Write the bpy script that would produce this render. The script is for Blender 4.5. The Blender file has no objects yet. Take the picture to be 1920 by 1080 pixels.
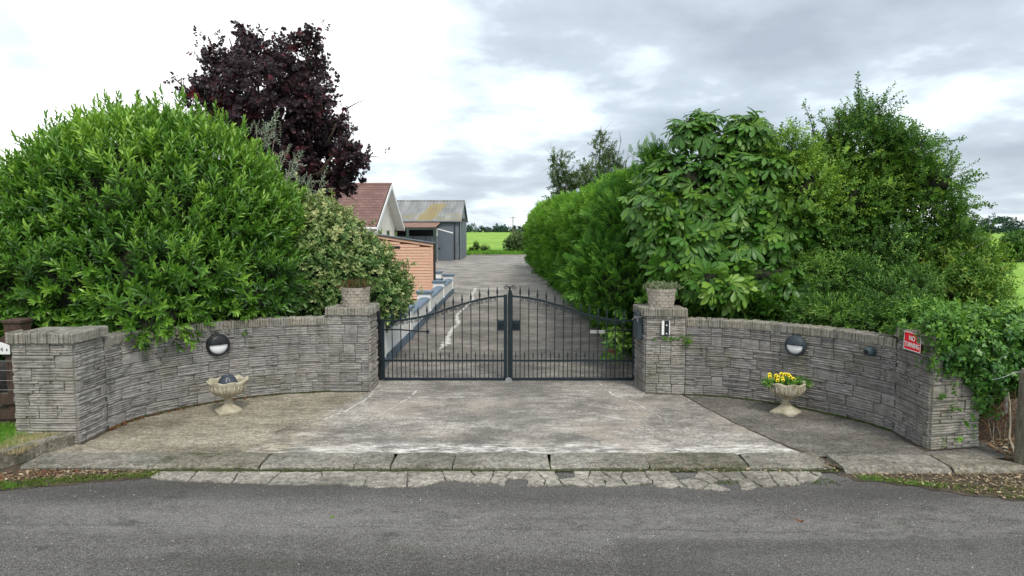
import bpy, math, random
import numpy as np
from mathutils import Vector, Matrix

random.seed(7)
RNG = np.random.default_rng(11)
C = bpy.context.scene
COL = C.collection

# ------------------------------------------------------------------ camera
F = 1280.0
CH = 2.6
PITCH = math.atan(110 / F)
cd = bpy.data.cameras.new('camera')
cd.lens = 24.0
cd.sensor_width = 36.0
cd.clip_end = 5000
cam = bpy.data.objects.new('camera', cd)
COL.objects.link(cam)
cam.location = (0, 0, CH)
cam.rotation_euler = (math.pi / 2 - PITCH, 0, 0)
C.camera = cam

# ------------------------------------------------------------------ light
SUN_EL, SUN_AZ = math.radians(50), math.radians(158)      # from behind the camera, a little to the right
sd = bpy.data.lights.new('sun', 'SUN')
sd.energy = 1.5
sd.angle = math.radians(14)
sd.color = (1.0, 0.94, 0.86)
sun = bpy.data.objects.new('sun', sd)
COL.objects.link(sun)
sdir = Vector((math.sin(SUN_AZ) * math.cos(SUN_EL), math.cos(SUN_AZ) * math.cos(SUN_EL), math.sin(SUN_EL)))
sun.rotation_euler = sdir.to_track_quat('Z', 'Y').to_euler()

C.view_settings.view_transform = 'Standard'
C.view_settings.look = 'None'
C.view_settings.gamma = 1
C.view_settings.use_curve_mapping = False
C.view_settings.exposure = 0.72
C.cycles.use_denoising = True
C.cycles.max_bounces = 8
C.cycles.diffuse_bounces = 4
C.cycles.transmission_bounces = 4


def ray(px, py):
    u = (px - 960) / F
    v = (540 - py) / F
    c, s = math.cos(PITCH), math.sin(PITCH)
    return (u, c + v * s, -s + v * c)


def W(px, py, Y):
    d = ray(px, py)
    t = Y / d[1]
    return Vector((d[0] * t, Y, CH + d[2] * t))


def G(px, py, z=0.0):
    d = ray(px, py)
    t = (z - CH) / d[2]
    return Vector((d[0] * t, d[1] * t, z))


# world: overcast sky, cloud layer over a Nishita sky
world = bpy.data.worlds.new('World')
C.world = world
world.use_nodes = True
nt = world.node_tree
nt.nodes.clear()


def wn(t, **kw):
    n = nt.nodes.new(t)
    for k, v in kw.items():
        setattr(n, k, v)
    return n


def wmath(op, a, b=None, clamp=False):
    n = wn('ShaderNodeMath', operation=op)
    n.use_clamp = clamp
    for i, x in enumerate((a, b)):
        if x is None:
            continue
        if isinstance(x, (int, float)):
            n.inputs[i].default_value = x
        else:
            nt.links.new(x, n.inputs[i])
    return n.outputs[0]


def world_sky():
    L = nt.links
    tc = wn('ShaderNodeTexCoord')
    sky = wn('ShaderNodeTexSky', sky_type='NISHITA')
    sky.sun_disc = False
    sky.sun_elevation = SUN_EL
    sky.sun_rotation = SUN_AZ
    sep = wn('ShaderNodeSeparateXYZ')
    L.new(tc.outputs['Generated'], sep.inputs[0])
    den = wmath('ADD', wmath('MAXIMUM', sep.outputs[2], 0.0), 0.22)
    cx = wmath('DIVIDE', sep.outputs[0], den)
    cy = wmath('DIVIDE', sep.outputs[1], den)
    comb = wn('ShaderNodeCombineXYZ')
    L.new(cx, comb.inputs[0])
    L.new(cy, comb.inputs[1])

    def noise(scale, detail, rough, off):
        mp = wn('ShaderNodeMapping')
        mp.inputs['Location'].default_value = off
        L.new(comb.outputs[0], mp.inputs['Vector'])
        n = wn('ShaderNodeTexNoise')
        n.inputs['Scale'].default_value = scale
        n.inputs['Detail'].default_value = detail
        n.inputs['Roughness'].default_value = rough
        n.inputs['Distortion'].default_value = 0.15
        L.new(mp.outputs[0], n.inputs['Vector'])
        return n.outputs['Fac']
    a = noise(0.9, 5.0, 0.5, (3.1, 1.7, 0.0))
    b = noise(2.6, 7.0, 0.55, (7.3, 2.2, 0.0))
    val = wmath('ADD', wmath('MULTIPLY', a, 0.80), wmath('MULTIPLY', b, 0.60))
    val = wmath('SUBTRACT', val, 0.13)

    def blob(px, py, inner, outer, amt):
        d = Vector(ray(px, py)).normalized()
        dt = wn('ShaderNodeVectorMath', operation='DOT_PRODUCT')
        L.new(tc.outputs['Generated'], dt.inputs[0])
        dt.inputs[1].default_value = d
        mr = wn('ShaderNodeMapRange', interpolation_type='SMOOTHSTEP')
        mr.inputs['From Min'].default_value = math.cos(math.radians(outer))
        mr.inputs['From Max'].default_value = math.cos(math.radians(inner))
        mr.inputs['To Max'].default_value = amt
        L.new(dt.outputs['Value'], mr.inputs['Value'])
        return mr.outputs[0]
    for args in [(1240, 80, 2, 20, 0.13), (1800, 40, 2, 17, 0.12), (820, -60, 2, 14, 0.10), (120, 120, 5, 30, -0.17), (1640, 230, 2, 10, -0.10),
                 (1860, 295, 1, 6, 0.10), (830, 345, 1, 5, 0.07), (760, 200, 1, 7, 0.05), (1000, 220, 1, 7, -0.05)]:
        val = wmath('ADD', val, blob(*args))
    ramp = wn('ShaderNodeValToRGB')
    L.new(val, ramp.inputs[0])
    e = ramp.color_ramp.elements
    e[0].position = 0.47
    e[0].color = (1.0, 1.0, 1.0, 1)
    e[1].position = 0.84
    e[1].color = (0.29, 0.335, 0.385, 1)
    m = e.new(0.555)
    m.color = (0.62, 0.70, 0.74, 1)
    m2 = e.new(0.66)
    m2.color = (0.40, 0.455, 0.51, 1)
    sc = wn('ShaderNodeVectorMath', operation='SCALE')
    L.new(ramp.outputs[0], sc.inputs[0])
    sc.inputs['Scale'].default_value = 10.5
    mix = wn('ShaderNodeMix', data_type='RGBA')
    mix.inputs[0].default_value = 0.93
    L.new(sky.outputs[0], mix.inputs[6])
    L.new(sc.outputs[0], mix.inputs[7])
    bg = wn('ShaderNodeBackground')
    bg.inputs['Strength'].default_value = 0.1
    L.new(mix.outputs[2], bg.inputs[0])
    out = wn('ShaderNodeOutputWorld')
    L.new(bg.outputs[0], out.inputs[0])


world_sky()


# ------------------------------------------------------------------ materials
class NT:
    def __init__(self, name):
        self.m = bpy.data.materials.new(name)
        self.m.use_nodes = True
        self.t = self.m.node_tree
        self.b = self.t.nodes['Principled BSDF']
        self.out = self.t.nodes['Material Output']
        self.b.inputs['Specular IOR Level'].default_value = 0.3
        self._tc = None

    def n(self, t, **kw):
        o = self.t.nodes.new(t)
        for k, v in kw.items():
            setattr(o, k, v)
        return o

    def l(self, a, b):
        self.t.links.new(a, b)

    def put(self, x, sock):
        if isinstance(x, bpy.types.NodeSocket):
            self.l(x, sock)
        elif isinstance(x, (int, float)):
            sock.default_value = x
        else:
            sock.default_value = tuple(x) + ((1,) if len(x) == 3 and sock.type == 'RGBA' else ())

    def coord(self, scale=(1, 1, 1), kind='world', loc=(0, 0, 0), rot=(0, 0, 0)):
        mp = self.n('ShaderNodeMapping')
        mp.inputs['Scale'].default_value = scale
        mp.inputs['Location'].default_value = loc
        mp.inputs['Rotation'].default_value = rot
        if kind == 'world':
            g = self.n('ShaderNodeNewGeometry')
            self.l(g.outputs['Position'], mp.inputs['Vector'])
        else:
            g = self.n('ShaderNodeTexCoord')
            self.l(g.outputs['Object'], mp.inputs['Vector'])
        return mp.outputs[0]

    def noise(self, scale, detail=4, rough=0.55, vec=None, dist=0.0):
        o = self.n('ShaderNodeTexNoise')
        o.inputs['Scale'].default_value = scale
        o.inputs['Detail'].default_value = detail
        o.inputs['Roughness'].default_value = rough
        o.inputs['Distortion'].default_value = dist
        self.l(vec if vec is not None else self.coord(), o.inputs['Vector'])
        return o.outputs['Fac']

    def vor(self, scale, vec=None, feature='F1', out='Distance'):
        o = self.n('ShaderNodeTexVoronoi', feature=feature)
        o.inputs['Scale'].default_value = scale
        self.l(vec if vec is not None else self.coord(), o.inputs['Vector'])
        return o.outputs[out]

    def ramp(self, fac, stops):
        r = self.n('ShaderNodeValToRGB')
        self.l(fac, r.inputs[0])
        e = r.color_ramp.elements
        while len(e) < len(stops):
            e.new(0.5)
        for i, (p, c) in enumerate(stops):
            e[i].position = p
            c = (c, c, c) if isinstance(c, (int, float)) else c
            e[i].color = tuple(c) + (1,)
        return r.outputs[0]

    def mix(self, fac, a, b, mode='MIX'):
        x = self.n('ShaderNodeMix', data_type='RGBA', blend_type=mode)
        self.put(fac, x.inputs[0])
        self.put(a, x.inputs[6])
        self.put(b, x.inputs[7])
        return x.outputs[2]

    def math(self, op, a, b=0.0, clamp=False):
        x = self.n('ShaderNodeMath', operation=op)
        x.use_clamp = clamp
        self.put(a, x.inputs[0])
        self.put(b, x.inputs[1])
        return x.outputs[0]

    def attr(self, name):
        a = self.n('ShaderNodeAttribute', attribute_name=name)
        return a.outputs['Fac']

    def rand(self):
        return self.n('ShaderNodeObjectInfo').outputs['Random']

    def sep(self, vec=None):
        s = self.n('ShaderNodeSeparateXYZ')
        self.l(vec if vec is not None else self.coord(), s.inputs[0])
        return s.outputs

    def band(self, v, a, b, w):
        """1 where a < v < b, soft over w"""
        x = self.n('ShaderNodeMapRange', interpolation_type='SMOOTHSTEP')
        self.l(v, x.inputs['Value'])
        x.inputs['From Min'].default_value = a - w
        x.inputs['From Max'].default_value = a + w
        y = self.n('ShaderNodeMapRange', interpolation_type='SMOOTHSTEP')
        self.l(v, y.inputs['Value'])
        y.inputs['From Min'].default_value = b + w
        y.inputs['From Max'].default_value = b - w
        return self.math('MULTIPLY', x.outputs[0], y.outputs[0])

    def color(self, c):
        self.put(c, self.b.inputs['Base Color'])
        return self

    def rough(self, r):
        self.put(r, self.b.inputs['Roughness'])
        return self

    def bump(self, h, dist=0.01, strength=0.6):
        b = self.n('ShaderNodeBump')
        b.inputs['Distance'].default_value = dist
        b.inputs['Strength'].default_value = strength
        self.l(h, b.inputs['Height'])
        self.l(b.outputs[0], self.b.inputs['Normal'])
        return self

    def translucent(self, col, fac):
        t = self.n('ShaderNodeBsdfTranslucent')
        self.put(col, t.inputs[0])
        m = self.n('ShaderNodeMixShader')
        m.inputs[0].default_value = fac
        self.l(self.b.outputs[0], m.inputs[1])
        self.l(t.outputs[0], m.inputs[2])
        self.l(m.outputs[0], self.out.inputs[0])
        return self


def m_plain(name, c, rough=0.6, var=0.15, scale=6, metallic=0.0, bump=0.0):
    n = NT(name)
    f = n.noise(scale, 5)
    lo = tuple(x * (1 - var) for x in c)
    hi = tuple(min(1, x * (1 + var)) for x in c)
    n.color(n.ramp(f, [(0.3, lo), (0.7, hi)])).rough(rough)
    n.b.inputs['Metallic'].default_value = metallic
    if bump:
        n.bump(n.noise(scale * 8, 4), bump, 0.6)
    return n.m


def m_leaf(name, dark, mid, light, rough=0.45, trans=0.25, spec=0.35, objvar=0.0, patch=None):
    n = NT(name)
    t = n.attr('tint')
    if objvar:
        t = n.math('ADD', t, n.math('MULTIPLY', n.math('SUBTRACT', n.rand(), 0.5), objvar))
    c = n.ramp(t, [(0.0, dark), (0.5, mid), (1.0, light)])
    if patch:
        f = n.ramp(n.noise(patch[1], 3), [(patch[2], 0.0), (patch[2] + 0.1, 1.0)])
        c = n.mix(f, c, patch[0])
    n.color(c).rough(rough)
    n.b.inputs['Specular IOR Level'].default_value = spec
    n.translucent(n.mix(1.0, c, (1.25, 1.3, 0.6), 'MULTIPLY'), trans)
    return n.m


def m_stone(name, base, warm, gain=1.0):
    n = NT(name)
    st = n.noise(9, 5, 0.6, n.coord((1, 1, 3)))
    c = n.ramp(st, [(0.25, tuple(x * 0.62 * gain for x in base)), (0.5, tuple(x * gain for x in base)),
                    (0.78, tuple(x * 1.45 * gain for x in base))])
    r = n.rand()
    c = n.mix(n.math('MULTIPLY', r, 0.4), c, n.mix(1.0, c, warm, 'MULTIPLY'))
    b = n.ramp(n.math('FRACT', n.math('MULTIPLY', r, 7.31)), [(0, 0.84), (1, 1.13)])
    c = n.mix(1.0, c, b, 'MULTIPLY')
    strk = n.ramp(n.noise(3.0, 4, 0.6, n.coord((2.2, 2.2, 0.35))), [(0.5, 1.0), (0.72, 0.62)])
    c = n.mix(1.0, c, strk, 'MULTIPLY')
    moss = n.ramp(n.noise(2.2, 5, 0.6), [(0.54, 0.0), (0.70, 0.5)])
    c = n.mix(moss, c, (0.15, 0.15, 0.085))
    lich = n.ramp(n.noise(38, 2, 0.5), [(0.70, 0.0), (0.74, 0.8)])
    c = n.mix(lich, c, (0.42, 0.41, 0.36))
    n.color(c).rough(0.9)
    n.bump(n.math('ADD', n.noise(60, 4), n.noise(14, 3, 0.6, n.coord((1, 1, 7)))), 0.007, 0.8)
    return n.m


def m_concrete(name, lo, mid, hi, kind):
    n = NT(name)
    big = n.noise(0.7, 6, 0.62, n.coord((1, 1.5, 1)))
    med = n.noise(4.5, 6, 0.7, n.coord((1, 2.0, 1)))
    fine = n.noise(55, 3, 0.7)
    f = n.math('ADD', n.math('MULTIPLY', big, 0.55), n.math('MULTIPLY', med, 0.45))
    c = n.ramp(f, [(0.40, lo), (0.5, mid), (0.60, hi)])
    gr = n.noise(22, 5, 0.75)
    c = n.mix(1.0, c, n.ramp(gr, [(0.38, 0.50), (0.5, 1.0), (0.62, 1.38)]), 'MULTIPLY')
    c = n.mix(n.ramp(fine, [(0.42, 0.45), (0.58, 0.0)]), c, tuple(x * 0.45 for x in lo))
    c = n.mix(n.ramp(n.noise(80, 2, 0.6), [(0.63, 0.0), (0.7, 0.55)]), c, tuple(min(1, x * 1.5) for x in hi))
    c = n.mix(1.0, c, (1.0, 0.975, 0.935), 'MULTIPLY')
    x, y, z = n.sep()
    if kind == 'drive':
        # pale lime bloom towards the kerb, patches elsewhere; darker worn wheel and oil tracks
        wob = n.math('ADD', y, n.math('MULTIPLY', n.noise(1.6, 3), 0.8))
        near = n.band(wob, 8.10, 8.50, 0.12)
        streak = n.ramp(n.noise(5, 5, 0.75, n.coord((1, 3.0, 1))), [(0.46, 0.0), (0.62, 1.0)])
        c = n.mix(n.math('MULTIPLY', n.math('MULTIPLY', near, streak), 1.0), c, (0.72, 0.70, 0.66))
        p2 = n.ramp(n.noise(1.1, 6, 0.8, n.coord((1, 2.2, 1), loc=(3, 1, 0))), [(0.55, 0.0), (0.64, 0.7)])
        front = n.band(y, 7.0, 10.6, 0.6)
        c = n.mix(n.math('MULTIPLY', p2, n.math('ADD', n.math('MULTIPLY', front, 0.7), 0.3)), c, (0.58, 0.56, 0.52))
        dark = n.math('MULTIPLY', n.band(n.math('ADD', x, n.math('MULTIPLY', n.noise(0.8, 3), 0.6)), 0.0, 0.75, 0.4),
                      n.band(y, 8.6, 40, 0.8))
        dk2 = n.ramp(n.noise(1.5, 5, 0.7, n.coord((1, 1.7, 1), loc=(1, 7, 0))), [(0.50, 0.0), (0.62, 0.6)])
        c = n.mix(dk2, c, tuple(v * 0.8 for v in lo))
        c = n.mix(n.math('MULTIPLY', dark, 0.5), c, tuple(v * 0.7 for v in lo))
        tan = n.ramp(n.noise(0.9, 4, 0.6, n.coord(loc=(9, 4, 0))), [(0.52, 0.0), (0.64, 0.35)])
        c = n.mix(n.math('MULTIPLY', tan, front), c, (0.42, 0.355, 0.29))
        lft = n.band(n.math('ADD', n.math('ADD', x, n.math('MULTIPLY', n.noise(2.0, 5, 0.7), 0.9)), n.math('MULTIPLY', y, 0.0)), -3.4, -2.05, 0.35)
        c = n.mix(n.math('MULTIPLY', n.math('MULTIPLY', lft, front), 0.75), c, n.mix(1.0, c, (0.80, 0.76, 0.64), 'MULTIPLY'))
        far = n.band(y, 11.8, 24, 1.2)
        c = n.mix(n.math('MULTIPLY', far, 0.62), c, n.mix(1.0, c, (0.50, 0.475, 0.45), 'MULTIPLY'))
    if kind == 'apron':
        pass
    n.color(c).rough(0.88)
    n.bump(n.math('ADD', fine, n.math('MULTIPLY', med, 1.4)), 0.006, 0.7)
    return n.m


def m_asphalt():
    n = NT('asphalt')
    f = n.noise(90, 3, 0.7)
    f2 = n.noise(0.8, 5, 0.6, n.coord((0.25, 1.4, 1)))
    f3 = n.noise(3.2, 5, 0.75, n.coord((0.8, 1.6, 1)))
    c = n.ramp(f, [(0.38, (0.055, 0.052, 0.049)), (0.5, (0.108, 0.102, 0.096)), (0.66, (0.26, 0.245, 0.23))])
    c = n.mix(1.0, c, n.ramp(n.noise(30, 4, 0.8), [(0.36, 0.68), (0.64, 1.35)]), 'MULTIPLY')
    c = n.mix(1.0, c, n.ramp(f2, [(0.34, 0.66), (0.66, 1.28)]), 'MULTIPLY')
    worn = n.ramp(n.math('MULTIPLY', f3, n.ramp(f2, [(0.4, 0.8), (0.6, 1.15)])), [(0.50, 0.0), (0.62, 0.55)])
    c = n.mix(n.math('MULTIPLY', worn, n.ramp(n.noise(45, 3, 0.8), [(0.42, 0.0), (0.6, 1.0)])), c, (0.20, 0.195, 0.185))
    X_, Y_, Z_ = n.sep()
    wy = n.math('ADD', Y_, n.math('ADD', n.math('MULTIPLY', n.noise(0.5, 3), 0.5), n.math('MULTIPLY', X_, 0.015)))
    trk = n.band(wy, 5.9, 6.55, 0.18)
    c = n.mix(n.math('MULTIPLY', trk, n.ramp(n.noise(7, 5, 0.8, n.coord((0.7, 1.4, 1))), [(0.44, 0.0), (0.6, 0.5)])), c, (0.22, 0.21, 0.198))
    drk = n.band(wy, 6.75, 7.35, 0.14)
    c = n.mix(n.math('MULTIPLY', drk, 0.45), c, (0.05, 0.048, 0.046))
    ptch = n.math('MULTIPLY', n.band(n.math('ADD', X_, n.math('MULTIPLY', n.noise(1.5, 3), 0.3)), 1.0, 30.0, 0.03), n.band(n.math('ADD', Y_, n.math('MULTIPLY', n.noise(1.1, 3), 0.15)), 4.0, 5.72, 0.02))
    c = n.mix(n.math('MULTIPLY', ptch, 0.35), c, (0.055, 0.053, 0.052))
    oil = n.ramp(n.noise(1.7, 4, 0.6, n.coord((1, 1.5, 1), loc=(2, 8, 0))), [(0.62, 0.0), (0.70, 0.5)])
    c = n.mix(oil, c, (0.045, 0.043, 0.042))
    moss = n.ramp(n.noise(0.9, 4, 0.6, n.coord((0.5, 1.2, 1), loc=(5, 2, 0))), [(0.58, 0.0), (0.72, 0.35)])
    c = n.mix(moss, c, (0.085, 0.085, 0.055))
    chips = n.ramp(n.vor(26), [(0.035, 1.0), (0.06, 0.0)])
    rare = n.ramp(n.noise(5.5, 2), [(0.56, 0.0), (0.6, 1.0)])
    c = n.mix(n.math('MULTIPLY', chips, rare), c, (0.45, 0.44, 0.41))
    # a long re-laying seam
    x, y, z = n.sep()
    wob = n.math('ADD', y, n.math('ADD', n.math('MULTIPLY', n.noise(1.2, 4), 0.22), n.math('MULTIPLY', x, 0.02)))
    seam = n.band(wob, 5.945, 5.955, 0.012)
    c = n.mix(n.math('MULTIPLY', seam, 0.6), c, (0.03, 0.03, 0.03))
    c = n.mix(1.0, c, n.ramp(n.noise(62, 3, 0.8), [(0.36, 0.62), (0.5, 0.98), (0.66, 1.45)]), 'MULTIPLY')
    n.color(c).rough(0.9)
    n.bump(n.math('ADD', f, n.math('MULTIPLY', n.vor(70), 0.7)), 0.01, 0.9)
    return n.m


def m_field(name, lo, hi, rows=True):
    n = NT(name)
    c = n.ramp(n.noise(0.06, 6, 0.6), [(0.35, lo), (0.65, hi)])
    c = n.mix(n.ramp(n.noise(6, 4, 0.7), [(0.4, 0.3), (0.6, 0.0)]), c, tuple(v * 0.6 for v in lo))
    if rows:
        w = n.noise(1.0, 3, 0.5, n.coord((0.25, 0.02, 1), rot=(0, 0, 0.9)))
        c = n.mix(n.ramp(w, [(0.42, 0.35), (0.55, 0.0)]), c, tuple(v * 0.72 for v in lo))
    n.color(c).rough(0.95)
    n.bump(n.noise(8, 4), 0.05, 0.6)
    return n.m


M = {}
M['asphalt'] = m_asphalt()
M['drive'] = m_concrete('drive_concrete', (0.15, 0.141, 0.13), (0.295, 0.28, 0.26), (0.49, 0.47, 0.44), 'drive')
M['apron_l'] = m_concrete('apron_concrete_beige', (0.155, 0.14, 0.105), (0.30, 0.275, 0.22), (0.44, 0.41, 0.34), 'apron')
M['apron_r'] = m_concrete('apron_concrete_grey', (0.09, 0.085, 0.076), (0.155, 0.148, 0.134), (0.25, 0.24, 0.222), 'apron')
M['kerb'] = m_concrete('kerb_concrete', (0.12, 0.115, 0.095), (0.21, 0.20, 0.175), (0.31, 0.30, 0.27), 'apron')
M['kerb_moss'] = m_concrete('mossy_kerb_concrete', (0.085, 0.085, 0.055), (0.19, 0.18, 0.145), (0.30, 0.28, 0.235), 'apron')
M['slab'] = m_concrete('pale_slab_concrete', (0.17, 0.16, 0.14), (0.30, 0.285, 0.255), (0.42, 0.40, 0.36), 'apron')
M['bloom'] = m_concrete('white_crack_filler', (0.45, 0.44, 0.42), (0.6, 0.59, 0.57), (0.7, 0.7, 0.68), 'apron')
M['stone_l'] = m_stone('slate_stone_grey', (0.27, 0.261, 0.25), (1.06, 1.0, 0.90))
M['stone_r'] = m_stone('slate_stone_brown', (0.222, 0.212, 0.202), (1.10, 1.0, 0.90))
M['stone_pier'] = m_stone('slate_stone_buff_lit', (0.30, 0.285, 0.262), (1.07, 1.0, 0.88))  # paler, warmer copy for sunlit pier faces; light put into the stone colour
M['coping'] = m_stone('coping_stone_olive', (0.25, 0.24, 0.212), (1.1, 1.0, 0.8))
M['mortar'] = m_plain('mortar', (0.27, 0.26, 0.24), 0.95, 0.3, 12, bump=0.004)
M['soil'] = m_plain('soil', (0.07, 0.055, 0.038), 0.95, 0.4, 8, bump=0.02)
M['field'] = m_field('field_grass', (0.17, 0.33, 0.035), (0.30, 0.47, 0.06))
M['lawn'] = m_field('lawn_grass', (0.06, 0.19, 0.025), (0.12, 0.28, 0.04), False)
M['gate'] = m_plain('blue_grey_gate_paint', (0.012, 0.021, 0.027), 0.45, 0.25, 5)
M['black'] = m_plain('black_plastic', (0.018, 0.02, 0.023), 0.4, 0.2, 8)
M['slate_plastic'] = m_plain('dark_slate_plastic', (0.035, 0.048, 0.058), 0.5, 0.2, 8)
M['blue_plastic'] = m_plain('faded_blue_grey_plastic', (0.06, 0.09, 0.11), 0.5, 0.2, 12)
M['opal'] = m_plain('opal_diffuser', (0.86, 0.87, 0.88), 0.3, 0.03, 10)
M['steel'] = m_plain('galvanised_steel', (0.42, 0.42, 0.41), 0.4, 0.2, 20, metallic=0.7)
M['white'] = m_plain('white_render', (0.82, 0.82, 0.81), 0.8, 0.06, 3, bump=0.004)
M['white_gloss'] = m_plain('white_plastic', (0.78, 0.78, 0.78), 0.35, 0.04, 3)
M['cream'] = m_plain('cream_render', (0.80, 0.77, 0.69), 0.85, 0.08, 1.5, bump=0.006)
M['blue_paint'] = m_plain('blue_grey_paint', (0.13, 0.18, 0.235), 0.6, 0.2, 4, bump=0.003)
M['barn'] = m_plain('barn_cladding_grey', (0.155, 0.18, 0.205), 0.65, 0.12, 1.2)
M['barn_dark'] = m_plain('dark_barn_interior', (0.03, 0.032, 0.034), 0.8, 0.2, 2)
M['green_steel'] = m_plain('green_painted_steel', (0.04, 0.065, 0.055), 0.5, 0.2, 3)
M['brown_sheet'] = m_plain('brown_corrugated_sheet', (0.22, 0.125, 0.095), 0.7, 0.3, 1.5)
M['tile'] = NT('roof_tile_red')
n = M['tile']
c = n.ramp(n.rand(), [(0, (0.165, 0.092, 0.08)), (1, (0.22, 0.128, 0.112))])
n.color(n.mix(n.ramp(n.noise(4, 4), [(0.4, 0.0), (0.7, 0.4)]), c, (0.12, 0.085, 0.07))).rough(0.85)
M['tile'] = n.m
n = NT('barn_roof_sheet')
x, y, z = n.sep()
c = n.ramp(n.noise(0.9, 5, 0.6, n.coord((1.5, 0.4, 0.4))), [(0.35, (0.17, 0.175, 0.175)), (0.65, (0.29, 0.295, 0.29))])
moss = n.band(n.math('ADD', x, n.math('MULTIPLY', n.math('SUBTRACT', y, 58.0), -0.25)), -8.15, -6.75, 0.12)
c = n.mix(n.math('MULTIPLY', n.math('MULTIPLY', moss, n.band(z, 3.3, 4.9, 0.15)), n.ramp(n.noise(2.5, 4), [(0.35, 0.3), (0.6, 0.85)])), c, (0.27, 0.20, 0.05))
edge = n.math('MULTIPLY', n.band(z, 3.0, 3.9, 0.25), n.ramp(n.noise(1.4, 4), [(0.4, 0.0), (0.6, 0.6)]))
c = n.mix(edge, c, (0.24, 0.20, 0.09))
n.color(c).rough(0.8)
M['barn_roof'] = n.m
n = NT('orange_timber')
c = n.ramp(n.noise(6, 5, 0.6, n.coord((1, 1, 12))), [(0.3, (0.62, 0.36, 0.24)), (0.7, (0.82, 0.54, 0.40))])
c = n.mix(n.ramp(n.rand(), [(0, 0.0), (1, 0.35)]), c, (0.80, 0.47, 0.32))
n.color(c).rough(0.7)
M['orange'] = n.m
n = NT('brown_timber')
c = n.ramp(n.noise(7, 5, 0.6, n.coord((6, 6, 1))), [(0.3, (0.04, 0.024, 0.018)), (0.7, (0.09, 0.056, 0.042))])
n.color(c).rough(0.7)
n.bump(n.noise(20, 4, 0.6, n.coord((4, 4, 0.6))), 0.004)
M['brown_wood'] = n.m
n = NT('weathered_post')
c = n.ramp(n.noise(5, 5, 0.6, n.coord((5, 5, 1))), [(0.3, (0.10, 0.085, 0.06)), (0.7, (0.22, 0.20, 0.15))])
c = n.mix(n.ramp(n.noise(30, 3), [(0.6, 0.0), (0.7, 0.6)]), c, (0.3, 0.3, 0.24))
n.color(c).rough(0.95)
n.bump(n.noise(25, 4), 0.006)
M['post'] = n.m
n = NT('cast_stone_cream')
c = n.ramp(n.noise(9, 5, 0.65), [(0.3, (0.24, 0.21, 0.145)), (0.55, (0.44, 0.40, 0.30)), (0.75, (0.56, 0.53, 0.43))])
c = n.mix(n.ramp(n.noise(4, 4), [(0.5, 0.0), (0.68, 0.5)]), c, (0.22, 0.19, 0.10))
n.color(c).rough(0.9)
n.bump(n.noise(50, 4), 0.004)
M['urn'] = n.m
n = NT('planter_stone_pinkish')
c = n.ramp(n.noise(12, 5, 0.65), [(0.3, (0.24, 0.21, 0.175)), (0.7, (0.47, 0.42, 0.36))])
c = n.mix(n.ramp(n.noise(3.5, 4), [(0.5, 0.0), (0.66, 0.45)]), c, (0.23, 0.21, 0.14))
n.color(n.mix(n.ramp(n.rand(), [(0, 0.0), (1, 0.3)]), c, (0.52, 0.45, 0.38))).rough(0.9)
n.bump(n.noise(60, 4), 0.004)
M['planter'] = n.m
M['dark_pot'] = m_plain('dark_blue_grey_pot', (0.045, 0.055, 0.075), 0.3, 0.25, 14)
M['bark'] = m_plain('bark', (0.085, 0.065, 0.048), 0.95, 0.35, 14, bump=0.01)
M['bark_pale'] = m_plain('pale_bark', (0.27, 0.24, 0.18), 0.9, 0.25, 14)
M['dead'] = m_plain('dead_stems', (0.20, 0.12, 0.07), 0.95, 0.4, 10)
M['core'] = m_plain('inner_twigs', (0.022, 0.028, 0.014), 1.0, 0.5, 9, bump=0.05)
M['red_sign'] = m_plain('red_sign_face', (0.78, 0.015, 0.025), 0.4, 0.05, 10)
M['white_paint'] = m_plain('white_lettering', (0.82, 0.82, 0.82), 0.5, 0.02, 10)
M['ink'] = m_plain('dark_lettering', (0.06, 0.07, 0.09), 0.5, 0.02, 10)
M['wire'] = m_plain('galvanised_wire', (0.35, 0.38, 0.40), 0.5, 0.1, 10)
M['glass'] = m_plain('dark_window_glass', (0.03, 0.035, 0.04), 0.1, 0.1, 2)
M['petal'] = m_plain('yellow_petals', (0.88, 0.72, 0.03), 0.6, 0.12, 60)
M['petal_dark'] = m_plain('dark_petal_centre', (0.09, 0.02, 0.015), 0.6, 0.1, 40)
M['laurel'] = m_leaf('laurel_leaf', (0.030, 0.092, 0.013), (0.108, 0.255, 0.028), (0.34, 0.54, 0.08), 0.33, 0.22, 0.5, 0.25)
M['maple'] = m_leaf('purple_maple_leaf', (0.02, 0.013, 0.018), (0.05, 0.03, 0.038), (0.26, 0.035, 0.05), 0.5, 0.12, 0.35)
M['silver'] = m_leaf('silver_leaf', (0.22, 0.28, 0.20), (0.38, 0.45, 0.36), (0.52, 0.58, 0.48), 0.6, 0.15)
M['eleagnus'] = m_leaf('oleaster_leaf', (0.035, 0.10, 0.025), (0.14, 0.24, 0.065), (0.46, 0.48, 0.22), 0.45, 0.15, 0.35)
M['conifer'] = m_leaf('conifer_spray', (0.028, 0.082, 0.018), (0.078, 0.205, 0.032), (0.22, 0.42, 0.06), 0.6, 0.25, 0.2)
M['chestnut'] = m_leaf('chestnut_leaf', (0.022, 0.072, 0.010), (0.060, 0.168, 0.018), (0.19, 0.33, 0.042), 0.42, 0.22, 0.4, 0.5)
M['hawthorn'] = m_leaf('hawthorn_leaf', (0.026, 0.078, 0.015), (0.09, 0.205, 0.028), (0.28, 0.44, 0.055), 0.5, 0.28, 0.3)
M['privet'] = m_leaf('privet_leaf', (0.028, 0.085, 0.014), (0.075, 0.18, 0.025), (0.20, 0.36, 0.05), 0.4, 0.2, 0.4)
M['ash'] = m_leaf('elder_leaf', (0.055, 0.15, 0.03), (0.13, 0.26, 0.04), (0.30, 0.38, 0.06), 0.5, 0.35, 0.3)
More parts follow.
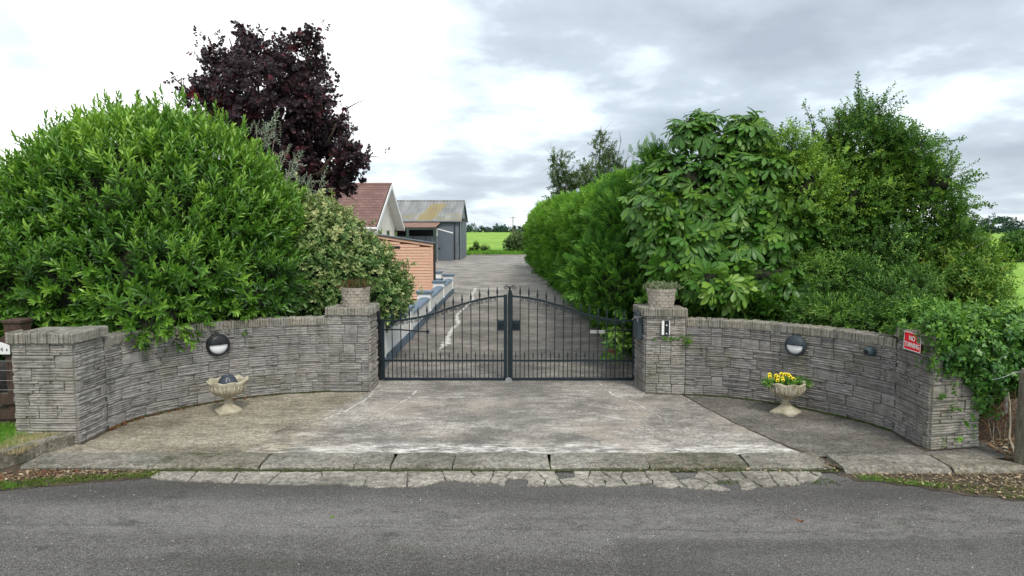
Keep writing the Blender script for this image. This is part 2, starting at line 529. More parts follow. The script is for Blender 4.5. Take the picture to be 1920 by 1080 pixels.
M['ivy'] = m_leaf('ivy_leaf', (0.032, 0.105, 0.016), (0.095, 0.235, 0.028), (0.25, 0.44, 0.06), 0.38, 0.2, 0.4)
M['ivy_shade'] = m_leaf('shade_toned_ivy_leaf', (0.022, 0.075, 0.013), (0.048, 0.145, 0.022), (0.11, 0.25, 0.04), 0.35, 0.15, 0.45)
M['pear'] = m_leaf('pear_leaf', (0.05, 0.095, 0.03), (0.09, 0.15, 0.05), (0.18, 0.24, 0.09), 0.5, 0.2, 0.3)
M['grassblade'] = m_leaf('grass_blade', (0.06, 0.16, 0.02), (0.13, 0.29, 0.035), (0.22, 0.40, 0.06), 0.6, 0.3, 0.2)
M['strawblade'] = m_leaf('dry_grass_blade', (0.22, 0.17, 0.09), (0.42, 0.34, 0.20), (0.55, 0.48, 0.30), 0.7, 0.2, 0.2)
M['litter'] = m_leaf('fallen_leaf', (0.10, 0.06, 0.035), (0.26, 0.185, 0.11), (0.48, 0.40, 0.28), 0.8, 0.1, 0.2)
M['litter_red'] = m_leaf('russet_fallen_leaf', (0.09, 0.03, 0.016), (0.17, 0.065, 0.03), (0.27, 0.14, 0.07), 0.8, 0.1, 0.2)
M['far_wood'] = m_leaf('far_woodland_leaf', (0.030, 0.060, 0.040), (0.045, 0.085, 0.060), (0.065, 0.12, 0.08), 0.9, 0.1, 0.1)  # bluish cast puts the distance haze into the leaf colour
M['sedum'] = m_leaf('sedum_leaf', (0.10, 0.15, 0.07), (0.22, 0.27, 0.15), (0.40, 0.42, 0.28), 0.6, 0.15)
M['moss'] = m_leaf('moss_tuft', (0.05, 0.085, 0.015), (0.10, 0.16, 0.03), (0.19, 0.25, 0.06), 0.9, 0.15, 0.1)


# ------------------------------------------------------------------ objects
def tag(o, label=None, cat=None, group=None, kind=None):
    if label: o['label'] = label
    if cat: o['category'] = cat
    if group: o['group'] = group
    if kind: o['kind'] = kind
    return o


def empty(name, loc, label, cat, group=None):
    o = bpy.data.objects.new(name, None)
    o.empty_display_size = 0.1
    COL.objects.link(o)
    o.location = loc
    return tag(o, label, cat, group)


def link(name, mesh, parent=None, loc=(0, 0, 0), rot=None, scale=None):
    o = bpy.data.objects.new(name, mesh)
    COL.objects.link(o)
    if parent is not None:
        o.parent = parent
    o.location = loc
    if rot is not None: o.rotation_euler = rot
    if scale is not None: o.scale = scale
    return o


def wloc(o):
    v = Vector(o.location)
    if o.parent is not None:
        v += wloc(o.parent)
    return v


class MB:
    def __init__(self):
        self.v = []
        self.f = []
        self.mi = []
        self.cur = 0

    def add(self, vs, fs):
        b = len(self.v)
        self.v += [tuple(x) for x in vs]
        for f in fs:
            self.f.append(tuple(b + i for i in f))
            self.mi.append(self.cur)
        return self

    def box(self, x0, x1, y0, y1, z0, z1, mat=None):
        vs = [Vector((x, y, z)) for z in (z0, z1) for y in (y0, y1) for x in (x0, x1)]
        if mat is not None: vs = [mat @ p for p in vs]
        return self.add(vs, [(0, 2, 3, 1), (4, 5, 7, 6), (0, 1, 5, 4), (2, 6, 7, 3), (0, 4, 6, 2), (1, 3, 7, 5)])

    def prism(self, poly, z0, z1, bot=False):
        n = len(poly)
        zz0 = z0 if hasattr(z0, '__len__') else [z0] * n
        zz1 = z1 if hasattr(z1, '__len__') else [z1] * n
        vs = [(p[0], p[1], zz0[i]) for i, p in enumerate(poly)] + [(p[0], p[1], zz1[i]) for i, p in enumerate(poly)]
        fs = [tuple(range(n, 2 * n))] + [(i, (i + 1) % n, n + (i + 1) % n, n + i) for i in range(n)]
        if bot: fs.append(tuple(range(n - 1, -1, -1)))
        return self.add(vs, fs)

    def tube(self, pts, r, n=8, cap=True):
        pts = [Vector(p) for p in pts]
        rs = r if hasattr(r, '__len__') else [r] * len(pts)
        b = len(self.v)
        up = Vector((0, 0, 1))
        prev = None
        for i, p in enumerate(pts):
            t = (pts[min(i + 1, len(pts) - 1)] - pts[max(i - 1, 0)])
            t = t.normalized() if t.length > 1e-9 else Vector((0, 0, 1))
            if prev is None:
                a = t.cross(up)
                if a.length < 1e-3: a = t.cross(Vector((1, 0, 0)))
                a.normalize()
            else:
                a = (prev - t * prev.dot(t)).normalized()
            prev = a
            c = t.cross(a)
            for k in range(n):
                th = 2 * math.pi * (k + 0.5) / n
                self.v.append(tuple(p + (a * math.cos(th) + c * math.sin(th)) * rs[i]))
        for i in range(len(pts) - 1):
            for k in range(n):
                k2 = (k + 1) % n
                self.f.append((b + i * n + k, b + i * n + k2, b + (i + 1) * n + k2, b + (i + 1) * n + k))
                self.mi.append(self.cur)
        if cap:
            self.f.append(tuple(b + k for k in range(n - 1, -1, -1)))
            self.f.append(tuple(b + (len(pts) - 1) * n + k for k in range(n)))
            self.mi += [self.cur] * 2
        return self

    def lathe(self, prof, c, n=32, fn=None, cap0=False, cap1=False, mat=None):
        b = len(self.v)
        for j, (r, z) in enumerate(prof):
            for k in range(n):
                th = 2 * math.pi * k / n
                rr, zz = (r, z) if fn is None else fn(j, th, r, z)
                p = Vector((rr * math.cos(th), rr * math.sin(th), zz))
                if mat is not None: p = mat @ p
                self.v.append((c[0] + p.x, c[1] + p.y, c[2] + p.z))
        for j in range(len(prof) - 1):
            for k in range(n):
                k2 = (k + 1) % n
                self.f.append((b + j * n + k, b + j * n + k2, b + (j + 1) * n + k2, b + (j + 1) * n + k))
                self.mi.append(self.cur)
        if cap0:
            self.f.append(tuple(b + k for k in range(n - 1, -1, -1))); self.mi.append(self.cur)
        if cap1:
            self.f.append(tuple(b + (len(prof) - 1) * n + k for k in range(n))); self.mi.append(self.cur)
        return self

    def mesh(self, name, mats, off=(0, 0, 0), smooth=False):
        me = bpy.data.meshes.new(name)
        o = Vector(off)
        me.from_pydata([(x - o.x, y - o.y, z - o.z) for x, y, z in self.v], [], self.f)
        for m in (mats if isinstance(mats, (list, tuple)) else [mats]):
            me.materials.append(m)
        if any(self.mi):
            me.polygons.foreach_set('material_index', self.mi)
        if smooth:
            me.polygons.foreach_set('use_smooth', [True] * len(self.f))
        me.update()
        return me

    def build(self, name, mats, parent=None, smooth=False):
        off = wloc(parent) if parent is not None else Vector((0, 0, 0))
        return link(name, self.mesh(name, mats, off, smooth), parent)


def struct(o):
    o['kind'] = 'structure'
    return o


def bevel(o, w, seg=2):
    m = o.modifiers.new('edge', 'BEVEL')
    m.width = w
    m.segments = seg
    m.limit_method = 'ANGLE'
    return o


# ------------------------------------------------------------------ ground
def sheet(name, poly, z, mat, n=None):
    b = MB()
    zz = z if hasattr(z, '__len__') else [z] * len(poly)
    b.add([(p[0], p[1], zz[i]) for i, p in enumerate(poly)], [tuple(range(len(poly)))])
    return struct(b.build(name, mat))


def rough_edge(pts, step=0.08, amp=0.015):
    out = []
    for i in range(len(pts) - 1):
        a, b = Vector(pts[i][:2]), Vector(pts[i + 1][:2])
        k = max(1, int((b - a).length / step))
        nrm = Vector((-(b - a).y, (b - a).x)).normalized()
        for j in range(k):
            out.append(a + (b - a) * (j / k) + nrm * random.uniform(-amp, amp))
    out.append(Vector(pts[-1][:2]))
    return out


ZR = -0.045    # road level
sheet('field', [(-1500, -60), (1500, -60), (1500, 2500), (-1500, 2500)], -0.09, M['field'])
sheet('road', [(-90, -25), (90, -25), (90, 7.30), (-90, 7.30)], ZR, M['asphalt'])
# concrete drive from the kerb through the gate to the farmyard
left_line = [(-2.30, 10.72), (-2.42, 10.1), (-2.78, 9.3), (-3.0, 8.75), (-3.05, 8.2), (-3.15, 7.76)]
right_line = [(3.42, 7.70), (3.24, 8.20), (2.99, 9.05), (2.80, 9.95), (2.66, 10.66)]
sheet('driveway', rough_edge([(-3.15, 7.76), (3.42, 7.70)]) + rough_edge(right_line)[1:] +
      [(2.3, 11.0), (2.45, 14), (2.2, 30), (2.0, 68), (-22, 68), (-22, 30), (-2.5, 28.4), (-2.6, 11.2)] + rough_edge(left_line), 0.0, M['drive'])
sheet('left_apron', rough_edge(left_line, 0.08, 0.02)[::-1] + [(-2.6, 11.2), (-3.0, 11.0), (-4.0, 10.7), (-4.75, 10.1), (-5.3, 9.2), (-5.45, 8.1), (-5.75, 7.76)],
      -0.004, M['apron_l'])
sheet('right_apron', [(3.42, 7.66)] + [(6.1, 7.60), (6.2, 7.9), (5.6, 8.4), (5.2, 8.9), (4.6, 9.6), (3.8, 10.5), (2.66, 10.9)] + rough_edge(right_line)[::-1],
      -0.004, M['apron_r'])
sheet('garden_soil', [(-40, 7.9), (-5.3, 7.9), (-4.0, 10.8), (-2.6, 11.0), (-2.6, 30), (-40, 30)], -0.03, M['soil'])
sheet('bank_soil', [(2.6, 10.8), (3.6, 10.6), (5.0, 8.9), (5.7, 7.4), (9.5, 6.3), (9.5, 14.5), (6.5, 50), (2.0, 50), (2.2, 30), (2.35, 14), (2.3, 11)], -0.012, M['soil'])
sheet('yard_grass', [(-30, 68), (40, 68), (40, 80), (-30, 80)], -0.03, M['lawn'])
b = MB()
b.box(-4.2, 8, 67.9, 68.15, -0.02, 0.10)
struct(b.build('yard_kerb', M['slab']))

# joint seams and pale filled cracks in the drive (thin raised filler)
def ribbon(name, pts, widths, z, mat, h=0.006):
    pts = [Vector(p[:2]) for p in pts]
    L, R = [], []
    fine = []
    for i in range(len(pts) - 1):
        k = max(2, int((pts[i + 1] - pts[i]).length / 0.07))
        for j in range(k):
            t = j / k
            fine.append((pts[i].lerp(pts[i + 1], t), widths[i] * (1 - t) + widths[i + 1] * t))
    fine.append((pts[-1], widths[-1]))
    for i, (p, w) in enumerate(fine):
        a = fine[max(i - 1, 0)][0]
        c = fine[min(i + 1, len(fine) - 1)][0]
        t = (c - a).normalized()
        nn = Vector((-t.y, t.x))
        jj = random.uniform(-0.4, 0.4) * w
        L.append(p + nn * (w * random.uniform(0.35, 0.75) + jj))
        R.append(p - nn * (w * random.uniform(0.35, 0.75) - jj))
    poly = L[::-1] + R
    m = MB()
    n = len(L)
    vs = [(p.x, p.y, z) for p in L] + [(p.x, p.y, z) for p in R]
    m.add(vs, [(i, n + i, n + i + 1, i + 1) for i in range(n - 1) if 'soil' in name or random.random() < (0.95 if widths[0] > 0.06 else 0.68)])
    return struct(m.build(name, mat))


ribbon('crack_filler', [G(893, 540), G(884, 552), G(888, 562), G(868, 580), G(856, 592), G(860, 607), G(848, 617), G(840, 632), G(836, 645), G(824, 655)],
       [0.10, 0.16, 0.08, 0.07, 0.08, 0.10, 0.08, 0.09, 0.16, 0.02], 0.004, M['bloom'])
ribbon('crack_filler', [G(785, 728), G(770, 745), G(735, 765), G(700, 785), G(655, 805)], [0.035, 0.03, 0.012, 0.016, 0.006], 0.004, M['bloom'])
ribbon('crack_filler', [G(1125, 720), G(1148, 740), G(1190, 755), G(1225, 775), G(1270, 800)], [0.03, 0.035, 0.015, 0.012, 0.006], 0.004, M['bloom'])
ribbon('crack_filler', [G(712, 722), G(692, 745), G(650, 770), G(600, 790)], [0.05, 0.035, 0.03, 0.012], 0.004, M['bloom'])
ribbon('joint', [(-2.3, 19.9), (2.0, 19.7)], [0.02, 0.02], 0.004, M['slab'])
ribbon('joint', [(-2.35, 26.2), (1.9, 26.0)], [0.03, 0.03], 0.004, M['slab'])
ribbon('soil_shade_joint', [(2.70, 10.62), (2.80, 9.95), (2.99, 9.05), (3.24, 8.20), (3.44, 7.68), (3.60, 7.25)], [0.016, 0.018, 0.02, 0.026, 0.07, 0.10], 0.005, M['soil'])
ribbon('soil_shade_joint', [(-4.3, 7.285), (-2, 7.27), (0, 7.27), (2, 7.26), (3.6, 7.23)], [0.03, 0.03, 0.03, 0.035, 0.03], -0.030, M['soil'])

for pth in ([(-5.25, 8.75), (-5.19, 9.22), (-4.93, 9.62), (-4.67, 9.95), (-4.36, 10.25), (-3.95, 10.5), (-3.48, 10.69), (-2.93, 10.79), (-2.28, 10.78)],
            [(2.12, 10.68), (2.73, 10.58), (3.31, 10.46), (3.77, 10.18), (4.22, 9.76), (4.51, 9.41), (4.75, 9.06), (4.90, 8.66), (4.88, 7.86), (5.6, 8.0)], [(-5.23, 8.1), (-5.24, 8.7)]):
    ribbon('soil_shade_joint', pth, [0.045] * len(pth), 0.002, M['soil'])  # dark soil-toned ribbon at the wall feet stands in for contact shadow

# dropped kerb: each stone is a piece
kerb = bpy.data.objects.new('dropped_kerb', None)
COL.objects.link(kerb)
kerb['kind'] = 'structure'
kb = [80, 305, 498, 672, 738, 852, 1030, 1212, 1392, 1545]
for i in range(len(kb) - 1):
    xa, xb = G(kb[i], 862).x + 0.012, G(kb[i + 1], 862).x - 0.012
    if kb[i] == 80: xa = -5.42
    y0, y1 = 7.31, 7.74
    m = MB()
    j = lambda a: random.uniform(-a, a)
    prof = [(y0, -0.05), (y0, -0.012), (y0 + 0.05, 0.012), (y1 - 0.06, 0.026), (y1, 0.016), (y1, -0.05)]
    k = 5
    vs = []
    sl0, sl1 = j(0.03), j(0.03)
    for a in range(k + 1):
        x = xa + (xb - xa) * a / k
        s = (sl0 * (1 - a / k) + sl1 * a / k)
        for q, (yy, zz) in enumerate(prof):
            e = 0.012 if a in (0, k) and 0 < q < 5 else 0
            vs.append((x + s * (yy - y0) / 0.4 + (j(0.012) if a in (0, k) else 0), yy + j(0.006), zz - e + (j(0.003) if 0 < q < 5 else 0)))
    fs = []
    for a in range(k):
        for q in range(5):
            fs.append((a * 6 + q, (a + 1) * 6 + q, (a + 1) * 6 + q + 1, a * 6 + q + 1))
    fs.append(tuple(range(5, -1, -1)))
    fs.append(tuple(k * 6 + q for q in range(6)))
    m.add(vs, fs)
    m.build('kerb_stone', M['kerb_moss'] if i in (1, 7) else M['kerb'], kerb)
for (xa, xb, rr) in [(3.62, 4.78, 0), (4.81, 5.75, 1)]:
    m = MB()
    vs = []
    for a in range(9):
        t = a / 8
        x = xa + (xb - xa) * t
        fall = (t ** 3) * 0.05 if rr else 0
        yb = 7.66 - (0.25 * t ** 4 if rr else 0)
        for (yy, zz) in [(7.20 + (0.06 * t ** 4 if rr else 0), -0.05), (7.23, -0.01), (7.28, 0.014), (yb, 0.02 - fall), (yb, -0.05)]:
            vs.append((x, yy + random.uniform(-0.006, 0.006), zz))
    fs = [(a * 5 + q, (a + 1) * 5 + q, (a + 1) * 5 + q + 1, a * 5 + q + 1) for a in range(8) for q in range(4)]
    fs += [(4, 3, 2, 1, 0), tuple(40 + q for q in range(5))]
    m.add(vs, fs)
    m.build('kerb_stone', M['kerb'] if not rr else M['kerb_moss'], kerb)

# cracked concrete strip in front of the kerb: each fragment is a piece
strip = bpy.data.objects.new('cracked_concrete_strip', None)
COL.objects.link(strip)
strip['kind'] = 'structure'


def frag(poly, z1=-0.018):
    cx = sum(p[0] for p in poly) / len(poly)
    cy = sum(p[1] for p in poly) / len(poly)
    pts = []
    for i in range(len(poly)):
        a, b = Vector(poly[i]), Vector(poly[(i + 1) % len(poly)])
        k = max(1, int((b - a).length / 0.05))
        for q in range(k):
            p = a.lerp(b, q / k)
            v = (Vector((cx, cy)) - p)
            if v.length > 0.02: p += v.normalized() * random.uniform(0.000, 0.016)
            pts.append(p)
    m = MB()
    n = len(pts)
    inner = [p.lerp(Vector((cx, cy)), 0.06) for p in pts]
    vs = [(p.x, p.y, ZR - 0.01) for p in pts] + [(p.x, p.y, z1 - 0.007) for p in pts] + \
         [(p.x, p.y, z1 + random.uniform(-0.002, 0.002)) for p in inner]
    fs = [(i, (i + 1) % n, n + (i + 1) % n, n + i) for i in range(n)] + \
         [(n + i, n + (i + 1) % n, 2 * n + (i + 1) % n, 2 * n + i) for i in range(n)] + [tuple(range(2 * n, 3 * n))]
    m.add(vs, fs)
    m.build('slab_fragment', M['slab'], strip)


def gx(px, y): return G(px, 890).x


lowline = [(278, 889), (300, 893), (415, 898), (560, 903), (650, 902), (722, 908), (790, 906), (850, 893), (900, 900), (960, 905), (1045, 903), (1120, 907), (1200, 900), (1240, 908), (1300, 910), (1350, 913), (1415, 909), (1500, 899), (1556, 884)]
def low_y(x):
    px = 960 + x / G(961, 890).x
    pp = np.interp(px, [q[0] for q in lowline], [q[1] for q in lowline])
    rough_ = 1.0 if px > 850 else 0.35
    return G(960, float(pp)).y + rough_ * (0.030 * math.sin(x * 11.0 + 1.3) * math.sin(x * 4.1) + 0.020 * math.sin(x * 23.0) + 0.012 * math.sin(x * 41.0 + .5))
def clip_cell(poly, a, b_):
    # keep the side of the perpendicular bisector nearer to a
    mid = (a + b_) / 2
    nn = b_ - a
    out = []
    for i in range(len(poly)):
        p, q = poly[i], poly[(i + 1) % len(poly)]
        dp, dq = (p - mid).dot(nn), (q - mid).dot(nn)
        if dp <= 0: out.append(p)
        if (dp < 0) != (dq < 0) and abs(dp - dq) > 1e-12:
            out.append(p.lerp(q, dp / (dp - dq)))
    return out
rs = random.Random(12)
seeds = []
x_ = gx(278, 0)
xend = gx(1552, 0)
while x_ < xend:
    big_ = x_ < gx(850, 0)
    step = rs.uniform(0.34, 0.62) if big_ else rs.uniform(0.12, 0.36)
    yl = low_y(x_ + step / 2)
    wdt = 7.235 - yl
    if not big_ or rs.random() < 0.35:
        seeds.append(Vector((x_ + step * rs.uniform(.3, .7), 7.262 - wdt * rs.uniform(0.10, 0.42))))
        seeds.append(Vector((x_ + step * rs.uniform(.2, .8), yl + wdt * rs.uniform(0.1, 0.3))))
    else:
        seeds.append(Vector((x_ + step * 0.5, (7.235 + yl) / 2 + rs.uniform(-.03, .03))))
    x_ += step
for i, sd_ in enumerate(seeds):
    xl_, xr_ = max(gx(278, 0), sd_.x - 0.9), min(xend, sd_.x + 0.9)
    if xr_ - xl_ < 0.1: continue
    k = 26
    bot = [Vector((xl_ + (xr_ - xl_) * q / k, low_y(xl_ + (xr_ - xl_) * q / k))) for q in range(k + 1)]
    poly = bot + [Vector((xr_, 7.262)), Vector((xl_, 7.262))]
    for j_, o_ in enumerate(seeds):
        if j_ != i and abs(o_.x - sd_.x) < 2.0:
            poly = clip_cell(poly, sd_, o_)
            if len(poly) < 3: break
    if len(poly) >= 3:
        area = abs(sum(poly[q].x * poly[(q + 1) % len(poly)].y - poly[(q + 1) % len(poly)].x * poly[q].y for q in range(len(poly)))) / 2
        if area > 0.004 and not (sd_.x > gx(850, 0) and rs.random() < 0.10):
            frag([(p.x, p.y) for p in poly], -0.030 + rs.uniform(-0.004, 0.006))

# raised kerb on the left, holding the grass verge
verge_kerb = bpy.data.objects.new('verge_kerb', None)
COL.objects.link(verge_kerb)
verge_kerb['kind'] = 'structure'
def kerb_block(p0, p1, w, z0, z1a, z1b, name, mat):
    p0, p1 = Vector(p0), Vector(p1)
    t = (p1 - p0).normalized()
    nn = Vector((-t.y, t.x))
    m = MB()
    poly = [p0, p1, p1 + nn * w, p0 + nn * w]
    m.prism(poly, z0, [z1a, z1b, z1b, z1a], True)
    return bevel(m.build(name, mat, verge_kerb), 0.018)
kerb_block((-5.66, 7.24), (-5.30, 8.08), 0.14, -0.05, 0.16, 0.15, 'kerb_stone', M['kerb_moss'])
kerb_block((-7.4, 6.72), (-5.64, 7.18), 0.14, -0.05, 0.19, 0.17, 'kerb_stone', M['kerb_moss'])
sheet('grass_verge', [(-14, 5.8), (-7.4, 6.85), (-5.70, 7.32), (-5.42, 7.95), (-5.42, 8.3), (-14, 9.2)], [0.12] * 6, M['lawn'])
# gutter soil strips at the road edge
sheet('gutter_soil', rough_edge([(-9, 6.0), (-7.0, 6.25), (-5.3, 6.68), (-4.4, 6.95), (-3.75, 7.08)], 0.08, 0.03) + [(-3.75, 7.30), (-5.30, 7.36), (-5.40, 7.75), (-5.70, 7.3), (-9, 6.5)], -0.040, M['soil'])
sheet('gutter_soil', [(3.5, 7.2), (3.62, 7.04)] + rough_edge([(3.62, 7.04), (4.2, 6.80), (4.8, 6.50), (5.6, 6.2), (8.0, 5.7)], 0.08, 0.04) + [(9.5, 7.0), (5.9, 7.5), (5.7, 7.24)], -0.0405, M['soil'])


# ------------------------------------------------------------------ stone walls
def stone_mesh(w, h, flat=False):
    m = MB()
    R = random.uniform
    nl = 1 if flat else max(3, round(h / 0.033))
    if not flat and random.random() < 0.25: nl -= 1
    zb = [0.0]
    for i in range(nl):
        zb.append(zb[-1] + R(0.7, 1.35))
    zb = [z / zb[-1] * (h - 0.006) + 0.003 for z in zb]
    waves = [[0.0] * 4] + [[R(-0.006, 0.006) for _ in range(4)] for _ in range(nl - 1)] + [[0.0] * 4]
    for i in range(nl):
        xs = [-w / 2 + 0.0055, w / 2 - 0.0055]
        cuts = []
        if not flat and w > 0.2 and random.random() < 0.5:
            cuts = [R(-0.3, 0.3) * w]
        bounds = [xs[0]] + cuts + [xs[1]]
        for a in range(len(bounds) - 1):
            x0, x1 = bounds[a] + (0.002 if a else 0), bounds[a + 1] - (0.002 if a + 1 < len(bounds) - 1 else 0)
            d = R(0.020, 0.042) if not flat else 0.03
            vs = []
            cols = 4
            for c in range(cols):
                t = c / (cols - 1)
                x = x0 + (x1 - x0) * t
                g = (x + w / 2) / w * 3
                gi = min(2, int(g)); gf = g - gi
                wl = waves[i][gi] * (1 - gf) + waves[i][gi + 1] * gf
                wh = waves[i + 1][gi] * (1 - gf) + waves[i + 1][gi + 1] * gf
                zl, zh = zb[i] + wl + 0.0021, zb[i + 1] + wh - 0.0021
                dd = d + R(-0.004, 0.004)
                if c in (0, cols - 1): dd -= 0.006
                vs += [(x, 0.012, zl), (x, -dd + 0.004, zl), (x, -dd, (zl + zh) / 2 - 0.001), (x, -dd + 0.005, zh), (x, 0.012, zh)]
            fs = []
            for c in range(cols - 1):
                for q in range(4):
                    fs.append((c * 5 + q, (c + 1) * 5 + q, (c + 1) * 5 + q + 1, c * 5 + q + 1))
            fs.append((0, 1, 2, 3, 4))
            e = (cols - 1) * 5
            fs.append((e + 4, e + 3, e + 2, e + 1, e))
            m.add(vs, fs)
    return m


def coping_mesh(w, h, depth):
    m = MB()
    R = random.uniform
    n = max(4, int(w / 0.026))
    xs = [0.0]
    for i in range(n): xs.append(xs[-1] + R(0.6, 1.5))
    xs = [-w / 2 + x / xs[-1] * w for x in xs]
    for i in range(n):
        x0, x1 = xs[i] + 0.002, xs[i + 1] - 0.002
        d = R(0.0, 0.026)
        zt = h + R(-0.012, 0.004)
        vs = []
        for x in (x0, x1):
            s = R(-0.003, 0.003)
            vs += [(x, -d, 0.0), (x + s, -d, zt - 0.012), (x + s, -d + 0.012, zt), (x, depth, zt - R(0, 0.01)), (x, depth, 0.0)]
        fs = [(q, 5 + q, 5 + (q + 1) % 5, (q + 1) % 5) for q in range(5)] + [(4, 3, 2, 1, 0), (5, 6, 7, 8, 9)]
        m.add(vs, fs)
    return m


WIDTHS = [0.12, 0.17, 0.22, 0.28, 0.34, 0.40, 0.48, 0.56]
CH_COURSE = 0.155
STONES = {}
for mk in ('stone_l', 'stone_r', 'stone_pier'):
    STONES[mk] = {}
for w in WIDTHS:
    for v in range(6):
        random.seed(int(w * 100) * 10 + v)
        base = stone_mesh(w, CH_COURSE, flat=(v == 5 and w < 0.36))
        for mk in STONES:
            STONES[mk].setdefault(w, []).append(base.mesh('stone', M[mk]))
COPE = {}
for dpt in (0.26,):
    for v in range(6):
        COPE.setdefault(dpt, []).append(coping_mesh(0.30, 0.125, dpt).mesh('coping_stone', M['coping']))
random.seed(5)


class Path:
    def __init__(self, pts):
        self.p = [Vector(q[:2]) for q in pts]
        self.s = [0.0]
        for a, b in zip(self.p, self.p[1:]): self.s.append(self.s[-1] + (b - a).length)
        self.L = self.s[-1]

    def at(self, s):
        s = max(0, min(self.L, s))
        for i in range(len(self.p) - 1):
            if s <= self.s[i + 1] + 1e-9:
                t = (s - self.s[i]) / max(1e-9, self.s[i + 1] - self.s[i])
                return self.p[i].lerp(self.p[i + 1], t)
        return self.p[-1]


def smooth(pts, it=3):
    p = [Vector(q[:2]) for q in pts]
    for _ in range(it):
        o = [p[0]]
        for a, b in zip(p, p[1:]):
            o += [a.lerp(b, 0.25), a.lerp(b, 0.75)]
        p = o + [p[-1]]
    return p


def lay(parent, pts, mk, courses, z0=0.0, pier=False, holes=(), order=0):
    P = Path(pts)
    pl = wloc(parent)
    rnd = random.Random(int(P.L * 1000) + courses + order)
    for c in range(courses):
        s = 0.0
        if pier:
            a = rnd.choice([0.12, 0.17, 0.22]) if P.L > 0.4 else P.L * 0.35
            seq = [a, P.L - a] if (c + order) % 2 else [P.L - a, a]
            if P.L > 0.6 and rnd.random() < 0.5:
                k = 0 if seq[0] > seq[1] else 1
                big = seq[k]
                f = rnd.uniform(0.4, 0.6)
                seq[k:k + 1] = [big * f, big * (1 - f)]
        else:
            seq = []
            tot = 0
            while tot < P.L - 1e-6:
                w = rnd.choice([0.17, 0.28, 0.34, 0.40, 0.48]) * rnd.uniform(0.92, 1.08)
                if P.L - tot - w < 0.14: w = P.L - tot
                if w > 0.56 + 0.05: w = w / 2
                w = min(w, P.L - tot)
                seq.append(w)
                tot += w
        for w in seq:
            a, b = P.at(s), P.at(s + w)
            s += w
            t = b - a
            mid = (a + b) / 2
            key = min(WIDTHS, key=lambda q: abs(q - w))
            me = rnd.choice(STONES[mk][key])
            z = z0 + c * CH_COURSE
            ang = math.atan2(t.y, t.x)
            o = link('stone', me, parent, (mid.x - pl.x, mid.y - pl.y, z - pl.z), (0, 0, ang), (t.length / key, 1, 1))


def cope(parent, pts, z, over=0.03, seglen=0.30, ext=0.0):
    P = Path(pts)
    pl = wloc(parent)
    n = max(1, round(P.L / seglen))
    for i in range(n):
        a, b = P.at(P.L * i / n), P.at(P.L * (i + 1) / n)
        t = b - a
        nn = Vector((t.y, -t.x)).normalized()
        mid = (a + b) / 2 + nn * over
        k = random.choice(COPE[0.26])
        link('coping_stone', k, parent, (mid.x - pl.x, mid.y - pl.y, z - pl.z), (0, 0, math.atan2(t.y, t.x)), (t.length / 0.30 * (1 + ext), 1, random.uniform(0.97, 1.03)))


def wall_core(parent, pts, thick, z1, name='mortar_bed'):
    m = MB()
    off = []
    n = len(pts)
    for i, p in enumerate(pts):
        t = (Vector(pts[min(i + 1, n - 1)]) - Vector(pts[max(i - 1, 0)])).normalized()
        nn = Vector((t.y, -t.x))
        off.append((Vector(p), Vector(p) - nn * thick, nn))
    poly = [a - nn * 0.004 for a, b, nn in off] + [b for a, b, nn in reversed(off)]
    m.prism(poly, -0.05, z1)
    return m.build(name, M['mortar'], parent)


lw = smooth([(-5.30, 8.74), (-5.24, 9.25), (-4.98, 9.66), (-4.72, 9.99), (-4.40, 10.30), (-3.98, 10.56), (-3.50, 10.75), (-2.93, 10.86)])
rw = smooth([(2.74, 10.65), (3.33, 10.52), (3.80, 10.24), (4.26, 9.81), (4.56, 9.46), (4.80, 9.10), (4.957, 8.66)])
wl = empty('curved_stone_wall', (-4.4, 10.3, 0), 'low curved grey slate wall with the laurel hanging over it and a dark urn pot in front', 'garden wall', 'curved stone entrance walls')
wall_core(wl, lw, 0.22, 1.088)
lay(wl, lw, 'stone_l', 7)
cope(wl, lw, 1.085)
wr = empty('curved_stone_wall', (4.2, 9.9, 0), 'low curved brown-grey slate wall behind the urn of yellow pansies', 'garden wall', 'curved stone entrance walls')
wall_core(wr, rw, 0.22, 1.088)
lay(wr, rw, 'stone_r', 7)
cope(wr, rw, 1.085)


def pier(name, label, faces, core, top_z, mks, courses, cope_faces):
    cx = sum(p[0] for p in core) / len(core)
    cy = sum(p[1] for p in core) / len(core)
    e = empty(name, (cx, cy, 0), label, 'stone pier', 'stone piers of the entrance')
    m = MB()
    shr = [(p[0] + (cx - p[0]) * 0.01, p[1] + (cy - p[1]) * 0.01) for p in core]
    m.prism(shr, -0.05, courses * CH_COURSE)
    m.build('mortar_bed', M['mortar'], e)
    m = MB()
    ctr = Vector((cx, cy))
    big = []
    for p in core:
        v = Vector(p) - ctr
        big.append(Vector(p) + Vector((math.copysign(0.012, v.x), math.copysign(0.012, v.y))))
    m.prism(big, courses * CH_COURSE + 0.002, top_z - 0.022, True)
    m.build('cap_core', M['coping'], e)
    for k, (f, mk) in enumerate(zip(faces, mks)):
        lay(e, f, mk, courses, pier=True, order=k)
    for f in cope_faces:
        cope(e, f, courses * CH_COURSE, 0.045, 0.30, 0.0)
    return e


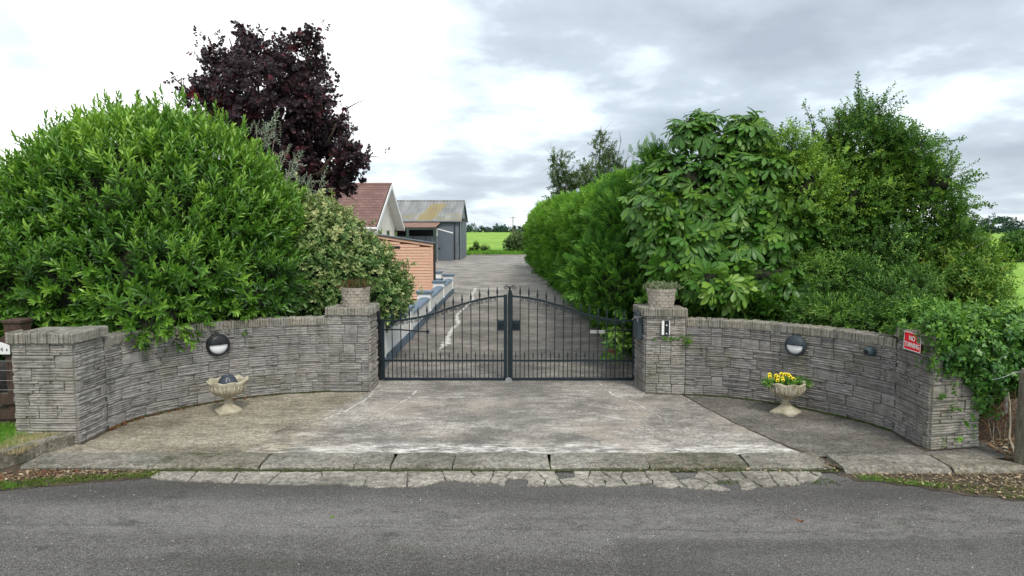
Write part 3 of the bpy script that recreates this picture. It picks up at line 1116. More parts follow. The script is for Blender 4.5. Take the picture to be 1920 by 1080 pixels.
NP = 8
pz = NP * CH_COURSE
pier('stone_pier', 'weathered outer slate pier beside the brown timber fence', [[(-6.02, 8.14), (-5.29, 8.14)], [(-5.29, 8.14), (-5.295, 8.72)], [(-6.02, 8.72), (-6.02, 8.14)]],
     [(-6.02, 8.14), (-5.29, 8.14), (-5.295, 8.72), (-6.02, 8.72)], pz + 0.13, ['stone_pier', 'stone_l', 'stone_l'], NP,
     [[(-6.06, 8.14), (-5.25, 8.14)], [(-5.29, 8.16), (-5.295, 8.76)]])
pier('stone_pier', 'slate gate pier carrying the planter of reddish heather beside the oleaster shrub', [[(-2.937, 10.84), (-2.30, 10.84)], [(-2.30, 10.84), (-2.295, 11.42)], [(-2.94, 11.4), (-2.937, 10.86)]],
     [(-2.937, 10.84), (-2.30, 10.84), (-2.295, 11.42), (-2.93, 11.42)], pz + 0.13, ['stone_l', 'stone_pier', 'stone_l'], NP,
     [[(-2.975, 10.84), (-2.26, 10.84)], [(-2.30, 10.86), (-2.295, 11.44)]])
pier('stone_pier', 'slate gate pier with the intercom panel and a pale sedum planter on top', [[(2.075, 11.33), (2.13, 10.735)], [(2.13, 10.735), (2.728, 10.64)], [(2.728, 10.64), (2.70, 11.2)]],
     [(2.13, 10.735), (2.728, 10.64), (2.76, 11.25), (2.075, 11.33)], pz + 0.13, ['stone_r', 'stone_pier', 'stone_pier'], NP,
     [[(2.075, 11.33), (2.13, 10.75)], [(2.09, 10.735), (2.755, 10.635)]])
pier('stone_pier', 'outer slate pier half covered in ivy with a red sign on its side', [[(4.957, 8.646), (4.935, 7.894)], [(4.935, 7.894), (5.60, 8.04)]],
     [(4.935, 7.894), (5.60, 8.04), (5.62, 8.70), (4.957, 8.646)], pz + 0.13, ['stone_r', 'stone_pier'], NP,
     [[(4.96, 8.66), (4.935, 7.92)], [(4.895, 7.89), (5.63, 8.045)]])


# ------------------------------------------------------------------ foliage machinery
def tile_mesh(name, tmpl, Rm, T, S, tint, mat, off=(0, 0, 0)):
    """tmpl: (verts Vx3, faces kx3/4 lists, per-vertex tint offsets) -> one mesh of N copies"""
    V, faces, toff = tmpl
    N = len(T)
    nv = len(V)
    P = np.einsum('nij,vj->nvi', Rm, V) * S[:, None, None] + T[:, None, :] - np.array(off)[None, None, :]
    P = P.reshape(-1, 3).astype(np.float32)
    lens = np.array([len(f) for f in faces], dtype=np.int32)
    flat = np.array([i for f in faces for i in f], dtype=np.int32)
    loops = (flat[None, :] + (np.arange(N, dtype=np.int32) * nv)[:, None]).reshape(-1)
    ltot = np.tile(lens, N)
    lstart = np.concatenate(([0], np.cumsum(ltot)[:-1])).astype(np.int32)
    tt = np.clip(tint[:, None] + toff[None, :], 0, 1).reshape(-1).astype(np.float32)
    return P, loops, lstart, ltot, tt


def to_mesh(name, packs, mat):
    me = bpy.data.meshes.new(name)
    P = np.concatenate([p[0] for p in packs])
    vo, lo = 0, 0
    loops, ls = [], []
    for p in packs:
        loops.append(p[1] + vo)
        ls.append(p[2] + lo)
        vo += len(p[0])
        lo += len(p[1])
    loops = np.concatenate(loops)
    ls = np.concatenate(ls).astype(np.int32)
    lt = np.concatenate([p[3] for p in packs])
    tt = np.concatenate([p[4] for p in packs])
    me.vertices.add(len(P))
    me.vertices.foreach_set('co', P.ravel())
    me.loops.add(len(loops))
    me.loops.foreach_set('vertex_index', loops.astype(np.int32))
    me.polygons.add(len(ls))
    me.polygons.foreach_set('loop_start', ls)
    try:
        me.polygons.foreach_set('loop_total', lt.astype(np.int32))
    except Exception:
        pass
    a = me.attributes.new('tint', 'FLOAT', 'POINT')
    a.data.foreach_set('value', tt)
    me.materials.append(mat)
    me.update(calc_edges=True)
    return me


def frames(D, roll=None, rng=RNG):
    """rotation matrices whose local +Z maps to D"""
    D = D / np.linalg.norm(D, axis=1, keepdims=True)
    ref = np.where(np.abs(D[:, 2:3]) > 0.95, np.array([[1.0, 0, 0]]), np.array([[0, 0, 1.0]]))
    X = np.cross(ref, D)
    X /= np.linalg.norm(X, axis=1, keepdims=True)
    Y = np.cross(D, X)
    if roll is None: roll = rng.uniform(0, 2 * np.pi, len(D))
    c, s = np.cos(roll)[:, None], np.sin(roll)[:, None]
    X2 = X * c + Y * s
    Y2 = -X * s + Y * c
    return np.stack([X2, Y2, D], axis=2)


def leaf_strip(L, w, fold=0.15, droop=0.1, wide=0.5):
    """leaf along +X, normal +Z : 8 verts, 6 faces"""
    a, bq = 0.33, 0.72
    wa, wb = (w * 0.5, w * 0.42) if wide <= 0.5 else (w * 0.36, w * 0.5)
    z = lambda t: -droop * L * t * t
    V = [(0, 0, 0), (a * L, 0, z(a)), (bq * L, 0, z(bq)), (L, 0, z(1)),
         (a * L, wa, z(a) + fold * w), (bq * L, wb, z(bq) + fold * w), (a * L, -wa, z(a) + fold * w), (bq * L, -wb, z(bq) + fold * w)]
    Fc = [(0, 1, 4), (1, 2, 5, 4), (2, 3, 5), (0, 6, 1), (1, 6, 7, 2), (2, 7, 3)]
    return np.array(V, float), Fc


def simple_leaf(L, w, droop=0.1):
    V = [(0, 0, 0), (0.5 * L, w / 2, 0.08 * L), (L, 0, -droop * L), (0.5 * L, -w / 2, 0.08 * L)]
    return np.array(V, float), [(0, 3, 2), (0, 2, 1)]


def lobed_leaf(L, w, lobes=5):
    """flat palmate outline fan, along +X"""
    V = [(0, 0, 0)]
    n = lobes * 2 + 1
    for i in range(n):
        th = math.radians(-125 + 250 * i / (n - 1))
        r = (1.0 if i % 2 == 1 else 0.55)
        if i in (0, n - 1): r = 0.35
        r *= (1.0 - 0.25 * abs(th) / 2.2)
        V.append((0.30 * L + math.cos(th) * r * L * 0.7, math.sin(th) * r * w * 0.62, -0.1 * r * L * abs(math.sin(th))))
    return np.array(V, float), [(0, i, i + 1) for i in range(1, n)]


def rot_to(V, d, up, at):
    d = np.array(d, float); d /= np.linalg.norm(d)
    up = np.array(up, float)
    y = np.cross(up, d); y /= (np.linalg.norm(y) + 1e-9)
    z = np.cross(d, y)
    return V @ np.stack([d, y, z]) + np.array(at)


def merge(parts):
    V, Fc, T = [], [], []
    for v, f, t in parts:
        b = sum(len(x) for x in V)
        V.append(v)
        Fc += [tuple(b + i for i in q) for q in f]
        T.append(np.full(len(v), t) if np.isscalar(t) else t)
    return np.concatenate(V), Fc, np.concatenate(T)


def stem_part(L, r, t=0.0):
    V = np.array([(r, 0, 0), (-r / 2, r * 0.86, 0), (-r / 2, -r * 0.86, 0), (0, 0, L)], float)
    return V, [(0, 1, 3), (1, 2, 3), (2, 0, 3)], t


def shoot(n, L, ll, lw_, spread=(75, 30), kind='strip', rng=RNG, tipbright=0.2, fold=0.15, droop=0.15):
    """stem along +Z with n leaves spiralling; spread angle from stem base->tip (deg)"""
    parts = [stem_part(L, 0.004, -0.1)]
    for i in range(n):
        t = (i + 0.5) / n
        z = L * (0.1 + 0.9 * t)
        az = i * 2.4 + rng.uniform(-0.3, 0.3)
        an = math.radians(spread[0] * (1 - t) + spread[1] * t + rng.uniform(-10, 10))
        d = (math.cos(az) * math.sin(an), math.sin(az) * math.sin(an), math.cos(an))
        sc = rng.uniform(0.8, 1.15) * (1 - 0.35 * abs(t - 0.45))
        if kind == 'strip': v, f = leaf_strip(ll * sc, lw_ * sc, fold, droop)
        elif kind == 'simple': v, f = simple_leaf(ll * sc, lw_ * sc, droop)
        else: v, f = lobed_leaf(ll * sc, lw_ * sc)
        # upper side of leaf faces the stem tip
        v = rot_to(v, d, (rng.uniform(-.25, .25), rng.uniform(-.25, .25), 1.0), (0, 0, z))
        parts.append((v, f, tipbright * (t - 0.5) + rng.uniform(-0.12, 0.12)))
    return merge(parts)


def lump(D, seed, freq=3.0):
    ph = np.random.default_rng(seed).uniform(0, 6.28, (6, 3))
    k = np.random.default_rng(seed + 1).normal(0, 1, (6, 3)) * freq
    s = 0
    for i in range(6):
        s = s + np.sin(D @ k[i] + ph[i, 0])
    return s / 6.0


def shell(blobs, n, rng, depth=0.15, lumpiness=0.14, back=0.35, zmin=0.0, seed=3, inside=0.9, freq=3.0, micro=0.16):
    """points near the surface of a union of ellipsoids; blobs: (centre, (rx,ry,rz))"""
    ar = np.array([(b[1][0] * b[1][1] + b[1][0] * b[1][2] + b[1][1] * b[1][2]) for b in blobs])
    pk = rng.choice(len(blobs), size=int(n * 3.2), p=ar / ar.sum())
    Cn = np.array([list(b[0]) for b in blobs])[pk]
    Rd = np.array([list(b[1]) for b in blobs])[pk]
    D = rng.normal(size=(len(pk), 3))
    D /= np.linalg.norm(D, axis=1, keepdims=True)
    lm = np.array([0.0] * len(pk))
    for i in range(len(blobs)):
        q = pk == i
        lm[q] = lump(D[q], seed + i * 7, freq)
    rr = 1 + lumpiness * lm
    dd = np.abs(rng.normal(0, 1, len(pk))) * depth / Rd.mean(axis=1)
    rr2 = rr * (1 - np.minimum(dd, 0.6))
    P = Cn + D * Rd * rr2[:, None]
    Nn = D / Rd
    Nn /= np.linalg.norm(Nn, axis=1, keepdims=True)
    P = P + Nn * (micro * lump(P * 2.4, seed + 500, 1.0) * Rd.mean(axis=1) ** 0.5)[:, None]
    keep = P[:, 2] > zmin
    for i, b in enumerate(blobs):
        q = (((P - np.array(list(b[0]))) / np.array(b[1])) ** 2).sum(axis=1) < inside ** 2
        keep &= ~(q & (pk != i))
    view = (np.array([0, 0, CH]) - P)
    view /= np.linalg.norm(view, axis=1, keepdims=True)
    facing = (view * Nn).sum(axis=1)
    keep &= (facing > -0.25) | (rng.uniform(size=len(pk)) < back)
    P, Nn = P[keep][:n], Nn[keep][:n]
    return P, Nn


def foliage(name, mat, tmpls, P, D, S, tint, parent, rng=RNG, roll=None, kind='stuff'):
    off = np.array(wloc(parent)) if parent is not None else np.zeros(3)
    Rm = frames(D, roll, rng)
    pick = rng.integers(0, len(tmpls), len(P))
    packs = []
    for i, t in enumerate(tmpls):
        q = pick == i
        if q.any():
            packs.append(tile_mesh(name, t, Rm[q], P[q], S[q], tint[q], mat, off))
    o = link(name, to_mesh(name, packs, mat), parent)
    if kind: o['kind'] = kind
    return o


def single_pieces(name, mat, tmpls, P, D, S, tint, parent, rng=RNG, roll=None):
    """each as its own object, sharing mesh data"""
    meshes = []
    for i, t in enumerate(tmpls):
        pk = [tile_mesh(name, t, np.eye(3)[None], np.zeros((1, 3)), np.ones(1), np.array([0.5]), mat)]
        meshes.append(to_mesh(name, pk, mat))
    Rm = frames(D, roll, rng)
    off = wloc(parent)
    for i in range(len(P)):
        m = Matrix([list(map(float, r)) for r in Rm[i]])
        s = float(S[i])
        link(name, meshes[int(rng.integers(0, len(meshes)))], parent, (P[i][0] - off.x, P[i][1] - off.y, P[i][2] - off.z), m.to_euler(), (s, s, s))


def core(blobs, k, parent, name='inner_twigs', mat=None, seed=3, lumpiness=0.14, freq=3.0):
    m = MB()
    for i, (c, r) in enumerate(blobs):
        nu, nv_ = 20, 12
        D = []
        for a in range(nv_ + 1):
            th = math.pi * a / nv_
            for bq in range(nu):
                ph = 2 * math.pi * bq / nu
                D.append((math.sin(th) * math.cos(ph), math.sin(th) * math.sin(ph), math.cos(th)))
        D = np.array(D)
        l = 1 + lumpiness * lump(D, seed + i * 7, freq)
        P = np.array(list(c)) + D * np.array(r) * (l * k)[:, None]
        P[:, 2] = np.maximum(P[:, 2], -0.02)
        fs = [(a * nu + bq, a * nu + (bq + 1) % nu, (a + 1) * nu + (bq + 1) % nu, (a + 1) * nu + bq) for a in range(nv_) for bq in range(nu)]
        m.add([tuple(p) for p in P], fs)
    return m.build(name, mat or M['core'], parent, smooth=True)


def PB(px, py, Y, rx, rz, ry=None):
    k = Y / F
    return (tuple(W(px, py, Y)), (rx * k, (ry if ry is not None else rx * k), rz * k))


def limbs(parent, base, targets, r0, name_t='trunk', name_l='limb', mat=None, jitter=0.25, twigs=0, rng=random.Random(3), single=False):
    mat = mat or M['bark']
    base = Vector(base)
    tg = [Vector(t) for t in targets]
    cen = sum(tg, Vector()) / len(tg)
    top = base.lerp(cen, 0.55)
    pts = [base, base.lerp(top, 0.4) + Vector((rng.uniform(-1, 1), rng.uniform(-1, 1), 0)) * jitter * 0.3, top]
    MB().tube(pts, [r0, r0 * 0.8, r0 * 0.6], 8).build(name_t, mat, parent, True)
    tw = MB()
    for t in tg:
        s = pts[1].lerp(pts[2], rng.uniform(0.3, 1.0))
        mid = s.lerp(t, 0.5) + Vector((rng.uniform(-1, 1), rng.uniform(-1, 1), rng.uniform(0, 1))) * jitter
        MB().tube([s, mid, t], [r0 * 0.4, r0 * 0.26, r0 * 0.08], 6).build(name_l, mat, parent, True)
        for k in range(twigs):
            a = mid.lerp(t, rng.random())
            v = Vector((rng.gauss(0, 1), rng.gauss(0, 1), rng.gauss(0.3, 0.8))).normalized() * rng.uniform(0.4, 1.1) * jitter * 2.5
            tw.tube([a, a + v * 0.5 + Vector((0, 0, 0.03)), a + v], [r0 * 0.1, r0 * 0.06, r0 * 0.02], 4)
    if twigs:
        o = tw.build('twigs', mat, parent)
        o['kind'] = 'stuff'


# ------------------------------------------------------------------ vegetation
rng = RNG
U = lambda a, b, n: rng.uniform(a, b, n)

# --- cherry laurel dome
laurel = empty('laurel_bush', (-6.3, 11.9, 0), 'huge domed cherry laurel with long glossy bright green leaves, spilling over the wall', 'laurel bush')
LB = [PB(300, 435, 12.3, 225, 200, 2.1), PB(110, 490, 11.9, 185, 150, 1.9), PB(-70, 545, 11.6, 180, 140, 1.8), PB(430, 475, 12.6, 128, 150, 1.6), PB(215, 455, 12.2, 195, 185, 1.9),
      PB(365, 450, 12.5, 170, 192, 1.8), PB(240, 530, 10.7, 190, 105, 1.0), PB(90, 550, 10.4, 165, 92, 1.0), PB(420, 545, 11.5, 125, 85, 0.75), PB(265, 592, 9.9, 88, 50, 0.5),
      PB(410, 570, 10.9, 95, 40, 0.45), PB(-60, 565, 10.0, 150, 85, 1.0), PB(262, 612, 9.6, 50, 28, 0.3)]
core(LB, 0.85, laurel, seed=3, lumpiness=0.045)
sh = [shoot(int(rng.integers(11, 17)), rng.uniform(0.28, 0.46), rng.uniform(0.12, 0.18), rng.uniform(0.034, 0.044), (rng.uniform(60, 78), rng.uniform(12, 24)), 'strip', tipbright=0.45, fold=0.25, droop=rng.uniform(0.02, 0.2)) for _ in range(9)]
P, Nn = shell(LB, 10500, rng, 0.17, 0.045, 0.3, 1.0, 3, micro=0.07)
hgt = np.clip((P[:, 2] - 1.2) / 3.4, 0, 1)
D = Nn * (0.8 - 0.42 * hgt)[:, None] + np.array([0, 0, 1.0]) * (0.22 + 1.15 * hgt)[:, None] + rng.normal(0, 0.26, P.shape)
low = P[:, 2] < 1.75
D[low] += np.array([0, -0.35, -0.35])
S = U(0.55, 1.2, len(P))
tint = np.clip(0.22 + 0.48 * hgt + 0.16 * lump(P * 2.5, 9, 1.0) + rng.normal(0, 0.16, len(P)), 0, 1)  # upper leaves paler: young growth and the lit crown, put into the tint
dist = np.linalg.norm(P - np.array([0, 0, CH]), axis=1) + rng.uniform(0, 1.2, len(P))
order = np.argsort(dist)
nf = order[:260]
rest = order[260:]
single_pieces('leafy_shoot', M['laurel'], sh, P[nf], D[nf], S[nf], tint[nf], laurel)
foliage('foliage', M['laurel'], sh, P[rest], D[rest], S[rest], tint[rest], laurel)
# upright young shoots along the crown
sil = [(5, 345), (20, 325), (45, 295), (75, 268), (105, 245), (140, 225), (180, 210), (220, 200), (260, 198), (300, 196), (340, 196), (380, 208), (420, 230), (455, 255), (490, 290), (520, 320), (545, 355), (565, 395)]
tips = [(88, 228), (110, 222), (178, 200), (196, 188), (206, 190), (222, 182), (256, 185), (295, 190), (330, 182), (372, 196), (404, 205), (460, 236), (120, 250), (70, 262), (345, 178), (415, 240)] + [(a + random.uniform(-9, 9), c + random.uniform(-16, 6)) for a, c in sil for _ in range(2)]
Pt, Dt = [], []
for (px, py) in tips:
    base = W(px, py + 22, 12.0 + random.uniform(-0.3, 0.5))
    Pt.append(tuple(base)); Dt.append((random.uniform(-.12, .12), random.uniform(-.1, .1), 1))
ts = [shoot(13, 0.34, 0.13, 0.036, (60, 12), 'strip', tipbright=0.3, fold=0.25, droop=0.02) for _ in range(4)]
single_pieces('leafy_shoot', M['laurel'], ts, np.array(Pt), np.array(Dt), U(0.75, 1.1, len(Pt)), U(0.7, 1, len(Pt)), laurel)
limbs(laurel, (-6.3, 12.2, -0.05), [(-7.6, 12.2, 3.2), (-6.4, 12, 3.9), (-5.2, 12.3, 3.2), (-4.6, 12, 2.3), (-8.5, 11.8, 2.3)], 0.13)

# --- purple maple
maple = empty('purple_maple', (-6.6, 20.5, 0), 'dark purple-leaved maple rising behind the laurel, left of the tiled roof', 'tree')
YM = 20.5
mb = [(500, 185, 78, 78), (425, 160, 44, 48), (560, 110, 42, 42), (480, 100, 42, 32), (540, 235, 80, 70), (615, 300, 50, 34), (590, 195, 42, 44),
      (455, 235, 52, 40), (400, 200, 36, 34), (635, 240, 28, 22), (660, 292, 34, 14), (530, 305, 58, 50), (388, 108, 13, 24), (596, 130, 20, 16),
      (585, 72, 18, 15), (455, 70, 15, 15), (365, 170, 16, 16), (640, 335, 30, 16), (600, 345, 34, 18), (565, 275, 50, 36), (430, 118, 26, 24), (530, 140, 40, 36), (628, 345, 30, 22)]
MBl = [PB(a, c, YM + random.uniform(-0.9, 0.9), e, f, min(1.3, e * YM / F)) for a, c, e, f in mb]
ms = [shoot(10, 0.30, 0.115, 0.135, (95, 25), 'lobed', tipbright=0.15, droop=0.2) for _ in range(6)]
P, Nn = shell(MBl, 3700, rng, 0.34, 0.26, 0.6, 1.0, 31, inside=0.66, freq=4, micro=0.3)
D = Nn * 0.8 + np.array([0, 0, 0.25]) + rng.normal(0, 0.5, P.shape)
cl = lump(P * 1.3, 77, 1.6)
tint = np.clip(0.36 + 0.60 * np.clip(cl - 0.2, 0, 1) * (rng.uniform(size=len(P)) < 0.45) * 1.8 + rng.normal(0, 0.12, len(P)), 0, 1)
foliage('foliage', M['maple'], ms, P, D, U(0.65, 1.2, len(P)), tint, maple)
edge = [(330, 150), (322, 160), (335, 172), (375, 78), (390, 68), (600, 50), (592, 62), (545, 60), (700, 285), (690, 292), (676, 300), (455, 62), (645, 205), (655, 225), (665, 240), (632, 150), (610, 160), (672, 330), (430, 72)]
P = np.array([tuple(W(a, c, YM)) for a, c in edge for _ in range(3)]) + rng.normal(0, 0.10, (len(edge) * 3, 3))
foliage('leaf_sprays', M['maple'], ms, P, rng.normal(0, 1, P.shape) + np.array([0, 0, 0.4]), U(0.6, 1.0, len(P)), U(0.2, 0.8, len(P)), maple)
limbs(maple, (-6.9, 20.6, -0.05), [tuple(b[0]) for b in MBl] + [tuple(W(a, c, YM)) for a, c in edge[::2]], 0.24, twigs=6, jitter=0.35)

# --- silver willow-leaved shrub between laurel and maple
silver = empty('silver_shrub', (-6.6, 15.6, 0), 'wispy silver-grey shrub showing between the laurel and the purple maple', 'shrub')
ss = [shoot(16, 0.42, 0.085, 0.016, (70, 25), 'simple', tipbright=0.2, droop=0.2) for _ in range(4)]
pts = [(480, 235), (500, 232), (515, 250), (470, 245), (530, 285), (520, 300), (545, 300), (555, 320), (535, 330), (510, 320), (560, 340), (575, 350), (500, 290),
       (490, 260), (545, 345), (565, 365), (590, 345), (525, 350), (540, 370), (580, 375)]
P = np.array([tuple(W(a + 4 + random.uniform(-8, 8), c + 12 + random.uniform(-10, 10), 15.2 + random.uniform(-.3, .5))) for a, c in pts for _ in range(4)])
D = rng.normal(0, 0.55, P.shape) + np.array([0.35, -0.1, 0.7])
foliage('foliage', M['silver'], ss, P, D, U(0.6, 1.1, len(P)), U(0.2, 0.9, len(P)), silver)
limbs(silver, (-6.0, 15.6, -0.05), [tuple(W(a, c, 15.3)) for a, c in pts[::2]], 0.05, mat=M['bark_pale'], twigs=2, jitter=0.2)

# --- oleaster by the left gate pier
ole = empty('oleaster_shrub', (-3.6, 13.6, 0), 'variegated cream and green oleaster shrub between the laurel and the left gate pier', 'shrub')
OB = [PB(622, 490, 13.4, 80, 85, 0.9), PB(585, 430, 13.8, 48, 55, 0.8), PB(678, 525, 13.2, 66, 62, 0.7), PB(712, 560, 13.0, 48, 48, 0.5), PB(600, 545, 13.0, 65, 70, 0.8),
      PB(630, 440, 13.6, 40, 42, 0.5), PB(590, 505, 12.8, 42, 70, 0.6), PB(735, 540, 13.4, 28, 36, 0.4), PB(660, 470, 13.4, 38, 42, .5)]
core(OB, 0.80, ole, seed=51)
os_ = [shoot(10, 0.20, 0.085, 0.042, (85, 35), 'strip', tipbright=0.4, fold=0.1, droop=0.1) for _ in range(6)]
P, Nn = shell(OB, 3400, rng, 0.13, 0.16, 0.3, 0.4, 51)
D = Nn * 0.8 + np.array([0, 0, 0.3]) + rng.normal(0, 0.45, P.shape)
hg = np.clip((P[:, 2] - 1.3) / 1.8, 0, 1)
tint = np.clip(0.32 + 0.28 * hg + rng.normal(0, 0.22, len(P)), 0, 1)
foliage('foliage', M['eleagnus'], os_, P, D, U(0.7, 1.15, len(P)), tint, ole)
pts = [(590, 372), (610, 382), (630, 392), (575, 362), (650, 405), (665, 415), (680, 435), (600, 368), (695, 450), (560, 360), (715, 468), (735, 485), (755, 505), (772, 560), (768, 530), (640, 395), (704, 455), (748, 500)]
P = np.array([tuple(W(a, c, 13.4)) for a, c in pts for _ in range(4)]) + rng.normal(0, 0.07, (len(pts) * 4, 3))
foliage('leaf_sprays', M['eleagnus'], os_, P, rng.normal(0, .5, P.shape) + np.array([0.2, 0, 0.7]), U(0.7, 1.1, len(P)), U(0.5, 1, len(P)), ole)
limbs(ole, (-3.5, 13.7, -0.05), [tuple(b[0]) for b in OB], 0.06)


# --- clipped conifer hedge along the drive
def spray(nb=15, L=0.36, rngl=RNG):
    parts = []
    for i in range(nb):
        t = (i + 0.5) / nb
        z = L * (0.05 + 0.8 * t)
        side = 1 if i % 2 else -1
        an = math.radians(rngl.uniform(28, 50)) * side
        bl = L * 0.42 * (1.1 - 0.7 * t)
        d = np.array([math.sin(an), rngl.uniform(-.22, .22), math.cos(an)])
        wv = 0.011
        a = np.array([0, 0, z])
        e = a + d * bl
        m = a + d * bl * 0.45
        px_ = np.array([math.cos(an), 0, -math.sin(an)]) * wv
        V = np.array([a, m + px_, e, m - px_])
        parts.append((V, [(0, 1, 2), (0, 2, 3)], 0.55 * (t - 0.45) + rngl.uniform(-0.08, 0.08)))
    w = 0.009
    V = np.array([(w, 0, 0), (0, w, L), (-w, 0, 0)], float)
    parts.append((V, [(0, 1, 2)], 0.0))
    return merge(parts)


sp = [spray() for _ in range(7)]


def xf(Y): return 2.42 - 0.0195 * (Y - 14)     # foot of the hedge on the drive side


hedge = empty('conifer_hedge', (3.0, 30, 0), 'long trimmed bright green conifer hedge running along the right of the drive', 'hedge')
n = 12500
ly = U(0, 1, n)
Y = 13.6 * (49.0 / 13.6) ** (ly ** 0.9)
th = np.radians(rng.uniform(62, 262, n))
ct, st_ = np.cos(th), np.sin(th)
pw = 0.62
rx, rz = 1.25, 1.85
cxs = xf(Y) + 0.95
wob = 0.11 * lump(np.stack([Y * 0.8, st_ * 2.2, ct], 1), 91, 1.0) + 0.09 * lump(np.stack([Y * 3, st_ * 5, ct], 1), 92, 1.0)
dep = np.abs(rng.normal(0, 0.06, n))
endf = np.clip((Y - 13.6) / 0.6, 0, 1) ** 0.5
rr = (1 + wob - dep)
Pn = np.stack([cxs + np.sign(ct) * np.abs(ct) ** pw * rx * rr, Y + rng.uniform(-.1, .1, n), 1.95 + np.sign(st_) * np.abs(st_) ** pw * rz * rr * np.where(st_ > 0, 0.94 + 0.10 * lump(np.stack([Y * .5, Y * 0, Y * 0], 1), 93, 1.0), 1.0)], 1)
Pn[:, 2] = np.maximum(Pn[:, 2], 0.12)
Nn = np.stack([ct, np.zeros(n) - 0.25, st_], 1)
D = Nn * 0.55 + np.array([-0.45, -0.80, 0.30]) * U(0.5, 1.3, n)[:, None] + rng.normal(0, 0.28, (n, 3))
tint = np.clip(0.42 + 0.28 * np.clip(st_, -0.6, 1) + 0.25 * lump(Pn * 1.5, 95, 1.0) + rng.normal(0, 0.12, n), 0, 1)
S = U(0.6, 1.45, n) * (0.8 + Y / 40)
foliage('foliage', M['conifer'], sp, Pn, D, S, tint, hedge)
m = MB()
ring = 16
ys = list(np.linspace(13.9, 48.8, 22))
for y in ys:
    for k in range(ring):
        a = 2 * math.pi * k / ring
        cc, s_ = math.cos(a), math.sin(a)
        m.v.append((xf(y) + 0.95 + math.copysign(abs(cc) ** pw, cc) * rx * 0.86, y, max(0.0, 1.95 + math.copysign(abs(s_) ** pw, s_) * rz * 0.88)))
for i in range(len(ys) - 1):
    for k in range(ring):
        m.f.append((i * ring + k, i * ring + (k + 1) % ring, (i + 1) * ring + (k + 1) % ring, (i + 1) * ring + k)); m.mi.append(0)
m.f.append(tuple(range(ring))); m.mi.append(0)
m.f.append(tuple((len(ys) - 1) * ring + k for k in range(ring))); m.mi.append(0)
m.build('inner_twigs', M['core'], hedge, True)
for y in (15, 18.5, 22, 26, 30, 34, 38, 42, 46):
    MB().tube([(xf(y) + 0.9, y, -0.05), (xf(y) + 0.88, y, 1.2)], [0.09, 0.06], 8).build('trunk', M['bark'], hedge, True)

# --- looser conifer by the right gate pier
con = empty('leyland_conifer', (3.2, 13.2, 0), 'loose dark green conifer with feathery tips just behind the right gate pier', 'conifer')
CB = [PB(1180, 445, 13.6, 75, 82, 0.8), PB(1165, 520, 13.0, 74, 78, 0.7), PB(1225, 362, 14.2, 38, 40, 0.5), PB(1230, 500, 13.2, 88, 88, 0.8), PB(1190, 405, 14, 46, 38, 0.6), PB(1250, 420, 14, 80, 90, .8),
      PB(1320, 550, 11.8, 95, 48, 0.6), PB(1430, 562, 11.5, 80, 42, 0.5), PB(1232, 300, 14.2, 18, 18, 0.25)]
core(CB, 0.78, con, seed=61)
P, Nn = shell(CB, 5200, rng, 0.15, 0.28, 0.3, 0.25, 61, micro=0.3)
D = Nn * 0.6 + np.array([-0.15, -0.35, 0.5]) + rng.normal(0, 0.35, P.shape)
tint = np.clip(0.28 + 0.18 * lump(P * 1.8, 62, 1.0) + rng.normal(0, 0.14, len(P)) + 0.12 * (P[:, 2] < 2.0), 0, 1)
foliage('foliage', M['conifer'], sp, P, D, U(0.7, 1.2, len(P)), tint, con)
pts = [(1212, 255), (1222, 268), (1205, 275), (1190, 265), (1235, 270), (1248, 280), (1180, 300), (1175, 318), (1215, 285), (1195, 300), (1160, 335), (1212, 250)]
P = np.array([tuple(W(a + 8, c + 30, 13.9)) for a, c in pts for _ in range(8)]) + rng.normal(0, 0.12, (len(pts) * 8, 3))
foliage('leaf_sprays', M['conifer'], sp, P, rng.normal(0, .4, P.shape) + np.array([-.35, 0, 0.8]), U(0.4, 0.75, len(P)), U(0.3, .7, len(P)), con)
limbs(con, (3.1, 13.6, -0.05), [tuple(b[0]) for b in CB[:6]], 0.09)

# --- horse chestnut
def palm(rngl):
    parts = []
    k = int(rngl.choice([5, 7, 7]))
    pl_ = 0.16
    V = np.array([(0.004, 0, -pl_), (-0.004, 0, -pl_), (0, 0, 0)], float)
    parts.append((V, [(0, 1, 2)], 0.1))
    for i in range(k):
        a = math.radians((i - (k - 1) / 2) * (230 / k)) + rngl.uniform(-.06, .06)
        Ls = (0.27 - 0.045 * abs(i - (k - 1) / 2)) * rngl.uniform(0.9, 1.1)
        # obovate leaflet
        w = Ls * 0.38
        dz = rngl.uniform(0.25, 0.5)
        pr = [(0, 0.012), (0.35, 0.42), (0.68, 0.95), (0.86, 0.75), (1.0, 0.0)]
        vs = []
        for t, ww in pr:
            zz = -dz * Ls * t * t
            vs += [(Ls * t, 0, zz), (Ls * t, ww * w / 2, zz + 0.10 * w), (Ls * t, -ww * w / 2, zz + 0.10 * w)]
        v = np.array(vs, float)
        f = []
        for q in range(4):
            b0, b1 = q * 3, q * 3 + 3
            f += [(b0, b1, b1 + 1, b0 + 1), (b0, b0 + 2, b1 + 2, b1)]
        ca, sa = math.cos(a), math.sin(a)
        v = v @ np.array([[ca, sa, 0], [-sa, ca, 0], [0, 0, 1]])
        tv = np.full(len(v), rngl.uniform(-0.08, 0.08))
        tv[0::3] += 0.12
        parts.append((v, f, tv))
    V, Fc, T = merge(parts)
    # leaf axis along +X, upper side +Z -> turn so that growth axis (+Z of frame) is the leaf direction X
    V = V @ np.array([[0, 0, 1], [0, 1, 0], [-1, 0, 0]], float)
    return V, Fc, T


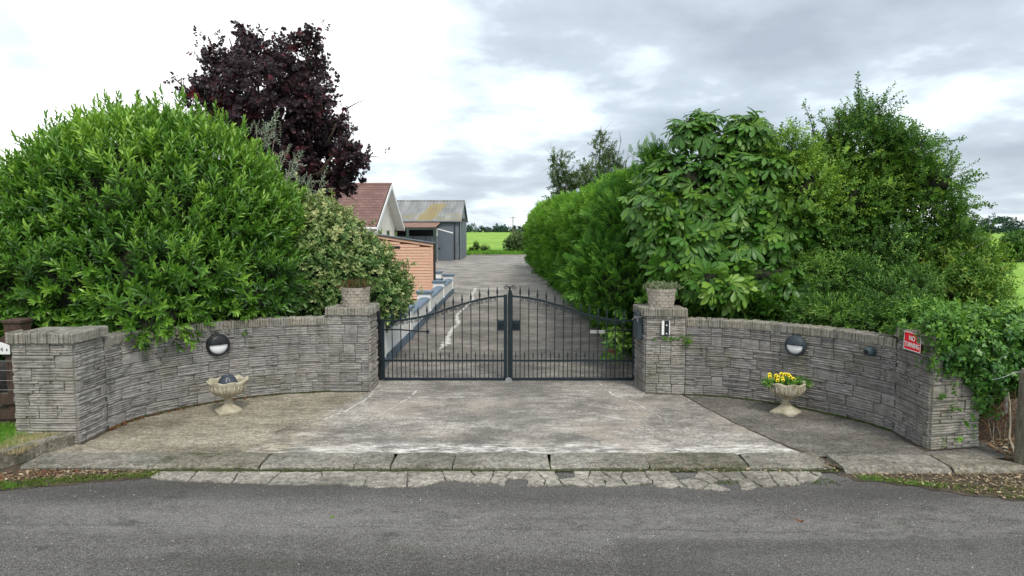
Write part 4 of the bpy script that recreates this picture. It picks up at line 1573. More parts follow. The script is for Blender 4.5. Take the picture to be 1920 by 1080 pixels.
chest = empty('horse_chestnut', (4.0, 12.6, 0), 'young horse chestnut with big drooping hand-shaped leaves above the right wall', 'tree')
pm = [palm(rng) for _ in range(8)]
HB = [PB(1320, 430, 12.4, 105, 95, 0.9), PB(1420, 370, 12.4, 85, 90, 0.8), PB(1310, 245, 12.6, 42, 38, 0.45), PB(1400, 250, 12.6, 42, 40, 0.45), PB(1255, 320, 12.7, 32, 34, 0.4), PB(1235, 400, 12.2, 44, 50, 0.4), PB(1285, 480, 12.0, 70, 55, 0.6),
      PB(1400, 485, 11.9, 88, 52, 0.6), PB(1235, 365, 12.9, 40, 40, 0.5), PB(1470, 320, 12.4, 50, 52, 0.6), PB(1240, 440, 12.3, 34, 46, .5), PB(1290, 350, 12.6, 55, 55, 0.6), PB(1215, 470, 12.2, 20, 26, .3), PB(1355, 330, 12.6, 50, 60, .5), PB(1462, 445, 11.9, 58, 62, .5), PB(1340, 525, 11.3, 62, 30, .35), PB(1440, 520, 11.3, 60, 30, .35), PB(1270, 520, 11.7, 34, 26, .3)]
core(HB, 0.62, chest, seed=71)
T_, TN = shell(HB, 430, rng, 0.16, 0.28, 0.25, 1.2, 71, inside=0.8, freq=4)
P, D, tg, tnt, fac = [], [], [], [], []
for k in range(len(T_)):
    axis = TN[k] * 0.6 + np.array([0, -0.25, -0.05 + (0.75 if T_[k][2] > 3.6 else 0.0)]) + rng.normal(0, 0.3, 3)
    axis /= np.linalg.norm(axis)
    nl_ = int(rng.integers(4, 7))
    t0 = rng.normal(0.42, 0.17)
    fr = frames(axis[None, :], np.array([rng.uniform(0, 6.28)]))[0]
    for q in range(nl_):
        az = 2 * math.pi * q / nl_ + rng.uniform(-.3, .3)
        an = math.radians(rng.uniform(45, 88))
        d = fr @ np.array([math.cos(az) * math.sin(an), math.sin(az) * math.sin(an), math.cos(an)])
        d = d + np.array([0, 0, -0.55])
        d /= np.linalg.norm(d)
        P.append(T_[k] + d * rng.uniform(0.14, 0.24)); D.append(d); tg.append(-(axis * 0.7 + np.array([0, -0.1, 0.75]) + rng.normal(0, .15, 3)))
        tnt.append(np.clip(t0 + rng.normal(0, 0.08), 0, 1)); fac.append(((np.array([0, 0, CH]) - T_[k]) * TN[k]).sum())
P, D, tg, tint, facing = map(np.array, (P, D, tg, tnt, fac))
def roll_to(D, target):
    D = D / np.linalg.norm(D, axis=1, keepdims=True)
    ref = np.where(np.abs(D[:, 2:3]) > 0.95, np.array([[1.0, 0, 0]]), np.array([[0, 0, 1.0]]))
    X = np.cross(ref, D); X /= np.linalg.norm(X, axis=1, keepdims=True)
    Yv = np.cross(D, X)
    return np.arctan2((Yv * target).sum(1), (X * target).sum(1))
ctw = MB()
hc = np.array([list(b_[0]) for b_ in HB])
for k in range(len(T_)):
    o_ = hc[((hc - T_[k]) ** 2).sum(1).argmin()]
    A_, B_ = Vector(o_), Vector(T_[k])
    ctw.tube([A_.lerp(B_, 0.3), A_.lerp(B_, 0.7) + Vector((0, 0, 0.04)), B_], [0.014, 0.010, 0.006], 5, cap=False)
oo = ctw.build('twigs', M['bark'], chest); oo['kind'] = 'stuff'
S = U(0.5, 1.15, len(P))
order = np.argsort(-facing + rng.uniform(0, 3, len(P)))
rl = roll_to(D, tg)
a_, b_ = order[:285], order[285:]
single_pieces('leaf', M['chestnut'], pm, P[a_], D[a_], S[a_], tint[a_], chest, roll=rl[a_])
foliage('foliage', M['chestnut'], pm, P[b_], D[b_], S[b_], tint[b_], chest, roll=rl[b_])
limbs(chest, (4.1, 12.8, -0.05), [tuple(b[0]) for b in HB], 0.10, twigs=3)

# --- hawthorn thicket
haw = empty('hawthorn_tree', (6.4, 11.8, 0), 'bushy hawthorn with small bright leaves and thin shoots standing up, right of the chestnut', 'tree')
YH = 12.2
hb = [(1630, 370, 100, 82), (1560, 385, 85, 80), (1500, 370, 46, 62), (1490, 430, 50, 60), (1470, 285, 22, 26), (1715, 410, 80, 70), (1610, 290, 50, 45), (1550, 305, 36, 34), (1680, 305, 42, 38), (1735, 345, 36, 34), (1520, 470, 85, 80),
      (1640, 480, 110, 90), (1735, 490, 70, 72), (1772, 445, 26, 26), (1618, 235, 14, 36), (1495, 320, 36, 32), (1660, 265, 24, 20), (1700, 290, 22, 20), (1765, 395, 22, 14), (1590, 262, 18, 22)]
HW = [PB(a, c, YH + random.uniform(-.3, .3), e, f, 0.85) for a, c, e, f in hb]
core(HW[:3] + HW[7:10], 0.70, haw, seed=81)
hs = [shoot(15, 0.30, 0.052, 0.040, (85, 40), 'simple', tipbright=0.2, droop=0.15) for _ in range(6)]
P, Nn = shell(HW, 7800, rng, 0.24, 0.34, 0.3, 1.0, 81, inside=0.8, freq=4, micro=0.35)
D = Nn * 0.7 + np.array([0.1, 0, 0.35]) + rng.normal(0, 0.5, P.shape)
hg = np.clip((P[:, 2] - 1.5) / 2.6, 0, 1)
tint = np.clip(0.26 + 0.24 * hg + 0.42 * lump(P * 1.9, 82, 1.0) + rng.normal(0, 0.14, len(P)), 0, 1)
foliage('foliage', M['hawthorn'], hs, P, D, U(0.6, 1.2, len(P)), tint, haw)
# long wispy shoots against the sky
wis = [((1612, 230), (1609, 148)), ((1530, 262), (1508, 195)), ((1560, 260), (1533, 212)), ((1575, 250), (1570, 210)), ((1640, 235), (1650, 205)), ((1690, 255), (1690, 230)),
       ((1720, 275), (1805, 262)), ((1700, 250), (1725, 238)), ((1735, 305), (1770, 275)), ((1750, 340), (1800, 352)), ((1775, 400), (1862, 384)), ((1760, 370), (1815, 345)),
       ((1590, 235), (1580, 205)), ((1650, 245), (1670, 212)), ((1480, 290), (1498, 240)), ((1770, 330), (1790, 305))]
rw_ = random.Random(8)
for (a, c) in [(1500, 290), (1535, 275), (1560, 262), (1585, 250), (1600, 215), (1628, 200), (1645, 245), (1668, 255), (1690, 268), (1712, 290), (1735, 310), (1752, 335), (1765, 360), (1780, 385), (1800, 410), (1725, 300), (1575, 262), (1615, 190)]:
    wis.append(((a, c + 12), (a + rw_.uniform(-18, 30), c - rw_.uniform(8, 40))))
P, D = [], []
tw = MB()
for (a, c) in wis:
    A, B = W(*a, YH), W(*c, YH)
    tw.tube([A, A.lerp(B, 0.5) + Vector((0, 0, 0.04)), B], [0.012, 0.008, 0.003], 4)
    k = int((B - A).length / 0.045)
    for i in range(k):
        P.append(tuple(A.lerp(B, i / k) + Vector((random.gauss(0, .02), random.gauss(0, .03), random.gauss(0, .02) + 0.03)))); d = (B - A).normalized()
        D.append((d.x + random.gauss(0, .5), random.gauss(0, .5), d.z + random.gauss(0, .5)))
sm = [shoot(6, 0.11, 0.052, 0.040, (85, 40), 'simple', droop=0.15) for _ in range(4)]
foliage('leaf_sprays', M['hawthorn'], sm, np.array(P), np.array(D), U(0.7, 1.2, len(P)), U(0.2, 0.6, len(P)), haw)
o = tw.build('twigs', M['bark'], haw); o['kind'] = 'stuff'
limbs(haw, (6.3, 12.3, -0.05), [tuple(b[0]) for b in HW], 0.09, twigs=5, jitter=0.25)

# --- privet undergrowth hanging over the right wall
pri = empty('privet_hedge', (5.2, 10.9, 0), 'dark narrow-leaved privet growing over the coping of the right curved wall', 'hedge')
PBl = [PB(1560, 560, 11.3, 75, 55, 0.5), PB(1650, 575, 10.8, 62, 52, 0.5), PB(1725, 600, 9.9, 50, 34, 0.4), PB(1480, 555, 11.6, 60, 42, 0.45), PB(1610, 605, 10.3, 70, 26, 0.3), PB(1700, 555, 10.8, 42, 46, .4),
       PB(1520, 520, 11.4, 40, 40, .4), PB(1590, 520, 11.2, 36, 34, .4), PB(1540, 592, 10.7, 60, 24, .3)]
core(PBl, 0.8, pri, seed=101)
ps = [shoot(12, 0.22, 0.075, 0.022, (70, 30), 'simple', tipbright=0.25, droop=0.1) for _ in range(5)]
P, Nn = shell(PBl, 3600, rng, 0.16, 0.32, 0.25, 1.12, 101)
D = Nn * 0.6 + np.array([0, -0.1, 0.35]) + rng.normal(0, 0.5, P.shape)
tint = np.clip(0.42 + 0.40 * lump(P * 2.4, 102, 1.0) + rng.normal(0, 0.16, len(P)), 0, 1)
foliage('foliage', M['privet'], ps, P, D, U(0.7, 1.2, len(P)), tint, pri)
limbs(pri, (5.6, 11.4, -0.05), [tuple(b[0]) for b in PBl], 0.04)

# --- elder / ash seedling at the right
eld = empty('elder_bush', (7.6, 11.4, 0), 'pale yellow-green elder bush between the hawthorn and the open field', 'shrub')
EB = [PB(1805, 520, 11.6, 48, 60, 0.6), PB(1780, 540, 11.3, 52, 52, 0.5), PB(1832, 565, 11.2, 28, 30, 0.5), PB(1800, 460, 12, 26, 20, 0.4)]
core(EB, 0.6, eld, seed=111)
es = [shoot(11, 0.30, 0.075, 0.032, (80, 40), 'simple', tipbright=0.2, droop=0.25) for _ in range(5)]
P, Nn = shell(EB, 1250, rng, 0.16, 0.25, 0.4, 0.6, 111)
D = Nn * 0.6 + np.array([0.1, 0, 0.5]) + rng.normal(0, 0.5, P.shape)
foliage('foliage', M['ash'], es, P, D, U(0.7, 1.2, len(P)), np.clip(rng.normal(0.45, 0.22, len(P)), 0, 1), eld)
br = [((1800, 480), (1860, 445)), ((1845, 560), (1895, 540)), ((1780, 560), (1770, 470)), ((1870, 600), (1900, 575))]
tw = MB()
P, D = [], []
for a, c in br:
    A, B = W(*a, 11.2), W(*c, 11.2)
    tw.tube([A, B], [0.012, 0.004], 4)
    for i in range(9):
        P.append(tuple(A.lerp(B, i / 8))); D.append((random.gauss(0.3, .5), random.gauss(0, .4), random.gauss(0.2, .5)))
foliage('leaf_sprays', M['ash'], es, np.array(P), np.array(D), U(0.4, 0.7, len(P)), U(0.3, 0.8, len(P)), eld)
o = tw.build('twigs', M['bark_pale'], eld); o['kind'] = 'stuff'
limbs(eld, (7.6, 11.7, -0.05), [tuple(b[0]) for b in EB], 0.04)

# --- ivy
ivy = empty('ivy_mass', (6.1, 9.0, 0), 'dense ivy mound smothering the right outer pier and the fence beside it', 'ivy')
IB = [PB(1790, 628, 9.0, 80, 42, 0.6), PB(1875, 640, 8.7, 62, 44, 0.5), PB(1840, 680, 8.6, 68, 48, 0.4), PB(1800, 665, 8.35, 50, 44, 0.28), PB(1810, 715, 8.5, 34, 34, 0.22),
      PB(1735, 608, 8.6, 40, 22, 0.4), PB(1800, 645, 8.02, 48, 38, 0.20), PB(1828, 695, 8.08, 30, 42, 0.16), PB(1830, 740, 8.15, 11, 28, 0.12), PB(1775, 665, 7.95, 24, 30, 0.10),
      PB(1764, 624, 7.95, 20, 20, 0.2), PB(1950, 675, 8.5, 60, 44, 0.5), PB(1872, 700, 8.7, 40, 30, 0.3)]
core(IB, 0.80, ivy, seed=121)
def ivyshoot(n=9):
    parts = [stem_part(0.2, 0.003, -0.1)]
    for i in range(n):
        t = i / n
        az = i * 2.4
        an = math.radians(rng.uniform(50, 95))
        d = (math.cos(az) * math.sin(an), math.sin(az) * math.sin(an), math.cos(an))
        v, f = lobed_leaf(0.062 * rng.uniform(.7, 1.2), 0.062, 3)
        parts.append((rot_to(v, d, (0, 0, 1), (0, 0, 0.2 * t)), f, rng.uniform(-.12, .12) + 0.2 * (t - .5)))
    return merge(parts)
iv = [ivyshoot() for _ in range(6)]
P, Nn = shell(IB, 5200, rng, 0.09, 0.16, 0.25, 0.35, 121)
D = Nn * 0.8 + np.array([0, -0.1, 0.1]) + rng.normal(0, 0.4, P.shape)
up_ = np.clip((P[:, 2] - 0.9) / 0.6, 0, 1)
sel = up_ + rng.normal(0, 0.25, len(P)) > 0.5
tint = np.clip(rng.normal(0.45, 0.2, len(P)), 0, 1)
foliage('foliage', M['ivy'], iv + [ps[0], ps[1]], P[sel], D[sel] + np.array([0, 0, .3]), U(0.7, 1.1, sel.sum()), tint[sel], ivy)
foliage('shade_toned_foliage', M['ivy_shade'], iv, P[~sel], D[~sel], U(0.8, 1.3, (~sel).sum()), tint[~sel], ivy)  # lower leaves get a darker copy of the ivy colour as painted shade
pts = [(1750, 690), (1755, 700), (1752, 680), (1765, 745), (1790, 757), (1785, 765), (1810, 790), (1820, 800), (1815, 775), (1770, 700), (1780, 720), (1745, 680), (1795, 823), (1770, 822), (1755, 590), (1700, 600)]
P = np.array([tuple(W(a + random.uniform(-7, 7), c + random.uniform(-6, 6), 7.86 if a > 1745 else 7.95)) for a, c in pts for _ in range(2)])
foliage('creeping_stems', M['ivy'], iv, P, rng.normal(0, .4, P.shape) + np.array([-0.2, -.5, -.4]), U(0.4, 0.7, len(P)), U(0.2, .7, len(P)), ivy)
MB().tube([(5.95, 8.9, -0.05), (6.0, 8.8, 0.6), (6.1, 8.8, 1.1)], [0.03, 0.025, 0.02], 6).build('stem', M['bark'], ivy)
m = MB()
for k in range(7):
    a = G(random.uniform(1845, 1890), random.uniform(800, 835))
    m.tube([a, a + Vector((random.uniform(-.1, .1), 0.1, 0.3)), a + Vector((random.uniform(-.2, .25), 0.15, 0.7))], [0.008, 0.006, 0.004], 5)
m.build('bare_stems', M['bark_pale'], ivy)['kind'] = 'stuff'

# dead brown brush below the ivy
db = empty('dead_brush', (6.2, 8.5, 0), 'tangle of dead brown stems in the gap beside the ivy-covered pier', 'dead plant')
m = MB()
for k in range(420):
    x = random.uniform(5.72, 6.35); y = random.uniform(8.15, 8.9)
    a = Vector((x, y, random.uniform(-0.02, 0.45)))
    v = Vector((random.gauss(0, .12), random.gauss(0, .1), random.uniform(0.08, 0.32)))
    m.tube([a, a + v * 0.6, a + v + Vector((random.gauss(0, .05), 0, -0.02))], [0.004, 0.003, 0.0015], 3, cap=False)
o = m.build('stems', M['dead'], db)
o['kind'] = 'stuff'

# --- two fruit trees behind the hedge
for (nm, lab, bl, base, Yt) in [
    ('pear_tree', 'thin open-crowned tree with grey-green leaves, left of the pair behind the conifer hedge', [(1055, 320, 22, 30), (1065, 350, 28, 24), (1045, 345, 16, 28), (1085, 340, 20, 18), (1040, 300, 10, 14), (1100, 318, 14, 16), (1050, 375, 24, 16)], (1062, 400), 31),
    ('pear_tree', 'taller pointed tree with grey-green leaves, right of the pair behind the conifer hedge', [(1130, 290, 22, 30), (1128, 262, 11, 20), (1128, 330, 32, 34), (1150, 350, 34, 28), (1105, 345, 18, 22), (1160, 310, 16, 20), (1145, 290, 12, 16), (1170, 340, 18, 30)], (1135, 400), 29)]:
    B_ = [PB(a, c, Yt + random.uniform(-.4, .4), e, f, e * Yt / F) for a, c, e, f in bl]
    g = W(*base, Yt)
    t = empty(nm, (g.x, Yt, 0), lab, 'tree', 'fruit trees behind the conifer hedge')
    P, Nn = shell(B_, 620, rng, 0.25, 0.3, 0.7, 1.0, 131, inside=0.6, freq=4)
    fs_ = [shoot(12, 0.30, 0.085, 0.055, (85, 35), 'simple', droop=0.2) for _ in range(4)]
    foliage('foliage', M['pear'], fs_, P, rng.normal(0, .6, P.shape) + np.array([0, 0, 0.4]), U(0.7, 1.3, len(P)), np.clip(rng.normal(.45, .22, len(P)), 0, 1), t)
    tops_ = [tuple(b[0]) for b in B_] + [tuple(W(a, c, Yt)) for a, c in ([(1127, 236), (1118, 300), (1165, 262), (1150, 270), (1178, 290)] if lab[0] == 't' and 'taller' in lab else [(1033, 288), (1110, 300)])]
    limbs(t, (g.x, Yt, -0.05), tops_, 0.10, twigs=6, jitter=0.3)

# --- hydrangea-like plant just behind the gate on the right
hy = empty('broadleaf_shrub', (2.35, 12.4, 0), 'small broad-leaved shrub with a few dark red blooms behind the right end of the gate', 'shrub')
P = np.array([tuple(W(1165 + random.gauss(0, 14), 640 + random.gauss(0, 18), 12.4 + random.uniform(-.15, .2))) for _ in range(34)])
hl = [shoot(7, 0.16, 0.17, 0.075, (95, 50), 'strip', droop=0.35) for _ in range(3)]
foliage('foliage', M['privet'], hl, P, rng.normal(0, .5, P.shape) + np.array([-0.2, -.3, 0.3]), U(0.6, 1.0, len(P)), U(0.4, 1, len(P)), hy)
m = MB()
for k in range(5):
    c = W(1148 + random.uniform(-6, 6), 658 + random.uniform(-5, 5), 12.2)
    m.lathe([(0.0, -0.02), (0.02, -0.01), (0.024, 0.005), (0.012, 0.02), (0.0, 0.024)], c, 7)
m.build('bloom', m_plain('dark_red_bloom', (0.16, 0.02, 0.03), 0.7, 0.3, 30), hy)
MB().tube([(2.4, 12.5, -0.02), (2.38, 12.4, 0.4)], [0.02, 0.012], 6).build('stem', M['bark'], hy)

# ------------------------------------------------------------------ background woods, bushes
def far_bush(name, label, blobs, n, mat, size, parent=None, cat='shrub', group=None, stuff=False):
    base = blobs[0][0]
    if stuff:
        e = None
    else:
        e = empty(name, (base[0], base[1], 0), label, cat, group)
    P, Nn = shell(blobs, n, rng, size * 0.5, 0.18, 0.5, -0.2, 141, inside=0.7, freq=3)
    fl = [shoot(6, size * 0.6, size * 0.55, size * 0.4, (90, 30), 'simple', droop=0.1) for _ in range(3)]
    o = foliage('foliage' if not stuff else name, mat, fl, P, Nn * 0.6 + rng.normal(0, .5, P.shape) + np.array([0, 0, .3]), U(0.7, 1.2, len(P)), np.clip(rng.normal(.45, .2, len(P)), 0, 1), e)
    if not stuff:
        core(blobs, 0.7, e, seed=141)
    return e or o


random.seed(21)
bl = []
for k in range(150):
    px = -300 + k * 16 + random.uniform(-6, 6)
    big = 1.0 + 0.9 * math.exp(-((px - 1010) / 40) ** 2) + 0.5 * math.exp(-((px - 930) / 10) ** 2) + 0.5 * math.exp(-((px - 880) / 12) ** 2)
    h = random.uniform(2.0, 3.4) * big
    x = (px - 960) / F * 620
    bl.append(((x, 620 + random.uniform(-8, 8), h * 0.3), (random.uniform(4, 8), 5, h)))
far_bush('distant_woodland', '', bl, 11000, M['far_wood'], 2.8, stuff=True)
bl = []
for k in range(26):
    px = 1780 + k * 14 + random.uniform(-6, 6)
    h = random.uniform(7, 10)
    bl.append((((px - 960) / F * 420, 420 + random.uniform(-8, 8), h * 0.25), (random.uniform(6, 9), 7, h * 0.8)))
far_bush('distant_woodland', '', bl, 2600, M['far_wood'], 2.0, stuff=True)
far_bush('field_bush', 'rounded dark bush at the field edge beyond the end of the drive', [PB(972, 452, 74, 20, 15, 1.4), PB(955, 458, 74, 9, 11, 0.6), PB(990, 450, 75, 14, 14, 1)], 750, M['pear'], 0.35)
far_bush('field_sapling', 'thin pale sapling at the field edge next to the grey barn', [PB(893, 462, 76, 8, 10, 0.6), PB(908, 466, 76, 10, 6, 0.5), PB(884, 468, 76, 6, 6, 0.5)], 130, M['ash'], 0.28)
far_bush('field_tree', 'dark round tree in the open field at the far right', [PB(1900, 460, 56, 18, 22, 1.2), PB(1915, 452, 56, 16, 16, 1.0), PB(1893, 475, 56, 14, 14, .8)], 750, M['privet'], 0.32, cat='tree')
far_bush('field_hedge', 'low hedge line crossing the green field at the far right', [PB(1850 + k * 22, 484 + random.uniform(-2, 2), 57, 16, 8, 0.8) for k in range(9)], 700, M['pear'], 0.3, cat='hedge')
m = MB()
m.tube([(0.2, 140, -0.1), (0.2, 140, 5.2)], [0.12, 0.09], 8)
e = empty('utility_pole', (0.2, 140, -0.1), 'slim utility pole standing in the green field beyond the drive', 'utility pole')
m.build('pole', M['post'], e)
m = MB(); m.box(-0.5, 0.9, 139.95, 140.05, 4.9, 5.0); m.build('crossarm', M['post'], e)
e = empty('fence_post', tuple(G(952, 470)), 'short pale post in the grass at the edge of the far field', 'fence post')
g = G(952, 470)
MB().tube([(g.x, g.y, -0.05), (g.x, g.y, 1.0)], [0.09, 0.09], 6).build('post', M['bark_pale'], e)

# ------------------------------------------------------------------ grass, moss, litter
def blade(h, w):
    V = np.array([(-w, 0, 0), (w, 0, 0), (w * 0.6, h * 0.15, h * 0.6), (-w * 0.6, h * 0.15, h * 0.6), (0, h * 0.4, h)], float)
    return V, [(0, 1, 2, 3), (3, 2, 4)]
def tuft(n, h, w, rngl=RNG):
    parts = []
    for i in range(n):
        v, f = blade(h * rngl.uniform(.6, 1.2), w)
        a = rngl.uniform(0, 6.28)
        R_ = np.array([[math.cos(a), math.sin(a), 0], [-math.sin(a), math.cos(a), 0], [0, 0, 1]])
        parts.append((v @ R_ + np.array([rngl.normal(0, .01), rngl.normal(0, .01), 0]), f, rngl.uniform(-.15, .15)))
    return merge(parts)
tf = [tuft(6, 0.05, 0.002) for _ in range(5)]
tfl = [tuft(7, 0.11, 0.003) for _ in range(5)]
n = 5200
P = np.stack([U(-7.4, -5.45, n), U(6.9, 8.5, n), np.full(n, 0.12)], 1)
kx = -7.4 + (P[:, 1] - 6.85) / (7.32 - 6.85) * (1.7)
keep = (P[:, 0] < np.where(P[:, 1] < 7.32, kx, -5.45)) & ~((P[:, 0] > -6.03) & (P[:, 1] > 8.12))
P = P[keep]
dry = (P[:, 0] + rng.normal(0, .08, len(P)) > -5.92)
UPV = np.array([0, 0, 1.0])
foliage('grass', M['grassblade'], tf, P[~dry], UPV + rng.normal(0, .15, P[~dry].shape), U(.7, 1.3, (~dry).sum()), U(0.2, .9, (~dry).sum()), None)
foliage('dry_grass', M['strawblade'], tfl, P[dry], UPV + rng.normal(0, .35, P[dry].shape), U(.25, .6, dry.sum()), U(0.2, .9, dry.sum()), None)
# grass at the far yard edge
n = 2500
P = np.stack([U(-5, 9, n), U(68.3, 79, n), np.full(n, -0.03)], 1)
foliage('rough_grass', M['grassblade'], [tuft(6, 0.3, 0.02) for _ in range(3)], P, UPV + rng.normal(0, .25, P.shape), U(.7, 1.6, n), U(0.1, .9, n), None)

def poly_scatter(poly, n):
    xs = [p[0] for p in poly]; ys_ = [p[1] for p in poly]
    out = []
    while len(out) < n:
        x, y = random.uniform(min(xs), max(xs)), random.uniform(min(ys_), max(ys_))
        ins = False
        j_ = len(poly) - 1
        for i in range(len(poly)):
            if (poly[i][1] > y) != (poly[j_][1] > y) and x < (poly[j_][0] - poly[i][0]) * (y - poly[i][1]) / (poly[j_][1] - poly[i][1]) + poly[i][0]:
                ins = not ins
            j_ = i
        if ins: out.append((x, y))
    return out


gl = [(-6.4, 6.4), (-5.2, 6.72), (-4.4, 6.98), (-3.8, 7.1), (-3.8, 7.28), (-5.3, 7.3), (-5.7, 7.1), (-6.6, 6.7)]
gr_ = [(3.62, 7.1), (4.2, 6.84), (4.9, 6.5), (5.6, 6.25), (6.5, 6.1), (7.0, 7.4), (6.0, 7.6), (5.8, 7.2), (3.7, 7.2)]
gr2 = [(5.65, 7.55), (6.1, 7.0), (6.7, 7.2), (6.5, 8.4), (5.75, 8.2)]
mt = [tuft(7, 0.018, 0.003) for _ in range(4)]
lf = []
for k in range(6):
    v, f = leaf_strip(0.055, 0.028, 0.2 * rng.uniform(-1, 1), 0.3 * rng.uniform(-1, 1))
    lf.append((v, f, np.full(len(v), 0.0)))
ch_ = []
for k in range(4):
    v, f = simple_leaf(0.05, 0.009, 0.1)
    ch_.append((v, f, np.full(len(v), 0.0)))


def litter(name, poly, n, z, mat, tm, size, dens=None):
    pts = poly_scatter(poly, n)
    P = np.array([(x, y, z + random.uniform(0.002, 0.014)) for x, y in pts])
    # flat-lying: template X in plane, Z up -> frame Z = up with tilt
    D = UPV + rng.normal(0, .25, P.shape)
    return foliage(name, mat, tm, P, D, U(size * .6, size * 1.3, len(P)), U(0, 1, len(P)), None)


litter('moss', gl[:5] + [(-4.5, 7.15), (-6.5, 6.6)], 1100, ZR + 0.005, M['moss'], mt, 1.0)
litter('grass_edge', [(-6.6, 6.32), (-5.6, 6.58), (-5.0, 6.8), (-5.3, 6.95), (-6.6, 6.65)], 800, ZR + 0.005, M['grassblade'], tf, 0.6)
litter('leaf_litter', [(-5.65, 7.2), (-5.3, 7.3), (-3.9, 7.3), (-3.8, 7.18), (-4.6, 7.05), (-5.4, 6.95)], 1100, ZR + 0.008, M['litter'], lf + ch_ * 2, 0.75)
litter('russet_litter', [(-5.65, 7.15), (-5.3, 7.3), (-4.3, 7.3), (-4.9, 7.15), (-5.5, 7.0)], 70, ZR + 0.014, M['litter_red'], lf, 0.75)
litter('moss', gr_[:6] + [(6.8, 6.6), (4.9, 6.8), (3.9, 7.12)], 700, ZR + 0.006, M['moss'], mt, 1.0)
litter('leaf_litter', gr_, 3000, ZR + 0.01, M['litter'], lf + ch_ * 2, 0.7)
litter('leaf_litter', gr2, 750, 0.0, M['litter'], lf + ch_, 1.1)
litter('russet_litter', gr2, 160, 0.012, M['litter_red'], lf, 0.75)
litter('dry_grass', gr_, 300, ZR + 0.006, M['strawblade'], tf, 0.7)
litter('grass_edge', [(3.65, 7.15), (4.5, 6.85), (4.4, 6.75), (3.65, 7.02)], 420, ZR + 0.005, M['grassblade'], tf, 0.45)
litter('weeds', [(5.75, 7.1), (6.2, 6.9), (6.3, 7.5), (5.95, 7.6)], 130, 0.0, M['grassblade'], tfl, 1.0)
# leaves drifted along the foot of the left wall and into the cracks
pts = []
for k in range(230):
    s = random.random() ** 1.5
    P0 = Path(lw).at(s * 2.6)
    pts.append((P0.x + abs(random.gauss(0, .03)) + 0.05, P0.y - abs(random.gauss(0, .04)) - 0.04, 0.006 + random.uniform(0, .012)))
P = np.array(pts)
foliage('russet_litter', M['litter_red'], lf, P, UPV + rng.normal(0, .3, P.shape), U(.5, .9, len(P)), U(0, 1, len(P)), None)
pts = [(random.uniform(-4.9, -2.6), random.uniform(8.2, 10.3), 0.004) for _ in range(26)] + [(random.uniform(1.2, 3.3), 7.26 + random.gauss(0, .02), -0.02) for _ in range(60)] + \
      [(3.44 + random.gauss(0, .06), 7.5 + random.gauss(0, .2), 0.01) for _ in range(70)]
P = np.array(pts)
foliage('leaf_litter', M['litter'], lf, P, UPV + rng.normal(0, .2, P.shape), U(.4, .8, len(P)), U(0, 1, len(P)), None)
# moss in joints of the kerb strip and along wall feet, where it backs up the painted contact shade
wp = []
for Pq in (Path([(p.x, p.y) for p in lw]), Path([(p.x, p.y) for p in rw])):
    for _ in range(420):
        s_ = random.uniform(0, Pq.L); q_ = Pq.at(s_); t_ = (Pq.at(s_ + .05) - Pq.at(s_ - .05)).normalized()
        d_ = 0.045 + abs(random.gauss(0, .018))
        wp.append((q_.x + t_.y * d_, q_.y - t_.x * d_, 0.002))
wp = np.array(wp)
foliage('moss', M['moss'], mt, wp, UPV + rng.normal(0, .2, wp.shape), U(.5, 1.2, len(wp)), U(0, .5, len(wp)), None)  # tufts along the wall feet back up the painted contact shade
P = np.array([(random.uniform(-4.0, 3.6), 7.275 + random.gauss(0, 0.016), -0.035) for _ in range(1800)] +
             [(random.uniform(0.3, 3.4), 6.98 + random.gauss(0, 0.06), ZR) for _ in range(900)])
foliage('moss', M['moss'], mt, P, UPV + rng.normal(0, .2, P.shape), U(.5, 1.0, len(P)), U(0, .6, len(P)), None)
# loose chippings on the road
m = MB()
for k in range(330):
    x, y = random.uniform(-5.5, 5.8), random.uniform(4.9, 7.0)
    r = random.uniform(0.002, 0.006)
    q = [Vector((random.uniform(.7, 1.1) * math.cos(a) * r, random.uniform(.7, 1.1) * math.sin(a) * r, 0)) for a in (0, 1.3, 2.6, 3.9, 5.1)]
    m.add([(x + p.x, y + p.y, ZR) for p in q] + [(x + p.x * .6, y + p.y * .6, ZR + r * 0.8) for p in q],
          [(i, (i + 1) % 5, 5 + (i + 1) % 5, 5 + i) for i in range(5)] + [(5, 6, 7, 8, 9)])
o = m.build('road_chippings', M['bloom']); o['kind'] = 'stuff'
# single leaves on the road
def lone_leaf(px, py, mat, label, L):
    g = G(px, py, ZR + 0.012)
    v, f = lobed_leaf(L, L * 0.9)
    v[:, 2] *= 2
    mm = to_mesh('fallen_leaf', [tile_mesh('fallen_leaf', (v, f, np.zeros(len(v))), np.eye(3)[None], np.zeros((1, 3)), np.ones(1), np.array([0.6]), mat)], mat)
    o = link('fallen_leaf', mm, None, tuple(g), (0.15, 0.1, random.uniform(0, 6)))
    tag(o, label, 'fallen leaf')
lone_leaf(1508, 976, M['litter_red'], 'single curled orange leaf lying on the asphalt below the right urn', 0.10)
lone_leaf(626, 966, M['ash'], 'single small green leaf lying on the asphalt', 0.06)

# ------------------------------------------------------------------ gate
YG = 11.62
def gz(py): return W(960, py, YG).z
def gxp(px): return W(px, 650, YG).x
curve = [(718, 601.6), (753.5, 600.5), (786.6, 595), (818.4, 586.5), (851.5, 574.9), (884.6, 565.2), (916.4, 558.3), (946.7, 555)]
curve_w = [(gxp(a), gz(c)) for a, c in curve]
xc = gxp(953.5)
def rail_z(x):
    d = abs(x - xc)
    xs = [abs(p[0] - xc) for p in curve_w][::-1]
    zs = [p[1] for p in curve_w][::-1]
    return float(np.interp(d, xs, zs))


